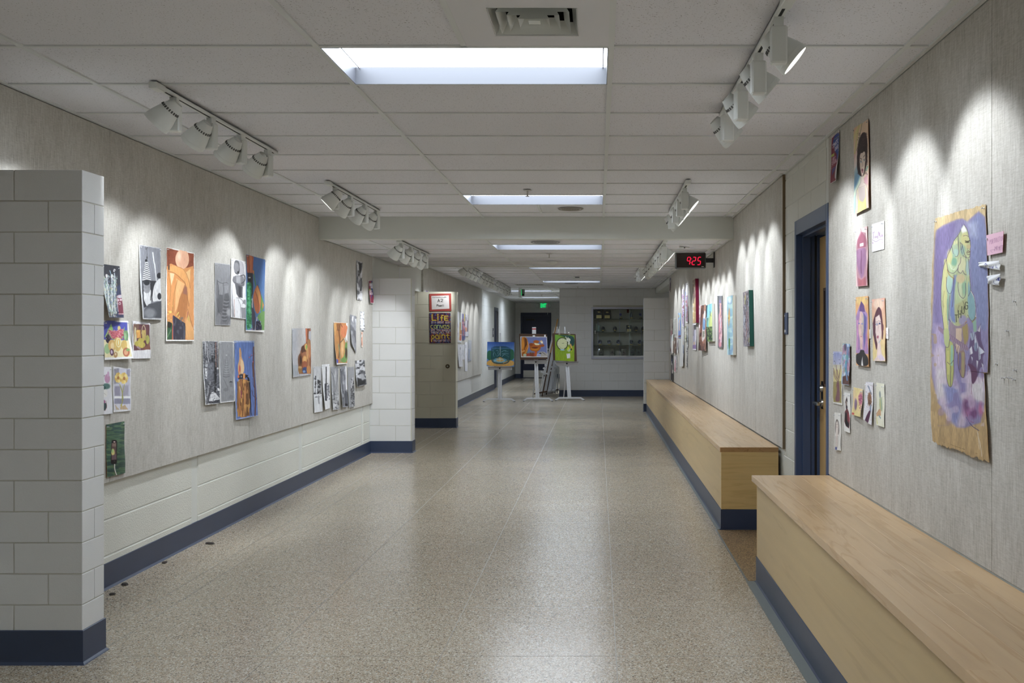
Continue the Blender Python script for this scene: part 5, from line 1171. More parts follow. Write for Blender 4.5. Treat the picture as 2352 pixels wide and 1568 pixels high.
def f(p):
    p.bg('eceae4').g([695, 135, 885, 140, 905, 430, 900, 745, 745, 750, 700, 400], 'cc7c30').g([695, 140, 760, 140, 720, 330, 695, 300], 'e09c40').g([880, 140, 905, 140, 905, 420, 870, 370, 885, 250], 'ecebe8').g([820, 180, 900, 175, 900, 250, 875, 355, 820, 350, 800, 260], 'da7434').e(745, 470, 30, 210, 'c98430').g([740, 150, 800, 150, 790, 260, 740, 250], '9c5c24').l([775, 240, 790, 420, 770, 660], 12, '6c4020').l([800, 150, 825, 200], 10, '7a3030').e(828, 520, 34, 150, 'd2913e').e(825, 520, 18, 120, 'e3b068').g([865, 430, 908, 430, 905, 735, 810, 735, 800, 680, 860, 640], '6c9a42').e(882, 590, 16, 80, '4c3424').l([770, 460, 790, 640, 800, 740], 12, '8c9a68').g([850, 360, 880, 370, 895, 430, 870, 425], 'b8c0b4').g([735, 680, 765, 690, 760, 745, 745, 745], '3c40c0').l([840, 380, 800, 430], 10, '4c4434').streak(.14).r(740, 742, 905, 770, 'eceae6')
art('orange_horns_painting', 'painting of orange horn shapes with a green corner, above the row of grey drawings', 'L', TF, (694, 124, 905, 142, 900, 750, 742, 766), f, group=GL)
def f(p):
    p.bg('8a8b92').g([975, 40, 990, 40, 985, 130, 970, 90], 'dadbe0').spots(['d0d2d8', '5c5d64'], .03, .6, 4, None, .8, .012).streak(.3, .1, .02)
art('curling_grey_drawing', 'grey drawing whose lower corner curls far off the wall, beside the orange horns painting', 'L', TF, (938, 12, 1035, 38, 1032, 602, 965, 440), f, group=GL)
def mk(kind):
    def f(p):
        if kind == 0: p.bg('c6c7ca').vg(800, 1480, 'b4b5b8', 'd2d3d6').streak(.12, .1, .01).l([425, 935, 415, 1200], 14, '16181a').g([450, 990, 500, 1000, 500, 1200, 450, 1190], '2c2d30', 14).l([405, 1200, 500, 1195], 22, '1e1f22').l([440, 1060, 440, 1240], 10, 'c8c8cc').l([470, 1230, 475, 1350], 12, '6a6b70', 10).spots(['303136', 'e0e0e4'], .05, .64, 2, (400, 960, 510, 1260), .6)
        elif kind == 1: p.bg('e0e0e3').l([583, 800, 580, 1080], 15, '1e2022').l([575, 1060, 580, 1295], 30, '2c2e38', 8).g([600, 1080, 640, 1040, 640, 1180, 600, 1260], '9a9ca6').spots(['50525c'], .07, .6, 3, (560, 1040, 640, 1290), .7)
        elif kind == 2: p.bg('9c9da2').vg(800, 1440, '94959a', 'a8a9ac').l([660, 870, 700, 960, 700, 1300], 10, '5c5d62').l([760, 850, 740, 1050, 700, 1250], 9, '6c6d72').l([720, 830, 715, 1000], 14, 'b8b9bd').spots(['3c3d42', 'c8c9cc'], .05, .6, 6, (670, 1180, 780, 1430), .7).streak(.2)
        elif kind == 3: p.bg('85868e').g([868, 790, 890, 790, 905, 1140, 880, 1140, 875, 950], 'e2e2e6').l([800, 830, 830, 1100, 840, 1380], 12, '40424a').g([860, 1150, 905, 1180, 910, 1385, 860, 1370], '50525a').r(868, 1350, 905, 1385, '101012').spots(['b8bac2', '3c3e46'], .04, .62, 8, (795, 830, 870, 1400), .6, .02)
        elif kind == 4: p.bg('939498').g([950, 1100, 1000, 1000, 1010, 1385, 955, 1390], '55565a').spots(['1e1f22', 'b8b8bc'], .07, .58, 4, (950, 980, 1010, 1390), .8).l([985, 960, 960, 1120], 10, 'd0d0d4')
        else: p.bg('a4a5aa').spots(['d4d5da', '1c1d20', '3c3d42', 'c4c5ca'], .035, .56, 3, None, .85).g([1050, 960, 1170, 1000, 1175, 1060, 1050, 1090], '141518', 20).e(1130, 950, 25, 50, '9c9da2', so=12)
        p.streak(.1)
    return f
ws = ['light grey smudged', 'white', 'mid grey streaked', 'blue grey streaked', 'plain grey'];
for i, (q, lb) in enumerate((((388, 795, 505, 792, 528, 1465, 405, 1488), 'light grey drawing with black smudges, first in the low row of five narrow drawings'), ((516, 765, 630, 755, 640, 1415, 568, 1442), 'white drawing with one black vertical stroke, second in the low row of five'), ((652, 800, 762, 800, 778, 1435, 688, 1448), 'grey streaked drawing, middle of the low row of five narrow drawings'), ((790, 800, 885, 785, 915, 1395, 832, 1408), 'blue grey drawing with a white edge, fourth in the low row of five'), ((905, 805, 1000, 795, 1012, 1392, 925, 1415), 'plain grey drawing with a dark lower edge, last in the low row of five'), ((1015, 708, 1158, 690, 1190, 1062, 1050, 1100), 'small black and white leaf drawing, just above the low row near the corner'))):
    art('charcoal_drawing', lb, 'L', TF, q, mk(i), group=GL)
TG = (6.5333, 800, 590)
def f(p): p.bg('b4b4ba').spots(['d8d8dc', '2c2d30', '505156', 'e4e4e8'], .04, .55, 5, (122, 70, 215, 640), .85, .018).g([160, 90, 200, 90, 200, 180, 165, 300], '26272a', 20).l([130, 120, 135, 280], 18, '9a9ba2').e(175, 400, 22, 60, '707178', so=14).e(175, 590, 26, 40, 'dedee2', so=12)
art('high_charcoal_drawing', 'tall black and white drawing pinned highest, near the corner of the left wall', 'L', TG, (120, 42, 208, 78, 210, 655, 135, 640), f, group=GL)
def poster(p, x0, y0, x1, y1, s):
    W, H = x1-x0, y1-y0; X = lambda a: x0+a*W; Y = lambda b: y0+b*H
    p.bg('e4e2e2').g([X(.06), Y(.03), X(.94), Y(.03), X(.94), Y(.97), X(.06), Y(.97)], '8c1238').g([X(.5), Y(.03), X(.94), Y(.03), X(.94), Y(.7), X(.7), Y(.62), X(.7), Y(.5), X(.4), Y(.38)], '1f3f98').g([X(.45), Y(.66), X(.75), Y(.6), X(.5), Y(.82)], '5c3a8c')
    p.txt('SMACK', X(.2), Y(.24), W*.14, H*.09, 'e6e0ea', s, .05*W/H).txt('DAB', X(.4), Y(.35), W*.15, H*.09, 'e6e0ea', s).txt('ART', X(.22), Y(.52), W*.14, H*.08, 'e0c8d4', s).txt('SHOW', X(.22), Y(.62), W*.14, H*.08, 'e0c8d4', s)
    p.g([X(.06), Y(.4), X(.45), Y(.38), X(.45), Y(.43), X(.06), Y(.455)], 'b4c030').l([X(.4), Y(.13), X(.9), Y(.1)], H*.012, 'b8c030')
def f(p): poster(p, 302, 345, 385, 698, 7)
art('art_show_poster', 'small red and blue poster in the corner where the left linen wall ends', 'L', TG, (302, 345, 362, 358, 390, 698, 332, 690), f, cat='poster', group='art show posters')
def f(p): p.bg('bdbec2').spots(['1e1f22', 'e8e8ec', '6c6d72'], .06, .56, 3, None, .9).e(208, 870, 16, 35, 'e2e2e8').e(212, 990, 30, 60, 'd4d4da', so=15)
art('small_ink_drawing', 'small black and white ink drawing near the wall corner', 'L', TG, (178, 815, 236, 820, 248, 1105, 178, 1100), f, group=GL)
def f(p): p.bg('e0b496').l([205, 1125, 205, 1350], 14, 'd88c6c').l([195, 1140, 195, 1330], 3, '6c6460').l([222, 1150, 220, 1330], 3, '8c7c74')
art('thin_orange_cutout', 'thin peach coloured strip below the small ink drawing', 'L', TG, (192, 1122, 218, 1128, 218, 1355, 196, 1352), f, group=GL, pins=1)

# ---------------------------------------------------------------- right wall beside the door
TO = (4.9, 2130, 460)
def f(p):
    p.wob(.2)
    p.bg('c4a466').vg(0, 3000, 'c6aa70', 'b48a46', .7).streak(.14, .03, .004)
    p.g([90, 460, 105, 330, 170, 290, 330, 215, 400, 205, 450, 240, 500, 190, 580, 120, 650, 190, 670, 400, 690, 620, 690, 1200, 700, 1940, 655, 1940, 640, 2300, 600, 2500, 420, 2560, 330, 2550, 120, 2280, 50, 1980, 45, 1500, 70, 1000, 78, 700], '7d72a4', so=24)
    p.g([90, 460, 105, 330, 330, 215, 300, 400, 200, 600, 160, 900, 150, 1200, 160, 1500, 80, 1500, 78, 700], '6c5c92', so=40).g([480, 240, 580, 140, 640, 190, 680, 500, 690, 900, 680, 1500, 560, 1400, 540, 1080, 490, 1000, 480, 600], '7078aa', so=40).g([440, 240, 560, 250, 560, 420, 480, 400], '98a0c4', so=60, al=.8).g([150, 1400, 80, 1400, 60, 1800, 190, 1900], '9c86b0', so=60)
    p.g([50, 1700, 200, 1600, 330, 2100, 460, 1900, 640, 2000, 640, 2250, 500, 2200, 420, 2560, 300, 2540, 110, 2250], 'b4a0b8', so=60).g([110, 1900, 200, 1900, 190, 2200, 100, 2250], 'bdb4b8', so=50).g([180, 2080, 330, 2100, 400, 2300, 330, 2530, 280, 2500], '7478b4', so=50).g([340, 2000, 440, 2000, 430, 2180, 370, 2180], '7c70ac', so=40).g([500, 2050, 640, 2000, 640, 2280, 500, 2240], 'c4bcc0', so=50)
    p.e(470, 2330, 75, 110, '8c4a86', so=60).e(520, 2400, 40, 55, '6c3070', so=30).e(600, 2350, 28, 70, 'b04c80', so=30).e(440, 2300, 30, 60, '5c2c60', so=30, al=.7).l([440, 2440, 500, 2540, 580, 2590], 7, '38346c').l([440, 2380, 470, 2480, 520, 2500], 8, '8c3c70').l([560, 2600, 600, 2760, 612, 2880], 7, 'd4c4a4').l([570, 2620, 585, 2800], 5, 'd4c4a4').spots(['8468a0', 'c0a8c0'], .012, .62, 7, (120, 1900, 640, 2540), .5)
    O = '4c3058'
    # body
    p.g([380, 330, 410, 268, 450, 330, 480, 440, 485, 520, 480, 640, 462, 720, 475, 860, 490, 1010, 540, 1100, 545, 1320, 500, 1370, 450, 1300, 440, 1370, 380, 1430, 320, 1430, 245, 1340, 250, 1100, 240, 1350, 235, 1560, 240, 1640, 210, 1640, 190, 1450, 155, 1200, 150, 1000, 180, 730, 215, 660, 270, 520, 310, 430, 350, 380], 'a8b478').streak(.1)
    p.g([380, 330, 410, 275, 445, 345, 400, 380], 'dcdadc', so=16).e(420, 440, 42, 80, 'c4be6c', so=20).e(395, 560, 28, 60, '84aa94', so=16).e(310, 560, 44, 75, 'a4bc90', so=14).e(318, 590, 34, 44, '9cc4b0', so=10).e(295, 720, 62, 110, 'a8c084', so=20).e(300, 690, 32, 45, '6ca884', so=16).e(250, 640, 26, 80, 'c8c070', so=16).e(385, 730, 50, 90, 'c4c48c', so=20).l([210, 680, 190, 1000, 200, 1300, 215, 1600], 44, 'c0bc68', so=16).l([235, 900, 235, 1350], 18, '7ca88c', so=10).e(250, 950, 38, 110, '94bca8', so=8)
    p.g([300, 840, 340, 840, 310, 1000, 300, 1200, 330, 1400, 250, 1340, 255, 1100], '6478b0', so=24).g([330, 830, 430, 830, 450, 1100, 440, 1260, 330, 1260, 310, 1050], 'a8bc80', so=20).e(380, 1010, 38, 100, 'b8c490', so=8).e(415, 980, 26, 90, '80ac84', so=14).e(375, 880, 50, 50, 'c4ae74', so=24).g([310, 1180, 440, 1100, 440, 1330, 380, 1420, 320, 1400], 'a6a868', so=20).e(400, 1350, 44, 60, '8c84a8', so=20).l([330, 1420, 400, 1420, 440, 1360], 12, 'b47c50', so=6)
    p.g([455, 870, 490, 1010, 540, 1100, 545, 1320, 500, 1365, 455, 1280], '6c9ca4', so=14).e(455, 760, 20, 90, '94b4ac', so=10).l([490, 1020, 540, 1110, 545, 1310], 8, 'd8c8b8').l([505, 1370, 545, 1320], 14, '8c8438').l([225, 780, 250, 850, 300, 880], 12, 'a08a3c').g([510, 1370, 550, 1340, 555, 1480, 520, 1480], '7ca88c')
    p.txt('THUG', 312, 1368, 38, 80, '303428', 8, up=1.25)
    for q in ([380, 330, 360, 380, 310, 430, 270, 520, 215, 660, 180, 740, 150, 1000, 155, 1200, 185, 1440, 210, 1640], [410, 268, 450, 330, 478, 440, 486, 510, 480, 560], [486, 560, 480, 640, 440, 650, 400, 620], [275, 520, 290, 610, 330, 640, 355, 600, 345, 400], [215, 660, 230, 800, 290, 830, 340, 780, 350, 730], [350, 730, 340, 800, 380, 825, 400, 780, 410, 830, 440, 840], [215, 860, 215, 1000, 250, 1065, 285, 1010, 295, 880], [250, 1070, 240, 1350], [462, 660, 475, 860, 490, 1010, 460, 1080], [490, 1010, 540, 1100, 545, 1320, 500, 1370, 455, 1290], [345, 920, 350, 1050, 400, 1110, 430, 1080, 430, 930], [245, 1340, 290, 1420, 380, 1435, 440, 1370], [300, 840, 300, 1000, 280, 1200]): p.l(q, 5, O)
    p.l([425, 470, 455, 468], 8, '30281c').l([455, 500, 470, 530, 450, 550], 5, O).l([440, 590, 478, 585], 6, '5c3838').l([375, 480, 395, 500, 380, 560], 5, O)
    p.e(452, 470, 18, 9, '4c4830', so=6).e(462, 520, 22, 26, 'b8a468', so=10).l([425, 455, 450, 462, 478, 452], 9, '3c3428').l([445, 575, 462, 568, 480, 578], 7, '5c3838').l([448, 605, 470, 612, 482, 600], 5, '5c4838').l([405, 400, 440, 390, 465, 410], 4, O).l([388, 490, 398, 540, 415, 600, 440, 645], 5, O).l([370, 470, 372, 540, 390, 600], 4, O)
    for a_ in range(4): p.l([245+a_*12, 700+a_*14, 262+a_*10, 770+a_*8, 320, 790-a_*14, 345, 740-a_*16], 4, 'c8d8b0')
    p.l([190, 1020, 175, 1100, 185, 1200], 4, '7c6c48').l([165, 1130, 180, 1220, 176, 1300], 4, '7c6c48').l([225, 1110, 222, 1250, 232, 1400], 4, '5c7c6c').l([355, 1180, 340, 1240, 352, 1290], 5, '5c5c48').l([400, 1130, 415, 1180, 405, 1230], 5, '4c5444').l([260, 1130, 275, 1230, 262, 1300], 5, '5468a8').l([395, 950, 398, 1090], 4, '8c9c6c').e(305, 480, 10, 26, 'd0cc84').e(330, 470, 8, 22, 'd0cc84').e(300, 620, 14, 22, '8cb89c').l([380, 640, 372, 700, 352, 730], 5, O).l([430, 650, 440, 720, 428, 800], 5, '6c8c78')
    # legs, loincloth, club
    p.g([245, 1340, 330, 1430, 440, 1370, 480, 1450, 470, 1560, 430, 1700, 330, 1700, 250, 1540], '8c7484').g([320, 1440, 385, 1440, 385, 1560, 345, 1740, 320, 1680], 'c8a888').g([390, 1430, 450, 1380, 460, 1560, 420, 1640], '9c8440')
    p.g([200, 1560, 300, 1600, 300, 1850, 290, 2060, 262, 2110, 225, 2070, 205, 1850, 205, 1700], 'a8ac4c').l([275, 1640, 275, 1850], 26, '80b494', so=10).l([235, 1700, 235, 1950], 22, 'c0bc50', so=10).g([340, 1700, 425, 1680, 430, 1850, 420, 1995, 390, 2000, 350, 1900], '8c6c64').l([400, 1720, 400, 1980], 26, '9c8c54', so=12).l([365, 1720, 365, 1900], 18, '5c5088', so=12)
    for q in ([205, 1560, 205, 1850, 225, 2070, 262, 2110, 290, 2060, 300, 1850, 300, 1620], [225, 1820, 255, 1850, 295, 1800], [340, 1700, 345, 1880, 385, 1998, 420, 1990, 430, 1850], [320, 1640, 330, 1740, 350, 1640], [262, 1860, 262, 2100]): p.l(q, 5, O)
    p.g([118, 1415, 150, 1425, 330, 1560, 470, 1650, 455, 1710, 260, 1560, 125, 1470], '80607c').streak(.08, .2, .02)
    for i in range(14): x = 200+i*19; p.l([x, 1478+i*13, x-6, 1520+i*13.5], 3, 'b8a0b0')
    p.g([180, 1440, 240, 1440, 250, 1560, 240, 1650, 205, 1650, 190, 1560], 'a8b468').l([205, 1650, 240, 1655, 255, 1560], 5, O)
    p.g([470, 1640, 500, 1480, 545, 1500, 600, 1385, 600, 1560, 650, 1710, 620, 1760, 640, 1900, 600, 1860, 560, 2015, 520, 1900, 500, 2090, 490, 1900, 450, 1830, 480, 1750], '5c4470').g([480, 1500, 530, 1480, 530, 1560, 500, 1580], '8c98b0').g([540, 1500, 575, 1640, 550, 1700, 520, 1650], 'b4b8cc').g([560, 1470, 600, 1390, 590, 1480], 'c4bcc8').g([580, 1640, 650, 1710, 600, 1730], 'bcc0d0').g([470, 1680, 500, 1640, 510, 1720, 480, 1740], 'ccc8d4').g([570, 1640, 600, 1660, 600, 1780, 580, 1800], 'a8b0c4').g([550, 1800, 570, 1810, 560, 1900], 'c4c4d0').g([610, 1830, 630, 1850, 630, 1920], 'b8b8c8').g([490, 1750, 510, 1770, 500, 1830], 'b4b4c8').e(545, 1650, 18, 50, '7080a0').g([450, 1830, 500, 1840, 560, 1900, 560, 2010, 500, 2090, 490, 1900], '5c2c54', so=10).l([455, 1840, 455, 1960], 4, '7c3050').l([615, 1900, 620, 2040], 4, '8c4468').l([495, 2060, 495, 2180], 4, '7c3050')
    for q in ([500, 1480, 530, 1600, 520, 1700], [600, 1390, 560, 1490, 600, 1640, 650, 1710, 590, 1740], [545, 1500, 560, 1640, 545, 1700], [470, 1650, 490, 1760, 520, 1900], [575, 1640, 590, 1800]): p.l(q, 4, O)
    p.spots(['a88448'], .02, .68, 4, (20, 1500, 130, 2500), .6).l([90, 2600, 130, 2800], 20, 'c09850', so=20)
art('big_ogre_painting', 'very tall painting of a green ogre dragging a spiked club, on torn tan paper', 'N', TO, (92, 205, 658, 38, 692, 2935, 58, 2715), f, group=GN, bulge=.018, rag=.012, side='c8a060', dens=1.15, sat=.3, eL=lambda t: .045*math.sin(math.pi*t)**.8+.004*math.sin(t*37), eR=lambda t: -.006*math.sin(math.pi*min(t/.66, 1))+(.034*(1-(t-.66)/.34) if t > .66 else 0)+.002*math.sin(t*41))
TH = (6.5333, 1940, 260)
def f(p):
    p.bg('d8b894').g([125, 900, 250, 900, 250, 1100, 160, 1250, 160, 1520, 125, 1500], '78a8b8', so=20)
    for i, c in enumerate(('dca070', 'd8c460', 'dcb088', 'e0b898', 'd8a890', 'e0c4b4', 'd8c8c0', '8cb4c4', '5c98bc', '4c8cb4', 'c8d8b8', '9cc8b8', '8cbcac')):
        o = i*95; p.l([120, 330+o, 260, 30+o-30], 46, c, so=30)
    p.g([300, 80, 365, 80, 355, 500, 330, 300, 260, 300], 'dcb488', so=20).l([215, 180, 150, 600], 20, 'c8b858', so=12).l([270, 120, 180, 560], 8, '7c8c50').l([150, 620, 130, 800], 12, 'd89a94', so=10).g([285, 980, 350, 900, 350, 1080, 300, 1040], 'c88a94', so=12).l([320, 860, 345, 800], 20, '7cb898', so=10)
    p.g([215, 400, 260, 290, 310, 280, 335, 340, 345, 520, 335, 760, 300, 900, 275, 950, 240, 950, 195, 900, 182, 740, 190, 560], '2e1a1e', so=10).spots(['4c3030'], .08, .55, 2, (190, 290, 345, 920), .5).g([228, 610, 300, 560, 312, 640, 305, 800, 285, 900, 262, 960, 240, 880, 225, 760], 'd8bca4').g([215, 560, 260, 600, 300, 560, 330, 520, 250, 480], '2a181c')
    p.l([236, 672, 255, 690], 8, '241820').l([280, 660, 300, 625], 7, '241820').e(245, 728, 13, 18, 'e4e4e4').e(246, 728, 7, 14, '3c5c5c').e(290, 705, 13, 18, 'e4e4e4').e(291, 706, 7, 13, '3c5040').l([232, 712, 258, 712], 4, '1c1418').l([278, 690, 304, 690], 4, '1c1418').l([268, 730, 275, 790, 262, 800], 4, '7c5848').e(265, 855, 16, 22, '8c3c50').e(265, 885, 11, 12, 'a04c60').l([250, 862, 282, 860], 3, '5c2438')
    p.g([245, 950, 275, 950, 290, 1040, 335, 1080, 350, 1180, 360, 1400, 355, 1440, 190, 1510, 165, 1300, 175, 1170, 210, 1110, 235, 1040], 'd4c0b0').g([210, 1110, 260, 1120, 310, 1090, 310, 1280, 270, 1330, 215, 1290], 'c4b0a8', so=14).l([215, 1115, 260, 1105, 310, 1080], 4, '9c8478').g([205, 1290, 270, 1340, 318, 1250, 325, 1440, 195, 1495], 'dcd664').g([230, 1330, 280, 1350, 300, 1300, 300, 1440, 220, 1470], 'ece880', so=16).l([200, 1130, 205, 1300], 5, 'd8cc50').l([315, 1100, 318, 1260], 5, 'd8cc50').l([245, 960, 240, 1040, 200, 1110, 170, 1190, 165, 1500], 4, '8c6c60').l([285, 1030, 330, 1075, 350, 1180, 362, 1400], 4, '8c6c60').l([190, 1500, 200, 1200], 4, '9c7c70')
art('afro_portrait', 'tall portrait of a woman with a big dark afro and yellow top', 'N', TH, (148, 228, 368, 85, 372, 1415, 152, 1525), f, group=GN, side='a86838', dens=1.2, off=.004, sat=.32)
TI = (3.92, 1880, 260)
def f(p):
    p.bg('d8b4b4').g([340, 1050, 440, 1020, 440, 1160, 425, 1100, 380, 1070, 350, 1110, 340, 1200], 'e0c4c0').g([345, 1150, 380, 1060, 425, 1080, 440, 1170, 430, 1300, 440, 1450, 430, 1550, 350, 1555, 330, 1250], 'b07c88').g([350, 1140, 390, 1068, 425, 1110, 428, 1200, 350, 1220], '9c5068').g([345, 1230, 430, 1200, 430, 1330, 405, 1470, 380, 1490, 350, 1400, 330, 1260], '906088', so=14).l([385, 1240, 385, 1440], 8, '6c3860', so=8).g([370, 1172, 402, 1165, 404, 1192, 372, 1200], 'e8e8f0').g([355, 1480, 385, 1500, 420, 1470, 430, 1550, 358, 1555], 'a85460', so=10).l([380, 1040, 385, 1060], 5, '8c5c60').streak(.1, .1, .02)
art('tongue_painting', 'pink painting of open lips with a long purple tongue', 'N', TI, (337, 1048, 440, 1016, 440, 1552, 340, 1560), f, group=GN, side='b07060')
def f(p): p.bg('e6e4ec').l([485, 1080, 505, 1068], 3, 'a070a0').l([497, 1070, 497, 1130], 3, 'a070a0').l([505, 1110, 512, 1130, 518, 1100, 522, 1130, 530, 1100, 535, 1130], 3, 'a070a0').l([535, 1130, 545, 1050, 548, 1120, 552, 1060, 556, 1120], 3, 'a070a0').l([560, 1100, 565, 1118, 572, 1080, 572, 1115, 580, 1090, 580, 1110], 3, 'a070a0').l([485, 1140, 520, 1160, 560, 1130, 580, 1140], 3, 'a070a0').e(488, 1168, 6, 8, 'c8a8c8').e(576, 1165, 5, 8, 'c8a8c8')
art('signature_note', 'white note with purple handwriting beside the tongue painting', 'N', TI, (480, 1000, 590, 965, 590, 1222, 483, 1250), f, cat='note', lift=False, group=GN, dens=1.6)
TI2 = (3.92, 1880, 660)
def f(p):
    p.bg('dc9c5c').g([385, 120, 440, 240, 440, 500, 450, 560, 450, 600, 330, 590, 325, 460, 330, 280], 'a078b0').e(390, 120, 55, 40, 'd8b060', so=20).g([385, 122, 410, 160, 420, 220, 370, 215, 372, 160], '5c3c78').g([370, 215, 345, 280, 335, 460, 350, 560, 375, 560, 360, 400], '9868a0').g([405, 220, 430, 270, 425, 420, 410, 560, 400, 400], '5c58a0').l([352, 300, 345, 560], 10, 'c07cb0').l([432, 420, 425, 570], 10, 'b868a0').g([372, 230, 385, 212, 402, 235, 408, 330, 400, 440, 395, 500, 395, 560, 372, 555, 372, 480, 358, 380], 'd0a8a0').g([390, 240, 405, 260, 408, 400, 392, 460], 'b0a090', so=8).e(367, 326, 8, 6, '6c6cb0').e(394, 328, 8, 6, '6c70b4').l([382, 330, 386, 395], 3, '98747c').e(384, 440, 8, 5, 'c06474').g([335, 600, 370, 590, 372, 562, 410, 562, 415, 590, 450, 630, 452, 710, 340, 700], '2c2a2c').g([385, 700, 395, 620, 402, 705], 'e0dcd8').streak(.12, .12, .03)
art('purple_hair_portrait', 'portrait with long purple hair and black clothes on orange, under the tongue painting', 'N', TI2, (335, 88, 448, 75, 452, 712, 340, 700), f, group=GN, side='d09050')
def f(p):
    p.bg('e4b494').vg(110, 650, 'e0a088', 'e2cc78').e(540, 150, 45, 50, 'e8c4a8', so=20).g([515, 220, 540, 168, 565, 200, 582, 330, 580, 460, 568, 470, 565, 300, 545, 250, 515, 300, 520, 460, 530, 520, 520, 575, 500, 480, 488, 380, 488, 320], '5c3040').e(490, 345, 8, 26, '6c3a48').e(580, 360, 8, 30, '6c3a48').g([512, 270, 545, 245, 562, 300, 565, 420, 555, 500, 570, 600, 598, 640, 598, 660, 492, 660, 525, 620, 528, 500, 512, 400], 'e0c4bc').e(525, 332, 10, 9, '3c4878').e(550, 326, 9, 8, '3c4878').e(525, 332, 4, 5, 'e8e8f4').l([514, 312, 534, 312], 3, '4c3038').l([538, 300, 562, 308], 3, '4c3038').l([538, 330, 532, 395], 3, 'b88c8c').e(534, 445, 8, 14, 'b04468').l([540, 500, 560, 470], 4, '80b0b8').g([530, 620, 560, 600, 598, 650, 560, 660], 'd0bcd0', so=10).streak(.08, .1, .03)
art('long_neck_portrait', 'portrait of a pale woman with curly dark hair and a long neck', 'N', TI2, (480, 108, 598, 92, 600, 665, 492, 660), f, group=GN, side='c88c50')
def f(p): p.bg('e4e0dc').l([455, 400, 462, 430], 2, 'b8a8a4')
art('name_tag', 'tiny white tag between the two orange portraits', 'N', TI2, (447, 375, 468, 378, 470, 460, 447, 460), f, cat='note', lift=False, pins=0, group='tiny white tags')
def f(p): p.bg('e6e2e0').l([610, 390, 615, 400], 3, 'c88c94').l([608, 410, 620, 430], 3, 'c89098')
art('name_tag', 'tiny white tag at the outer side of the long neck portrait', 'N', TI2, (596, 365, 628, 360, 628, 465, 598, 458), f, cat='note', lift=False, pins=0, group='tiny white tags')
TJ = (5.807, 1900, 780)
def f(p):
    p.bg('d8d6dc').g([84, 175, 195, 175, 190, 845, 80, 825, 70, 560], 'c4b470').g([84, 175, 195, 175, 192, 330, 78, 330], '8c94c8').vg(175, 400, '7c88c4', 'd8d4c8', .6).g([75, 400, 192, 400, 190, 560, 72, 560], 'd4c470', so=40).g([75, 560, 190, 550, 190, 845, 82, 825], '9c8c48').g([120, 560, 160, 560, 165, 700, 170, 830, 100, 820, 130, 700], '7c5058')
    for q in ([145, 570, 100, 500, 75, 400], [145, 560, 120, 420, 125, 340], [150, 560, 165, 450, 180, 340], [130, 520, 100, 450, 85, 380], [155, 520, 130, 400]): p.l(q, 8, '7c5860')
    p.e(95, 285, 6, 5, '303038').e(162, 268, 6, 4, '303038').e(168, 312, 5, 4, '303038').l([108, 290, 108, 360], 3, '3c4c3c').streak(.12)
art('tree_painting', 'small painting of a bare tree under a violet sky, beside the door frame', 'N', TJ, (80, 155, 200, 160, 200, 872, 78, 845), f, group=GN)
def f(p): p.bg('98b8d4').spots(['5c90c0', '706088', 'c8d4e0', '4c9ca0', 'b07890'], .04, .56, 4, (205, 50, 318, 480), .85, .02).e(240, 100, 16, 50, '504860', so=8).e(265, 230, 20, 30, '5ca090', so=10).g([205, 490, 270, 470, 305, 500, 300, 605, 205, 590], '5c3c38').l([255, 430, 265, 540], 14, '5088c0', so=6).l([262, 60, 270, 200, 250, 400], 10, '3c80b4', so=6).e(225, 400, 12, 40, '9c9894').streak(.15)
art('blue_abstract_painting', 'narrow blue abstract painting with a brown foot, overlapping the tree painting', 'N', TJ, (222, 48, 318, 58, 305, 608, 205, 590), f, group=GN, side='604838', off=.006)
def f(p): p.bg('dcdad6').g([262, 760, 270, 800, 262, 900, 285, 960, 305, 1050, 290, 1185, 250, 1150, 225, 1080, 228, 980, 250, 930, 240, 830], '6c2c34').g([262, 760, 272, 830, 240, 840], '18161c').e(255, 850, 12, 40, '8c7c70').e(258, 900, 12, 25, '2c2428').g([230, 990, 260, 960, 262, 1080, 290, 1120, 285, 1180, 240, 1130], '1c181c', so=8).l([285, 990, 295, 1080], 14, '9c3c48', so=6)
art('red_robe_drawing', 'small drawing of a dark haired figure in a red robe, below the blue abstract painting', 'N', TJ, (228, 702, 308, 715, 302, 1245, 228, 1215), f, group=GN)
def f(p): p.bg('dcdad4').g([105, 1150, 115, 1070, 132, 1055, 155, 1100, 160, 1240, 145, 1280, 112, 1260], '6c625c').g([118, 1110, 130, 1080, 146, 1110, 148, 1200, 140, 1420, 112, 1440, 115, 1200], 'dcd0c8').l([118, 1130, 126, 1135], 3, '38302c').l([134, 1132, 142, 1128], 3, '38302c').l([128, 1290, 126, 1430], 3, '6c6460').l([110, 1285, 108, 1440], 3, '6c6460').l([145, 1285, 138, 1440], 3, '6c6460').g([105, 1430, 130, 1430, 130, 1470, 103, 1465], '4c5494').l([130, 1160, 130, 1170], 5, 'a86c6c')
art('long_hair_drawing', 'small pencil drawing of a long haired girl, lowest beside the door frame', 'N', TJ, (98, 968, 182, 978, 180, 1480, 100, 1465), f, group=GN)
def f(p): p.bg('e0c488').spots(['e4a8a0', 'e0cc70'], .015, .5, 3, None, .6).e(445, 790, 26, 80, 'b85478', so=14).spots(['d88ca0', '903860'], .07, .6, 2, (415, 720, 475, 960), .7).e(380, 860, 18, 75, '806080', so=8).e(345, 985, 16, 16, 'c84440').streak(.1)
art('yellow_blossom_drawing', 'small curling yellow sheet with pink and violet shapes', 'N', TJ, (352, 632, 478, 660, 440, 1030, 330, 998), f, group=GN)
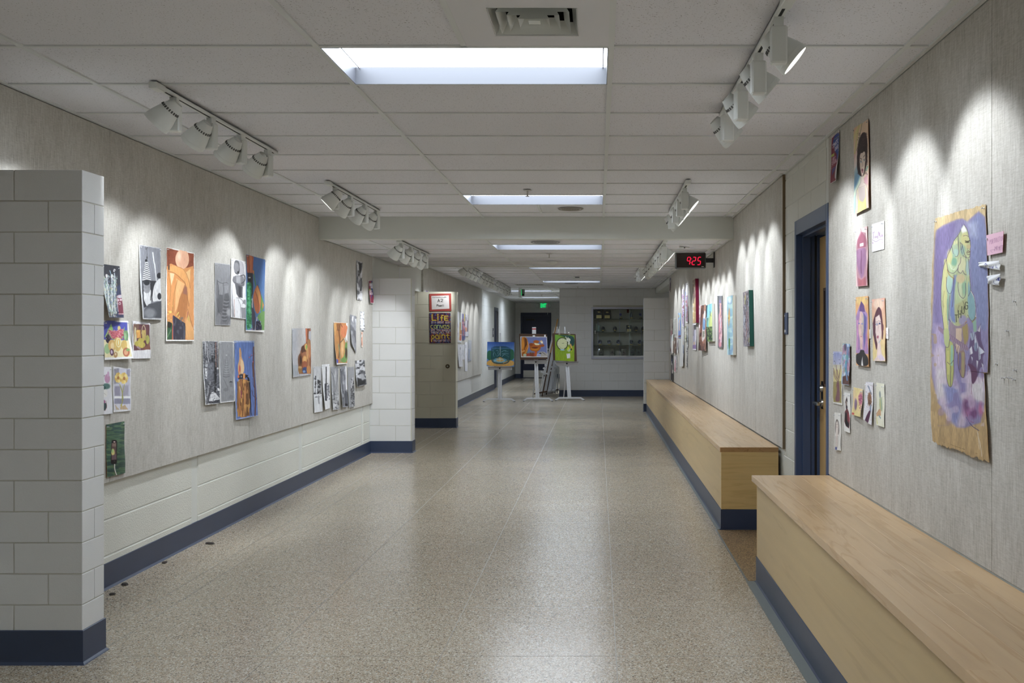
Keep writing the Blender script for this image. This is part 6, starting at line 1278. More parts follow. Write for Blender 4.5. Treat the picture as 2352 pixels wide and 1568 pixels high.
def f(p): p.bg('dfdde4').spots(['b89cb0'], .1, .76, 5, None, .9).l([545, 615, 590, 720], 14, '7888a0').e(565, 790, 26, 90, '84583c', so=8).spots(['5c3c28', 'a87850'], .08, .56, 2, (538, 700, 595, 880), .7).l([578, 870, 575, 960], 20, '8090a8').g([560, 930, 578, 960, 565, 1030, 545, 1125, 505, 1110, 500, 1070], '4c1c40').l([588, 960, 560, 1110], 14, 'd4d4cc')
art('brown_cloud_drawing', 'small dotted sheet with a brown fluffy shape and dark red wedge', 'N', TJ, (515, 562, 615, 568, 590, 1140, 480, 1060), f, group=GN)
def f(p):
    p.bg('dcdac0')
    for i in range(22): p.l([650, 640+i*22, 765, 645+i*22], 2, 'b4bcb4')
    p.e(705, 735, 12, 50, '7c8888', so=6).g([690, 790, 735, 760, 735, 960, 700, 940], 'a8b48c').l([705, 800, 712, 920], 6, 'c8b84c').l([722, 800, 722, 930], 5, '6c9c90').g([655, 980, 695, 920, 718, 940, 715, 1010, 660, 1020], 'c89864').l([690, 1010, 712, 1045], 12, '6c94a4').l([660, 1030, 668, 1120], 8, 'd0c860').l([655, 985, 695, 925], 3, '8c3c48')
art('lined_paper_drawing', 'small drawing on pale yellow lined paper, last of the lower row beside the door', 'N', TJ, (655, 570, 765, 590, 758, 1168, 655, 1135), f, group=GN)
TK = (7.84, 2240, 500)
def f(p):
    p.bg('dba8c0').txt('PORTRAIT', 262, 478, 24, 78, '9c6088', 5, up=.36).txt('OF', 462, 412, 28, 70, '9c6088', 5, up=.36).txt('MR', 355, 590, 28, 70, '945c84', 5, up=.3).txt('MENE', 420, 585, 26, 72, '945c84', 5, up=.3).l([345, 568, 262, 585, 305, 625], 5, '945c84').l([345, 568, 345, 600], 5, '945c84')
art('pink_note', 'pink sticky note with pencil capitals at the edge of the ogre painting', 'N', TK, (228, 315, 540, 238, 525, 622, 248, 682), f, cat='note', lift=False, group='notes beside the ogre painting', dens=2, pins=1, side='c87868', off=.006)
def f(p): p.bg('d4d6da').l([190, 890, 190, 820], 7, '30388c').l([165, 842, 190, 815, 218, 858], 7, '30388c').e(262, 895, 14, 20, '30388c').e(262, 895, 8, 13, 'd4d6da').l([290, 870, 292, 905, 305, 910, 312, 870, 314, 912], 6, '30388c').l([322, 910, 320, 880, 335, 868], 6, '30388c').l([370, 845, 370, 905, 385, 885, 400, 905], 6, '30388c').l([425, 830, 445, 815, 455, 840, 470, 825, 485, 850], 6, '50588c')
art('arrow_note', 'curled white slip with a blue arrow overlapping the ogre painting', 'N', TK, (112, 800, 490, 770, 498, 945, 112, 870), f, cat='note', lift=False, group='notes beside the ogre painting', dens=2, bulge=.008, pins=1, off=.010)
def f(p): p.bg('cfd2d8').g([365, 1120, 425, 1070, 430, 1135], '2c3488').e(440, 1105, 16, 34, '2c3488').e(440, 1100, 7, 20, 'c8ccd4').e(402, 1112, 8, 12, '9ca4c0').l([335, 1130, 328, 1165, 350, 1185], 6, '2c3488').l([365, 1190, 380, 1192], 6, '2c3488').l([410, 1190, 440, 1185], 6, '5c64a0').l([440, 1165, 448, 1175], 6, '5c64a0')
art('eye_note', 'small curled white slip with a blue ink eye below the arrow note', 'N', TK, (258, 1050, 512, 1005, 480, 1218, 285, 1190), f, cat='note', lift=False, group='notes beside the ogre painting', dens=2, bulge=.01, pins=1, off=.010)
TP = (11.2, 1890, 290)
def f(p): 
    p.bg('d0cccc').g([228, 310, 310, 225, 435, 130, 425, 560, 380, 850, 320, 1170, 325, 1385, 192, 1465], '7c1030').g([310, 225, 435, 130, 425, 560, 370, 850, 345, 900, 360, 720, 290, 620, 300, 400, 250, 560, 260, 360], '1c3c94').g([240, 1100, 335, 1010, 320, 1100, 240, 1260], '4c3880')
    p.txt('SMACK', 250, 560, 30, 100, 'd4ccd8', 10, up=1.15).txt('DAB', 310, 625, 30, 90, 'd4ccd8', 10, up=1.1).txt('ART', 248, 890, 28, 85, 'c8a8bc', 9, up=.6).txt('SHOW', 238, 995, 30, 85, 'c8a8bc', 10, up=.75)
    p.g([208, 745, 292, 685, 292, 755, 210, 802], 'b0bc28').l([295, 335, 430, 245], 9, 'a8b424').l([340, 610, 415, 560], 5, 'a8b8d8').l([370, 640, 410, 600], 5, 'a8b8d8').l([215, 1045, 300, 995], 5, 'c89cac').l([215, 1095, 285, 1050], 5, 'c89cac').l([240, 1395, 310, 1360], 5, 'a8603c').g([340, 1000, 355, 960, 325, 1330, 305, 1340, 312, 1180], 'd0c8cc')
art('art_show_poster', 'red and blue poster pinned high at the near corner of the door wall', 'N', TP, (225, 298, 432, 92, 330, 1405, 195, 1478), f, cat='poster', group='art show posters', side='d8d4d0', dens=1.6)
# ---------------------------------------------------------------- far right wall
V1, V2, V3, V4 = (12.067, 1530, 630), (10.453, 1530, 730), (8.25, 1580, 630), (8.711, 1640, 650)
def f(p):
    p.bg('5a5c60').g([65, 240, 172, 235, 170, 250, 70, 255], 'e0e0e4').e(122, 365, 16, 35, '6c5c8c').g([118, 400, 150, 405, 160, 500, 160, 1280, 90, 1295, 95, 900, 110, 600], 'b86c78').l([122, 410, 125, 700], 16, 'e09c84').l([148, 430, 150, 760], 10, '5c5868').l([128, 700, 135, 900, 140, 1180], 16, 'd8c0cc').l([104, 620, 104, 1250], 18, 'd06c84').l([110, 1080, 140, 1260], 16, 'e48c9c').spots(['8c80a8', 'e8a8a8', '4c3c50'], .1, .7, 3, (95, 400, 165, 1290), .6, .014)
art('pink_figure_painting', 'dark grey painting of a pink and violet figure, left of the teal canvas', 'F', V4, (68, 238, 170, 232, 172, 1295, 78, 1300), f, group=GF)
def f(p):
    p.bg('98bccc').vg(250, 1440, '9cc8cc', '94b8d0').spots(['b8dcd8', '6c98c4', '7cb0c8'], .012, .52, 4, None, .8).e(310, 340, 36, 60, 'd8e8e8', so=30).g([303, 480, 315, 560, 318, 700, 300, 860, 290, 890, 290, 760, 280, 680, 290, 560], 'd8963c').e(300, 690, 18, 60, 'e0b430').e(288, 700, 8, 20, 'a0602c').l([300, 880, 300, 1090], 5, '7c9c5c').g([290, 1100, 318, 1100, 322, 1230, 308, 1370, 300, 1330, 288, 1200], '4c8c3c').l([306, 1360, 308, 1430], 4, '5c8c4c').l([375, 300, 378, 900], 14, 'a8c078', so=10, al=.6)
art('lily_canvas', 'pale blue canvas of an orange lily with a green leaf', 'F', V4, (258, 278, 375, 240, 382, 1440, 264, 1432), f, cat='painting', group=GF, thick=.03, side='d8d4c8')
def f(p):
    p.bg('5c5660').vg(190, 1270, '6c6468', '645c68').spots(['3a363e', '8c8090', '9ca8b8', '4c4048', '988c8c'], .13, .56, 2, None, .8, .02).l([620, 260, 620, 420], 16, '8c8c4c').l([632, 200, 632, 330], 8, 'b88c58').l([658, 560, 655, 900, 640, 1080], 12, '9c6c70').l([605, 640, 600, 900], 8, '9cb0c0').l([690, 360, 690, 460], 12, '9898b8').l([700, 1100, 698, 1180], 14, '9c9c5c').streak(.15, .1, .02)
art('dark_abstract_canvas', 'dark streaky abstract canvas with a teal painted edge, nearest the door on the far wall', 'F', V4, (580, 190, 695, 138, 716, 1262, 588, 1268), f, cat='painting', group=GF, thick=.036, side='285c52')
def f(p):
    p.bg('c8ac78').g([88, 120, 138, 85, 142, 420, 120, 500, 95, 600], '7c6c60').l([115, 130, 118, 300], 14, 'a08c78').l([120, 300, 118, 440], 8, '6c3848').l([100, 560, 96, 700], 18, 'e0dcd8').l([104, 600, 100, 680], 8, '8c9c9c').g([92, 720, 150, 680, 150, 915, 95, 920], 'c8a868').spots(['b89460', 'd8c48c'], .02, .66, 3)
art('crimson_edged_canvas', 'thick tan canvas with a wide crimson edge, highest on the far wall', 'F', V3, (90, 108, 138, 80, 152, 915, 94, 920), f, cat='painting', group=GF, thick=.045, side='7c1c40')
def f(p): p.bg('d4bcc0').spots(['b88c94', 'e4d8d8'], .03, .56, 2, None, .7).l([222, 820, 215, 950], 14, '8c6c7c').l([212, 1020, 218, 1280], 12, 'a8746c')
art('pale_pink_painting', 'pale pink sheet tucked behind the brown portrait', 'F', V3, (190, 580, 265, 578, 250, 1290, 212, 1295), f, group=GF, pins=1)
def f(p):
    p.bg('7c4c3c').spots(['5c3428', '9c6850', '4c3434'], .04, .55, 2, None, .85, .015).g([310, 690, 332, 680, 335, 800, 320, 1050, 330, 1200, 275, 1290, 262, 1180, 275, 1000, 280, 880], 'd0c4c4').g([305, 810, 332, 880, 330, 1040, 290, 1060, 278, 1000, 285, 880], '4c7cb0').l([310, 880, 310, 1000], 14, '7ca4cc').g([278, 1080, 315, 1070, 312, 1180, 275, 1200], '6c7060').spots(['c8c0a0'], .12, .62, 4, (275, 1080, 315, 1200)).l([262, 820, 240, 1100], 10, 'b06850').l([300, 1240, 290, 1300], 8, 'b86858')
art('brown_portrait_painting', 'tall brown painting with a blue and white shape, beside the cyan landscape', 'F', V3, (262, 600, 358, 568, 362, 1450, 215, 1438), f, group=GF, off=.012)
def f(p):
    p.bg('8cb86c').vg(560, 1270, '64b4cc', 'b4c464').g([350, 600, 460, 545, 460, 700, 350, 860], '6cbcd8', so=40).g([420, 760, 462, 680, 462, 990, 400, 990], 'c0d068', so=30).l([420, 700, 430, 780, 440, 790], 8, '2c3c4c').l([375, 830, 370, 1000, 380, 1120], 18, '30484c').e(378, 980, 12, 110, '4cacb4').l([360, 560, 350, 800], 20, '24303a', so=14).g([345, 1000, 470, 985, 462, 1270, 360, 1275], '6c8c44').spots(['1c2c28', '3c5038'], .06, .54, 3, (345, 990, 470, 1270), .9, .03).l([345, 1000, 360, 1270], 24, '2c3430')
art('cyan_landscape_canvas', 'cyan and yellow green landscape canvas with black figures', 'F', V3, (345, 590, 455, 548, 466, 1268, 350, 1272), f, cat='painting', group=GF, thick=.03, side='d4d4cc')
def f(p): p.bg('b0a8b8').r(90, 935, 155, 955, 'e4e4e8').g([108, 955, 155, 955, 150, 1040, 120, 1050], '3c3c3c').l([108, 980, 104, 1160], 14, '8c8480').l([125, 1060, 112, 1280], 18, '9090b0').l([135, 1060, 140, 1250], 8, 'd8d4dc').e(120, 1310, 16, 36, 'c8a484').g([90, 1340, 158, 1330, 158, 1410, 90, 1410], '8468a0').r(88, 1412, 160, 1440, 'e4e2ea').streak(.15)
art('violet_hem_painting', 'narrow violet painting below the crimson edged canvas', 'F', V3, (93, 935, 157, 938, 158, 1435, 88, 1425), f, group=GF)
def f(p): p.bg('d8d4dc').l([530, 490, 530, 860, 540, 1100, 535, 1310], 26, '7080c0', so=8).l([580, 590, 580, 760, 578, 1300], 30, '98606c', so=8).l([585, 600, 582, 680], 18, '8c74b0').g([545, 250, 600, 240, 600, 570, 550, 560], 'c4c2c6').l([520, 700, 525, 860], 14, '6c98c8').spots(['b04c50', '8c8cc8'], .03, .62, 5, (520, 600, 600, 1310), .6).r(540, 1312, 605, 1345, 'e4e2e6')
art('lavender_red_painting', 'tall lavender and brick red painting left of the crimson edged canvas', 'F', V1, (515, 250, 600, 245, 605, 1345, 545, 1345), f, group=GF)
def f(p): p.bg('d4cce0').l([480, 440, 480, 560], 24, '9c98a8').l([470, 600, 435, 720, 435, 840], 16, '9c5c78').spots(['8c6cc0', 'b8a8e0', '9c4c64'], .025, .52, 3, (410, 560, 500, 1180), .85).l([440, 1000, 450, 1180], 16, 'b05068').l([465, 1180, 470, 1440], 20, '6c4c84').r(430, 1440, 500, 1465, 'e8e6ea')
art('purple_ragged_painting', 'ragged purple and white painting with a curling edge on the far wall', 'F', V1, (440, 410, 500, 400, 502, 1460, 440, 1455), f, group=GF)
def f(p): p.bg('6c90cc').g([335, 1070, 412, 1070, 405, 1260, 335, 1280], '8cc0e0').e(350, 1160, 16, 40, 'd8c850').l([345, 1090, 345, 1230], 8, 'a05c98').l([375, 1250, 365, 1380, 365, 1560], 26, 'd8b088').l([370, 1560, 365, 1700], 18, '4c5cb8').l([395, 1290, 398, 1650], 16, '5484d0').g([330, 1700, 405, 1680, 405, 1740, 340, 1740], '7c4c54')
art('blue_orange_figure_painting', 'bright blue painting of an orange figure with a white border, far wall', 'F', V1, (330, 1068, 412, 1060, 412, 1768, 335, 1762), f, group=GF)
def f(p): p.bg('d0c4b8').l([172, 60, 150, 240], 20, '7c6c68').g([105, 300, 145, 290, 150, 415, 110, 415], 'cc9098').l([155, 200, 158, 410], 12, '5c4038')
art('pink_base_drawing', 'beige drawing with a pink block, farthest sheet along the far right wall', 'F', V2, (95, 18, 162, 20, 162, 418, 105, 420), f, group=GF)
def f(p): p.bg('c8c8c0').l([185, 30, 185, 380], 10, 'b8d0c0').l([215, 30, 212, 400], 26, 'a8a4a0', so=10)
art('pale_green_drawing', 'pale greenish white sheet, second from the far end', 'F', V2, (172, 5, 240, 8, 238, 408, 176, 400), f, group=GF)
def f(p): p.bg('b8b8c0').l([120, 600, 105, 800], 18, '6c3c28').l([130, 480, 140, 840], 20, 'd8d4dc')
art('rust_corner_drawing', 'white sheet with a rust brown corner in the middle row at the far end', 'F', V2, (95, 438, 165, 440, 150, 855, 85, 820), f, group=GF, pins=1)
def f(p): p.bg('dcdcd8').l([172, 420, 172, 560], 10, '7cb48c').l([180, 560, 170, 820], 10, 'd4a890')
art('curled_white_sheet', 'curled white sheet with green traces over the middle row at the far end', 'F', V2, (152, 395, 190, 385, 185, 840, 145, 860), f, group=GF, pins=1, bulge=.03, off=.01)
def f(p): p.bg('8c6c58').l([190, 480, 190, 860], 14, 'b89880', so=10).l([228, 470, 228, 870], 18, '503028', so=8)
art('brown_panel_drawing', 'flat brown sheet in the middle row at the far end', 'F', V2, (188, 470, 240, 468, 240, 872, 195, 875), f, group=GF, pins=1)
def f(p): p.bg('b4a8ac').l([272, 480, 265, 700], 10, 'c08480').l([275, 540, 270, 750], 10, '40405c').r(255, 770, 290, 840, 'bcbcc0')
art('thin_dark_drawing', 'thin drawing with dark blue streaks below the orange figure painting', 'F', V2, (258, 470, 290, 472, 290, 838, 262, 835), f, group=GF, pins=1)
def f(p): p.bg('18181c').l([140, 980, 135, 1080], 12, '3c5ca8').g([135, 1090, 155, 1090, 158, 1330, 140, 1330], 'c8c8c8')
art('black_oval_painting', 'black painting with a blue streak, lowest at the far end above the bench', 'F', V2, (118, 880, 172, 878, 175, 1525, 115, 1515), f, group=GF)
def f(p): p.bg('d4ccd0').l([218, 1010, 215, 1290], 22, 'c4848c', so=8).e(212, 1240, 18, 60, 'c87c84')
art('rose_figure_drawing', 'white drawing of a rose pink figure beside the black painting', 'F', V2, (185, 920, 240, 915, 235, 1310, 190, 1300), f, group=GF)
def f(p): p.bg('a8a4a4').spots(['6c6868', 'd0ccd0'], .05, .56, 2)
art('thin_grey_drawing', 'thin grey sheet right of the rose figure drawing', 'F', V2, (245, 915, 270, 915, 268, 1300, 245, 1290), f, group=GF, pins=1)
def f(p): p.bg('c8c8c6').l([410, 660, 412, 850], 10, '4c6cb0').l([410, 560, 410, 640], 8, 'c8a078').l([385, 250, 385, 550], 4, 'b0b0b0')
art('long_white_sheet', 'very long white paper strip hanging off the far wall', 'F', V2, (370, 235, 438, 235, 408, 1165, 322, 1160), f, group=GF)
def f(p): p.bg('a8a898').spots(['5c5c40', '9c7c74', 'b8c080', 'd8d8d8'], .05, .52, 2).l([460, 200, 470, 280], 16, '6c5c40').l([455, 480, 470, 440], 8, 'b8c468')
art('green_scrap_drawing', 'small curled olive and rose sheet beside the long white strip', 'F', V2, (448, 200, 490, 190, 480, 560, 445, 570), f, group=GF, pins=1)
def f(p): p.bg('a8acac').spots(['4c5050', '8898a4', 'd0d0d0'], .05, .52, 4)
art('grey_green_drawing', 'narrow grey green drawing, upper one of two beside the long white strip', 'F', V2, (500, 205, 525, 200, 526, 685, 495, 690), f, group=GF, pins=1)
def f(p): p.bg('b4b4b4').spots(['3c3838', 'a8a4a8'], .05, .52, 6).l([505, 920, 510, 1180], 12, '484040')
art('charcoal_strip_drawing', 'narrow charcoal strip, lower one of two beside the long white strip', 'F', V2, (488, 705, 520, 700, 520, 1230, 488, 1170), f, group=GF, pins=1)
def f(p): p.bg('5c2c3c').vg(100, 480, '3c4488', '5c241c')
art('art_show_poster', 'dark red and blue poster high at the far end of the right wall', 'F', V1, (104, 98, 128, 100, 128, 490, 96, 492), f, cat='poster', group='art show posters', pins=0)

# ---------------------------------------------------------------- far left wall
TR_ = (7.84, 1030, 680)
def f(p): p.bg('dcdae4').l([150, 380, 175, 560], 8, '9c98c8').spots(['b09cc8'], .05, .6, 3, (130, 450, 175, 720), .8)
art('violet_watercolour', 'white sheet with faint violet marks, just behind the tan wing wall', 'L', TR_, (100, 272, 183, 280, 185, 832, 104, 830), f, group=GB)
def f(p): p.bg('dce0e2').l([215, 480, 205, 780], 26, 'c8a060', so=12).g([215, 610, 245, 610, 240, 680, 212, 680], 'c87840').g([210, 700, 238, 690, 230, 800, 205, 790], 'c8503c').l([215, 680, 245, 690], 6, 'e0dce0')
art('orange_base_painting', 'white painting with an orange and red lower part, far left group', 'L', TR_, (184, 285, 240, 292, 238, 838, 183, 832), f, group=GB)
def f(p): p.bg('706c94').l([288, 320, 290, 450], 14, 'e0c83c').l([265, 420, 270, 700], 22, 'a05c68').l([295, 450, 300, 620], 14, 'b89480').g([240, 720, 295, 720, 285, 795, 243, 790], '44487c').spots(['d0848c', '5c4c5c'], .05, .6, 3, (245, 420, 305, 720), .7)
art('yellow_streak_painting', 'violet and rose painting with a bright yellow streak, far left group', 'L', TR_, (240, 314, 300, 322, 300, 780, 243, 796), f, group=GB, off=.004)
def f(p): p.bg('a4a0a8').l([318, 380, 320, 440], 8, '3c3c44').l([348, 440, 345, 650], 14, '5c4454').e(320, 600, 16, 40, 'b87c5c').r(300, 640, 360, 725, 'a8a8b4').l([305, 560, 300, 640], 8, 'c05040')
art('grey_rose_painting', 'grey painting with a dark vertical edge, last of the upper far left row', 'L', TR_, (300, 330, 356, 336, 365, 722, 298, 728), f, group=GB)
def f(p): p.bg('6c3c4c').spots(['b88088', 'c08c50', '38305c', 'd8c8d4'], .05, .52, 3).l([140, 900, 140, 980], 14, 'd0ccdc')
art('dark_red_painting', 'dark red patterned painting in the lower far left row, mostly behind the wing wall', 'L', TR_, (100, 890, 158, 905, 168, 1290, 104, 1300), f, group=GB)
def f(p): p.bg('d2d2d8').l([213, 920, 215, 960], 8, '5c5c64').l([190, 980, 200, 1100, 210, 1230], 3, '9c9ca4').l([240, 1010, 215, 1120, 240, 1200], 3, '9c9ca4').l([185, 1050, 230, 1060], 3, 'a0a0a8')
art('pencil_sketch', 'larger white pencil sketch in the lower far left row', 'L', TR_, (162, 865, 232, 868, 256, 1268, 188, 1268), f, group=GB, off=.004)
def f(p): p.bg('cfcfd5').l([255, 960, 250, 1020, 275, 1090], 3, '84848c').l([270, 980, 260, 1060, 285, 1080], 3, '84848c')
art('pencil_sketch', 'smaller white pencil sketch between the larger sketch and the long strip', 'L', TR_, (232, 868, 290, 870, 290, 1138, 245, 1145), f, group=GB)
def f(p): p.bg('d6d6de').l([312, 880, 314, 930], 10, '8c8c94').l([330, 1020, 328, 1060], 4, '9c9ca4')
art('long_white_strip', 'long narrow white paper strip in the lower far left row', 'L', TR_, (294, 825, 343, 825, 344, 1350, 298, 1352), f, group=GB)
def f(p): p.bg('9ca0a8').l([375, 960, 372, 1120], 22, '5068a0', so=8).l([398, 1000, 395, 1130], 14, 'c0b458', so=6).l([362, 1140, 400, 1160], 16, '40404c').vg(780, 960, 'b0b2b6', '9ca0ac', .7)
art('blue_yellow_drawing', 'grey drawing with blue and yellow strokes, last of the lower far left row', 'L', TR_, (352, 790, 415, 790, 412, 1162, 352, 1185), f, group=GB)

# ---------------------------------------------------------------- sign and poster on the tan wing wall
TS = (7.84, 960, 660)
YS = ('Y', 15.594)
def f(p):
    p.wob(.03).bg('a02c20').g([240, 152, 556, 142, 567, 382, 250, 398], 'd0c8c4').txt('A', 356, 262, 48, 52, '26221f', 9).txt('2', 412, 258, 48, 48, '26221f', 9)
    p.txt('P', 340, 342, 30, 34, '2c2824', 8).txt('owell', 366, 342, 22, 32, '2c2824', 7)
    p.txt('Drawing', 262, 186, 12, 16, '5c5450', 3).txt('and', 348, 186, 11, 16, '5c5450', 3).txt('Painting', 384, 186, 11, 16, '5c5450', 3).txt('ART', 474, 182, 12, 15, '4c4440', 4)
    p.txt('STUDIO', 480+32, 180, 0, 0, '4c4440', 4)
art('room_number_sign', 'white A2 sign in a red border at the top of the tan wing wall', YS, TS, (203, 114, 597, 106, 603, 424, 207, 430), f, cat='sign', lift=False, dens=2.6, pins=0, thick=.003)
def f(p):
    p.wob(.05).bg('241c34').spots(['2c3468', '6c2430', '48305c', '1c1824', '8c3c34', '38508c'], .045, .55, 1, None, .85).r(205, 640, 590, 740, '1c1c50', 30, .7)
    y = 'd8cc3c'; w = 'c8b4b0'; o = 14
    def big(ch, x, yb, cw, h, c, wd): p.txt(ch, x+3, yb+3, cw, h, '8c2c28', wd+8); p.txt(ch, x, yb, cw, h, c, wd)
    big('L', 255, 590, 95, 105, y, 18); big('i', 340, 590, 50, 110, y, 17); p.l([452, 505, 428, 500, 420, 540, 430, 595], 26, '8c2c28').l([455, 505, 430, 498, 420, 540, 428, 595], 16, y).l([405, 545, 450, 545], 14, y); big('E', 480, 588, 82, 72, y, 17)
    p.txt('IS', 232, 645, 24, 32, w, 7, jit=3).txt('A', 300, 645, 24, 32, w, 7).txt('GREAT', 348, 645, 25, 34, w, 7, jit=3).txt('BIG', 496, 645, 26, 34, w, 7, jit=3)
    for i, ch in enumerate('canvas'): p.txt(ch, 232+i*58, 734, 62, 84, ['d8d858', 'c8d46c', 'b8d888', 'c8d860', 'd8d048', 'd4d060'][i], 11)
    p.txt('AND', 236, 782, 25, 30, w, 7, jit=3).txt('YOU', 334, 782, 26, 30, w, 7, jit=3).txt('SHOULD', 430, 782, 26, 30, w, 7, jit=3)
    p.txt('THROW', 228, 825, 29, 32, w, 7, jit=3).txt('ALL', 405, 825, 25, 32, w, 7).txt('THE', 500, 825, 26, 32, w, 7)
    p.l([250, 870, 240, 970], 26, '9c3424').l([255, 870, 245, 975], 15, y); p.e(270, 890, 34, 40, '9c3424').e(270, 890, 28, 34, y).e(268, 890, 14, 20, '3c1c28')
    big('a', 318, 922, 76, 100, y, 14); big('i', 376, 920, 50, 100, y, 13); big('n', 430, 918, 74, 100, y, 14); big('t', 505, 915, 80, 80, y, 13)
    p.txt('YOU', 276, 972, 25, 30, w, 7, jit=2).txt('CAN', 364, 972, 25, 30, w, 7, jit=2).txt('ON', 456, 972, 25, 30, w, 7).txt('IT.', 530, 968, 24, 30, w, 7)
art('lettered_poster', 'dark multicoloured poster with yellow painted words, under the A2 sign', YS, TS, (205, 460, 586, 456, 592, 1000, 210, 1003), f, cat='poster', lift=False, dens=3.0, pins=0, thick=.002, sat=.08)
def f(p): p.bg('e0dce4').g([1480, 930, 1530, 935, 1530, 990, 1480, 990], '6c3c90')
art('art_show_poster', 'violet poster whose top edge just shows above the tan wing wall', 'L', (10.69, 840, 580), (1476, 928, 1540, 945, 1545, 1180, 1480, 1180), f, cat='poster', group='art show posters')

# ---------------------------------------------------------------- work on the easels
TU = (8.2538, 1100, 740)
Y1 = E1[1]-.012
def f(p):
    p.bg('3c64b0').vg(372, 520, '2c4c94', '5c84bc').g([155, 560, 200, 530, 250, 550, 320, 500, 600, 500, 670, 540, 665, 740, 150, 740], '2c6048').g([148, 740, 240, 705, 400, 665, 580, 715, 668, 735, 665, 838, 148, 830], 'd0a054').g([240, 470, 330, 450, 500, 450, 592, 480, 590, 700, 560, 760, 500, 785, 320, 785, 250, 750, 235, 700], '244c58', al=.75).l([240, 480, 330, 455, 500, 455, 590, 485], 7, '1c3468').l([240, 480, 236, 700, 260, 755, 330, 788, 500, 788, 565, 755, 590, 700, 592, 485], 8, '1c3048').l([240, 480, 330, 500, 500, 500, 590, 485], 5, '5c8cc8').r(396, 455, 410, 640, '8ca4ac')
    for q in ([265, 540, 290, 560, 270, 610, 290, 660], [330, 540, 370, 530, 360, 600], [310, 590, 350, 660, 390, 590], [430, 560, 480, 530, 550, 560], [440, 600, 500, 590, 560, 600], [440, 650, 480, 600, 570, 660], [500, 540, 520, 570]): p.l(q, 8, '7cacc0').l([a+6 for a in q], 5, '0c3430')
    p.e(400, 720, 130, 44, '5c94b0').e(400, 718, 80, 26, 'd0a458').l([290, 730, 400, 690, 510, 730, 400, 760, 290, 730], 8, '9cd0dc').l([400, 680, 400, 740], 10, 'd8d8c0').g([320, 690, 400, 662, 470, 690, 430, 690, 400, 680], 'dca24c').l([460, 770, 540, 740], 12, 'd8a050').streak(.12)
art('glass_bowl_canvas', 'square canvas of a clear glass bowl on blue, green and yellow', ('Y', Y1), TU, (160, 370, 672, 375, 665, 840, 147, 832), f, cat='painting', lift=False, thick=.02, dens=1.6, group='paintings on the easels', sat=.0)
def board(nm, lb, q, Y, extra=None):
    P = [F3(q[i]/TU[0]+TU[1], q[i+1]/TU[0]+TU[2], Y) for i in range(0, 8, 2)]
    t = thing(nm, lb, 'drawing board', (0, Y, 0), 0, 'brown drawing boards')
    m = MB(); pts = [(p[0], p[1]) for p in P]
    # rounded corners
    rp = []
    for i in range(4):
        a = Vector(pts[i-1]); b = Vector(pts[i]); c = Vector(pts[(i+1) % 4]); r_ = .018
        rp += [b+(a-b).normalized()*r_, b+((a-b).normalized()+(c-b).normalized())*r_*.3, b+(c-b).normalized()*r_]
    i0 = len(m.v)
    for y in (-.004, .004): m.v += [(v.x, y, v.y) for v in rp]
    n = len(rp); m.f.append(tuple(range(n))); m.f.append(tuple(range(n, 2*n)))
    for i in range(n): j = (i+1) % n; m.f.append((i, j, n+j, n+i))
    m.build('board', M['brown'], t)
    return t
Y2 = E2[1]-.015
b2 = board('drawing_board', 'brown drawing board lying wide on the middle easel', (762, 215, 1290, 222, 1302, 698, 782, 710), Y2)
B(*sum([[a, b] for a, b in zip((F3(1223.5, 0, Y2)[0], Y2-Y2-.006, F3(0, 773, Y2)[1]), (F3(1229, 0, Y2)[0], -.004, F3(0, 769.5, Y2)[1]))], [])).build('tape_tab', M['paper'], b2); B(F3(1250, 0, Y2)[0], F3(1253.4, 0, Y2)[0], -.006, -.004, F3(0, 773, Y2)[1], F3(0, 768.5, Y2)[1]).build('tape_tab', M['paper'], b2)
def f(p):
    p.bg('d8d4cc').g([800, 278, 1282, 284, 1296, 648, 808, 645], '6c74a4').streak(.08).g([800, 278, 890, 280, 920, 330, 945, 440, 930, 520, 900, 600, 850, 645, 808, 645], 'b86c24').g([820, 280, 860, 280, 865, 420, 830, 520, 806, 500], 'd88c34').l([850, 290, 880, 480, 830, 620], 12, '7c4018').g([865, 280, 905, 320, 915, 420, 860, 520, 880, 400], '5c3418').l([930, 380, 940, 460, 880, 600], 12, 'e09c50').l([810, 560, 860, 540], 20, 'e0a060', so=14)
    p.g([950, 400, 1000, 390, 1150, 420, 1215, 420, 1240, 440, 1210, 470, 1180, 460, 1150, 530, 1100, 555, 1000, 550, 970, 510, 960, 460], 'a85820').e(1085, 370, 55, 32, 'b05c24').e(990, 420, 32, 28, '8c441c').e(1205, 440, 36, 26, '9c5028').e(1060, 500, 80, 34, 'c07820').e(1060, 480, 60, 16, '6c2c14').g([1050, 385, 1100, 400, 1150, 410, 1140, 435, 1080, 435, 1050, 415], 'dcd4a8').g([1150, 360, 1190, 340, 1215, 370, 1215, 410, 1180, 400], 'e0b878').e(1195, 378, 18, 14, 'f0ece4').g([1060, 550, 1110, 550, 1090, 640, 1065, 640], 'b0501c').l([1085, 560, 1080, 640], 10, 'd07030')
    p.e(1200, 640, 110, 84, 'a49c94').e(1160, 590, 22, 14, '5c5854').e(1172, 590, 12, 14, '34343c').l([1200, 570, 1260, 610], 12, '6c6660').r(1100, 600, 1170, 648, 'a8b4dc').r(1105, 620, 1165, 630, '5c6cc0').r(895, 585, 960, 648, '9c4430').r(960, 570, 1045, 648, '7c3c24').r(1045, 580, 1075, 648, 'b05030').e(870, 620, 30, 24, 'b0bca0').spots(['60906c'], .1, .6, 2, (900, 540, 1040, 585)).r(780, 646, 1310, 665, 'd8d4cc')
art('copper_bowl_painting', 'taped painting of an orange copper bowl and drapery on violet', ('Y', Y2-.006), TU, (785, 268, 1290, 272, 1305, 660, 798, 662), f, cat='painting', lift=False, thick=.0015, dens=1.6, group='paintings on the easels', sat=.0)
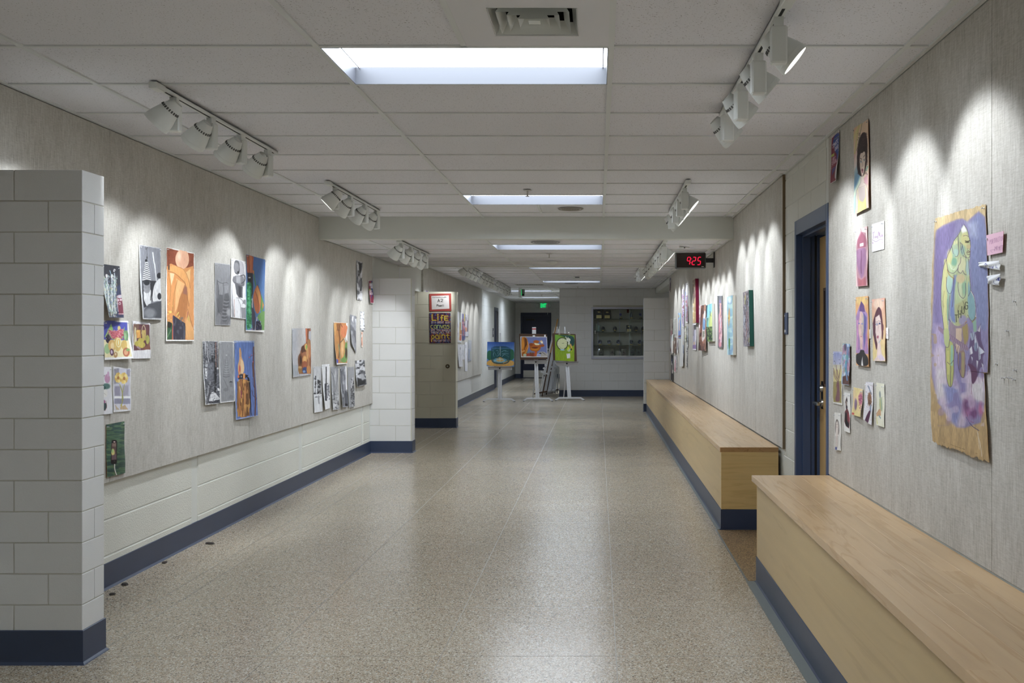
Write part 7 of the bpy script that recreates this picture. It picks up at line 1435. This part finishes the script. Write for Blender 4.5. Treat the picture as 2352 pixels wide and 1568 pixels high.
Y3 = E3[1]-.02
b3 = board('drawing_board', 'brown drawing board standing tall on the easel before the block wall', (1390, 205, 1836, 222, 1858, 742, 1405, 722), Y3)
for cx in (1525, 1717):
    x_, z_ = F3(cx/TU[0]+TU[1], 208/TU[0]+TU[2], Y3)
    MB().cbox(x_-.022, x_+.022, -.016, .006, z_-.03, z_, b=.003).lathe([(.012, -.03), (.014, 0)], 12, Matrix.Translation((x_, -.008, z_+.012)) @ Matrix.Rotation(R(90), 4, 'Y')).build('clip', M['chrome'], b3, smooth=True)
def f(p):
    p.bg('7c9424').vg(240, 740, '6c8c28', '88a424').g([1490, 240, 1810, 250, 1808, 450, 1740, 440, 1700, 400, 1640, 280], '20423c').g([1445, 235, 1490, 240, 1560, 300, 1450, 360], '6ca038').streak(.12)
    p.e(1580, 405, 108, 118, '1c1c1c').e(1580, 405, 95, 105, 'c8cc9c').l([1580, 400, 1612, 398], 7, '4c4c40').l([1510, 440, 1580, 500], 3, '7c7c60').e(1585, 520, 45, 14, '9cc0cc')
    for k in range(12): a = R(30*k); p.e(1580+80*math.cos(a), 405+88*math.sin(a), 4, 4, '6c6c50')
    p.e(1695, 335, 40, 34, 'd0d0bc').l([1670, 320, 1645, 275], 16, 'd0d0bc').l([1690, 310, 1690, 285], 14, 'c8c8b4').e(1708, 395, 16, 34, 'd4d4c0').l([1685, 345, 1715, 350], 4, '6c8c7c').g([1730, 400, 1750, 410, 1770, 480, 1740, 500, 1720, 440], 'c08c40').l([1735, 420, 1755, 480], 6, 'f0d8a0').l([1725, 440, 1745, 490], 3, '302c14').e(1705, 520, 32, 34, 'a8c0a0').g([1680, 450, 1720, 490, 1690, 540, 1675, 520], 'c8c838').e(1755, 515, 22, 16, '2c3820').l([1760, 480, 1780, 500, 1750, 560], 8, 'd0bc30').g([1660, 592, 1728, 588, 1735, 680, 1672, 684], 'dcdcdc').e(1680, 605, 4, 5, 'a04c5c').e(1725, 665, 4, 5, 'a04c5c').l([1745, 590, 1740, 660], 6, 'b8b830')
art('clock_and_rabbit_painting', 'green painting of a pale clock, a small white rabbit and a playing card', ('Y', Y3-.006), TU, (1440, 230, 1812, 245, 1808, 742, 1446, 722), f, cat='painting', lift=False, thick=.0015, dens=1.6, group='paintings on the easels', sat=.0)
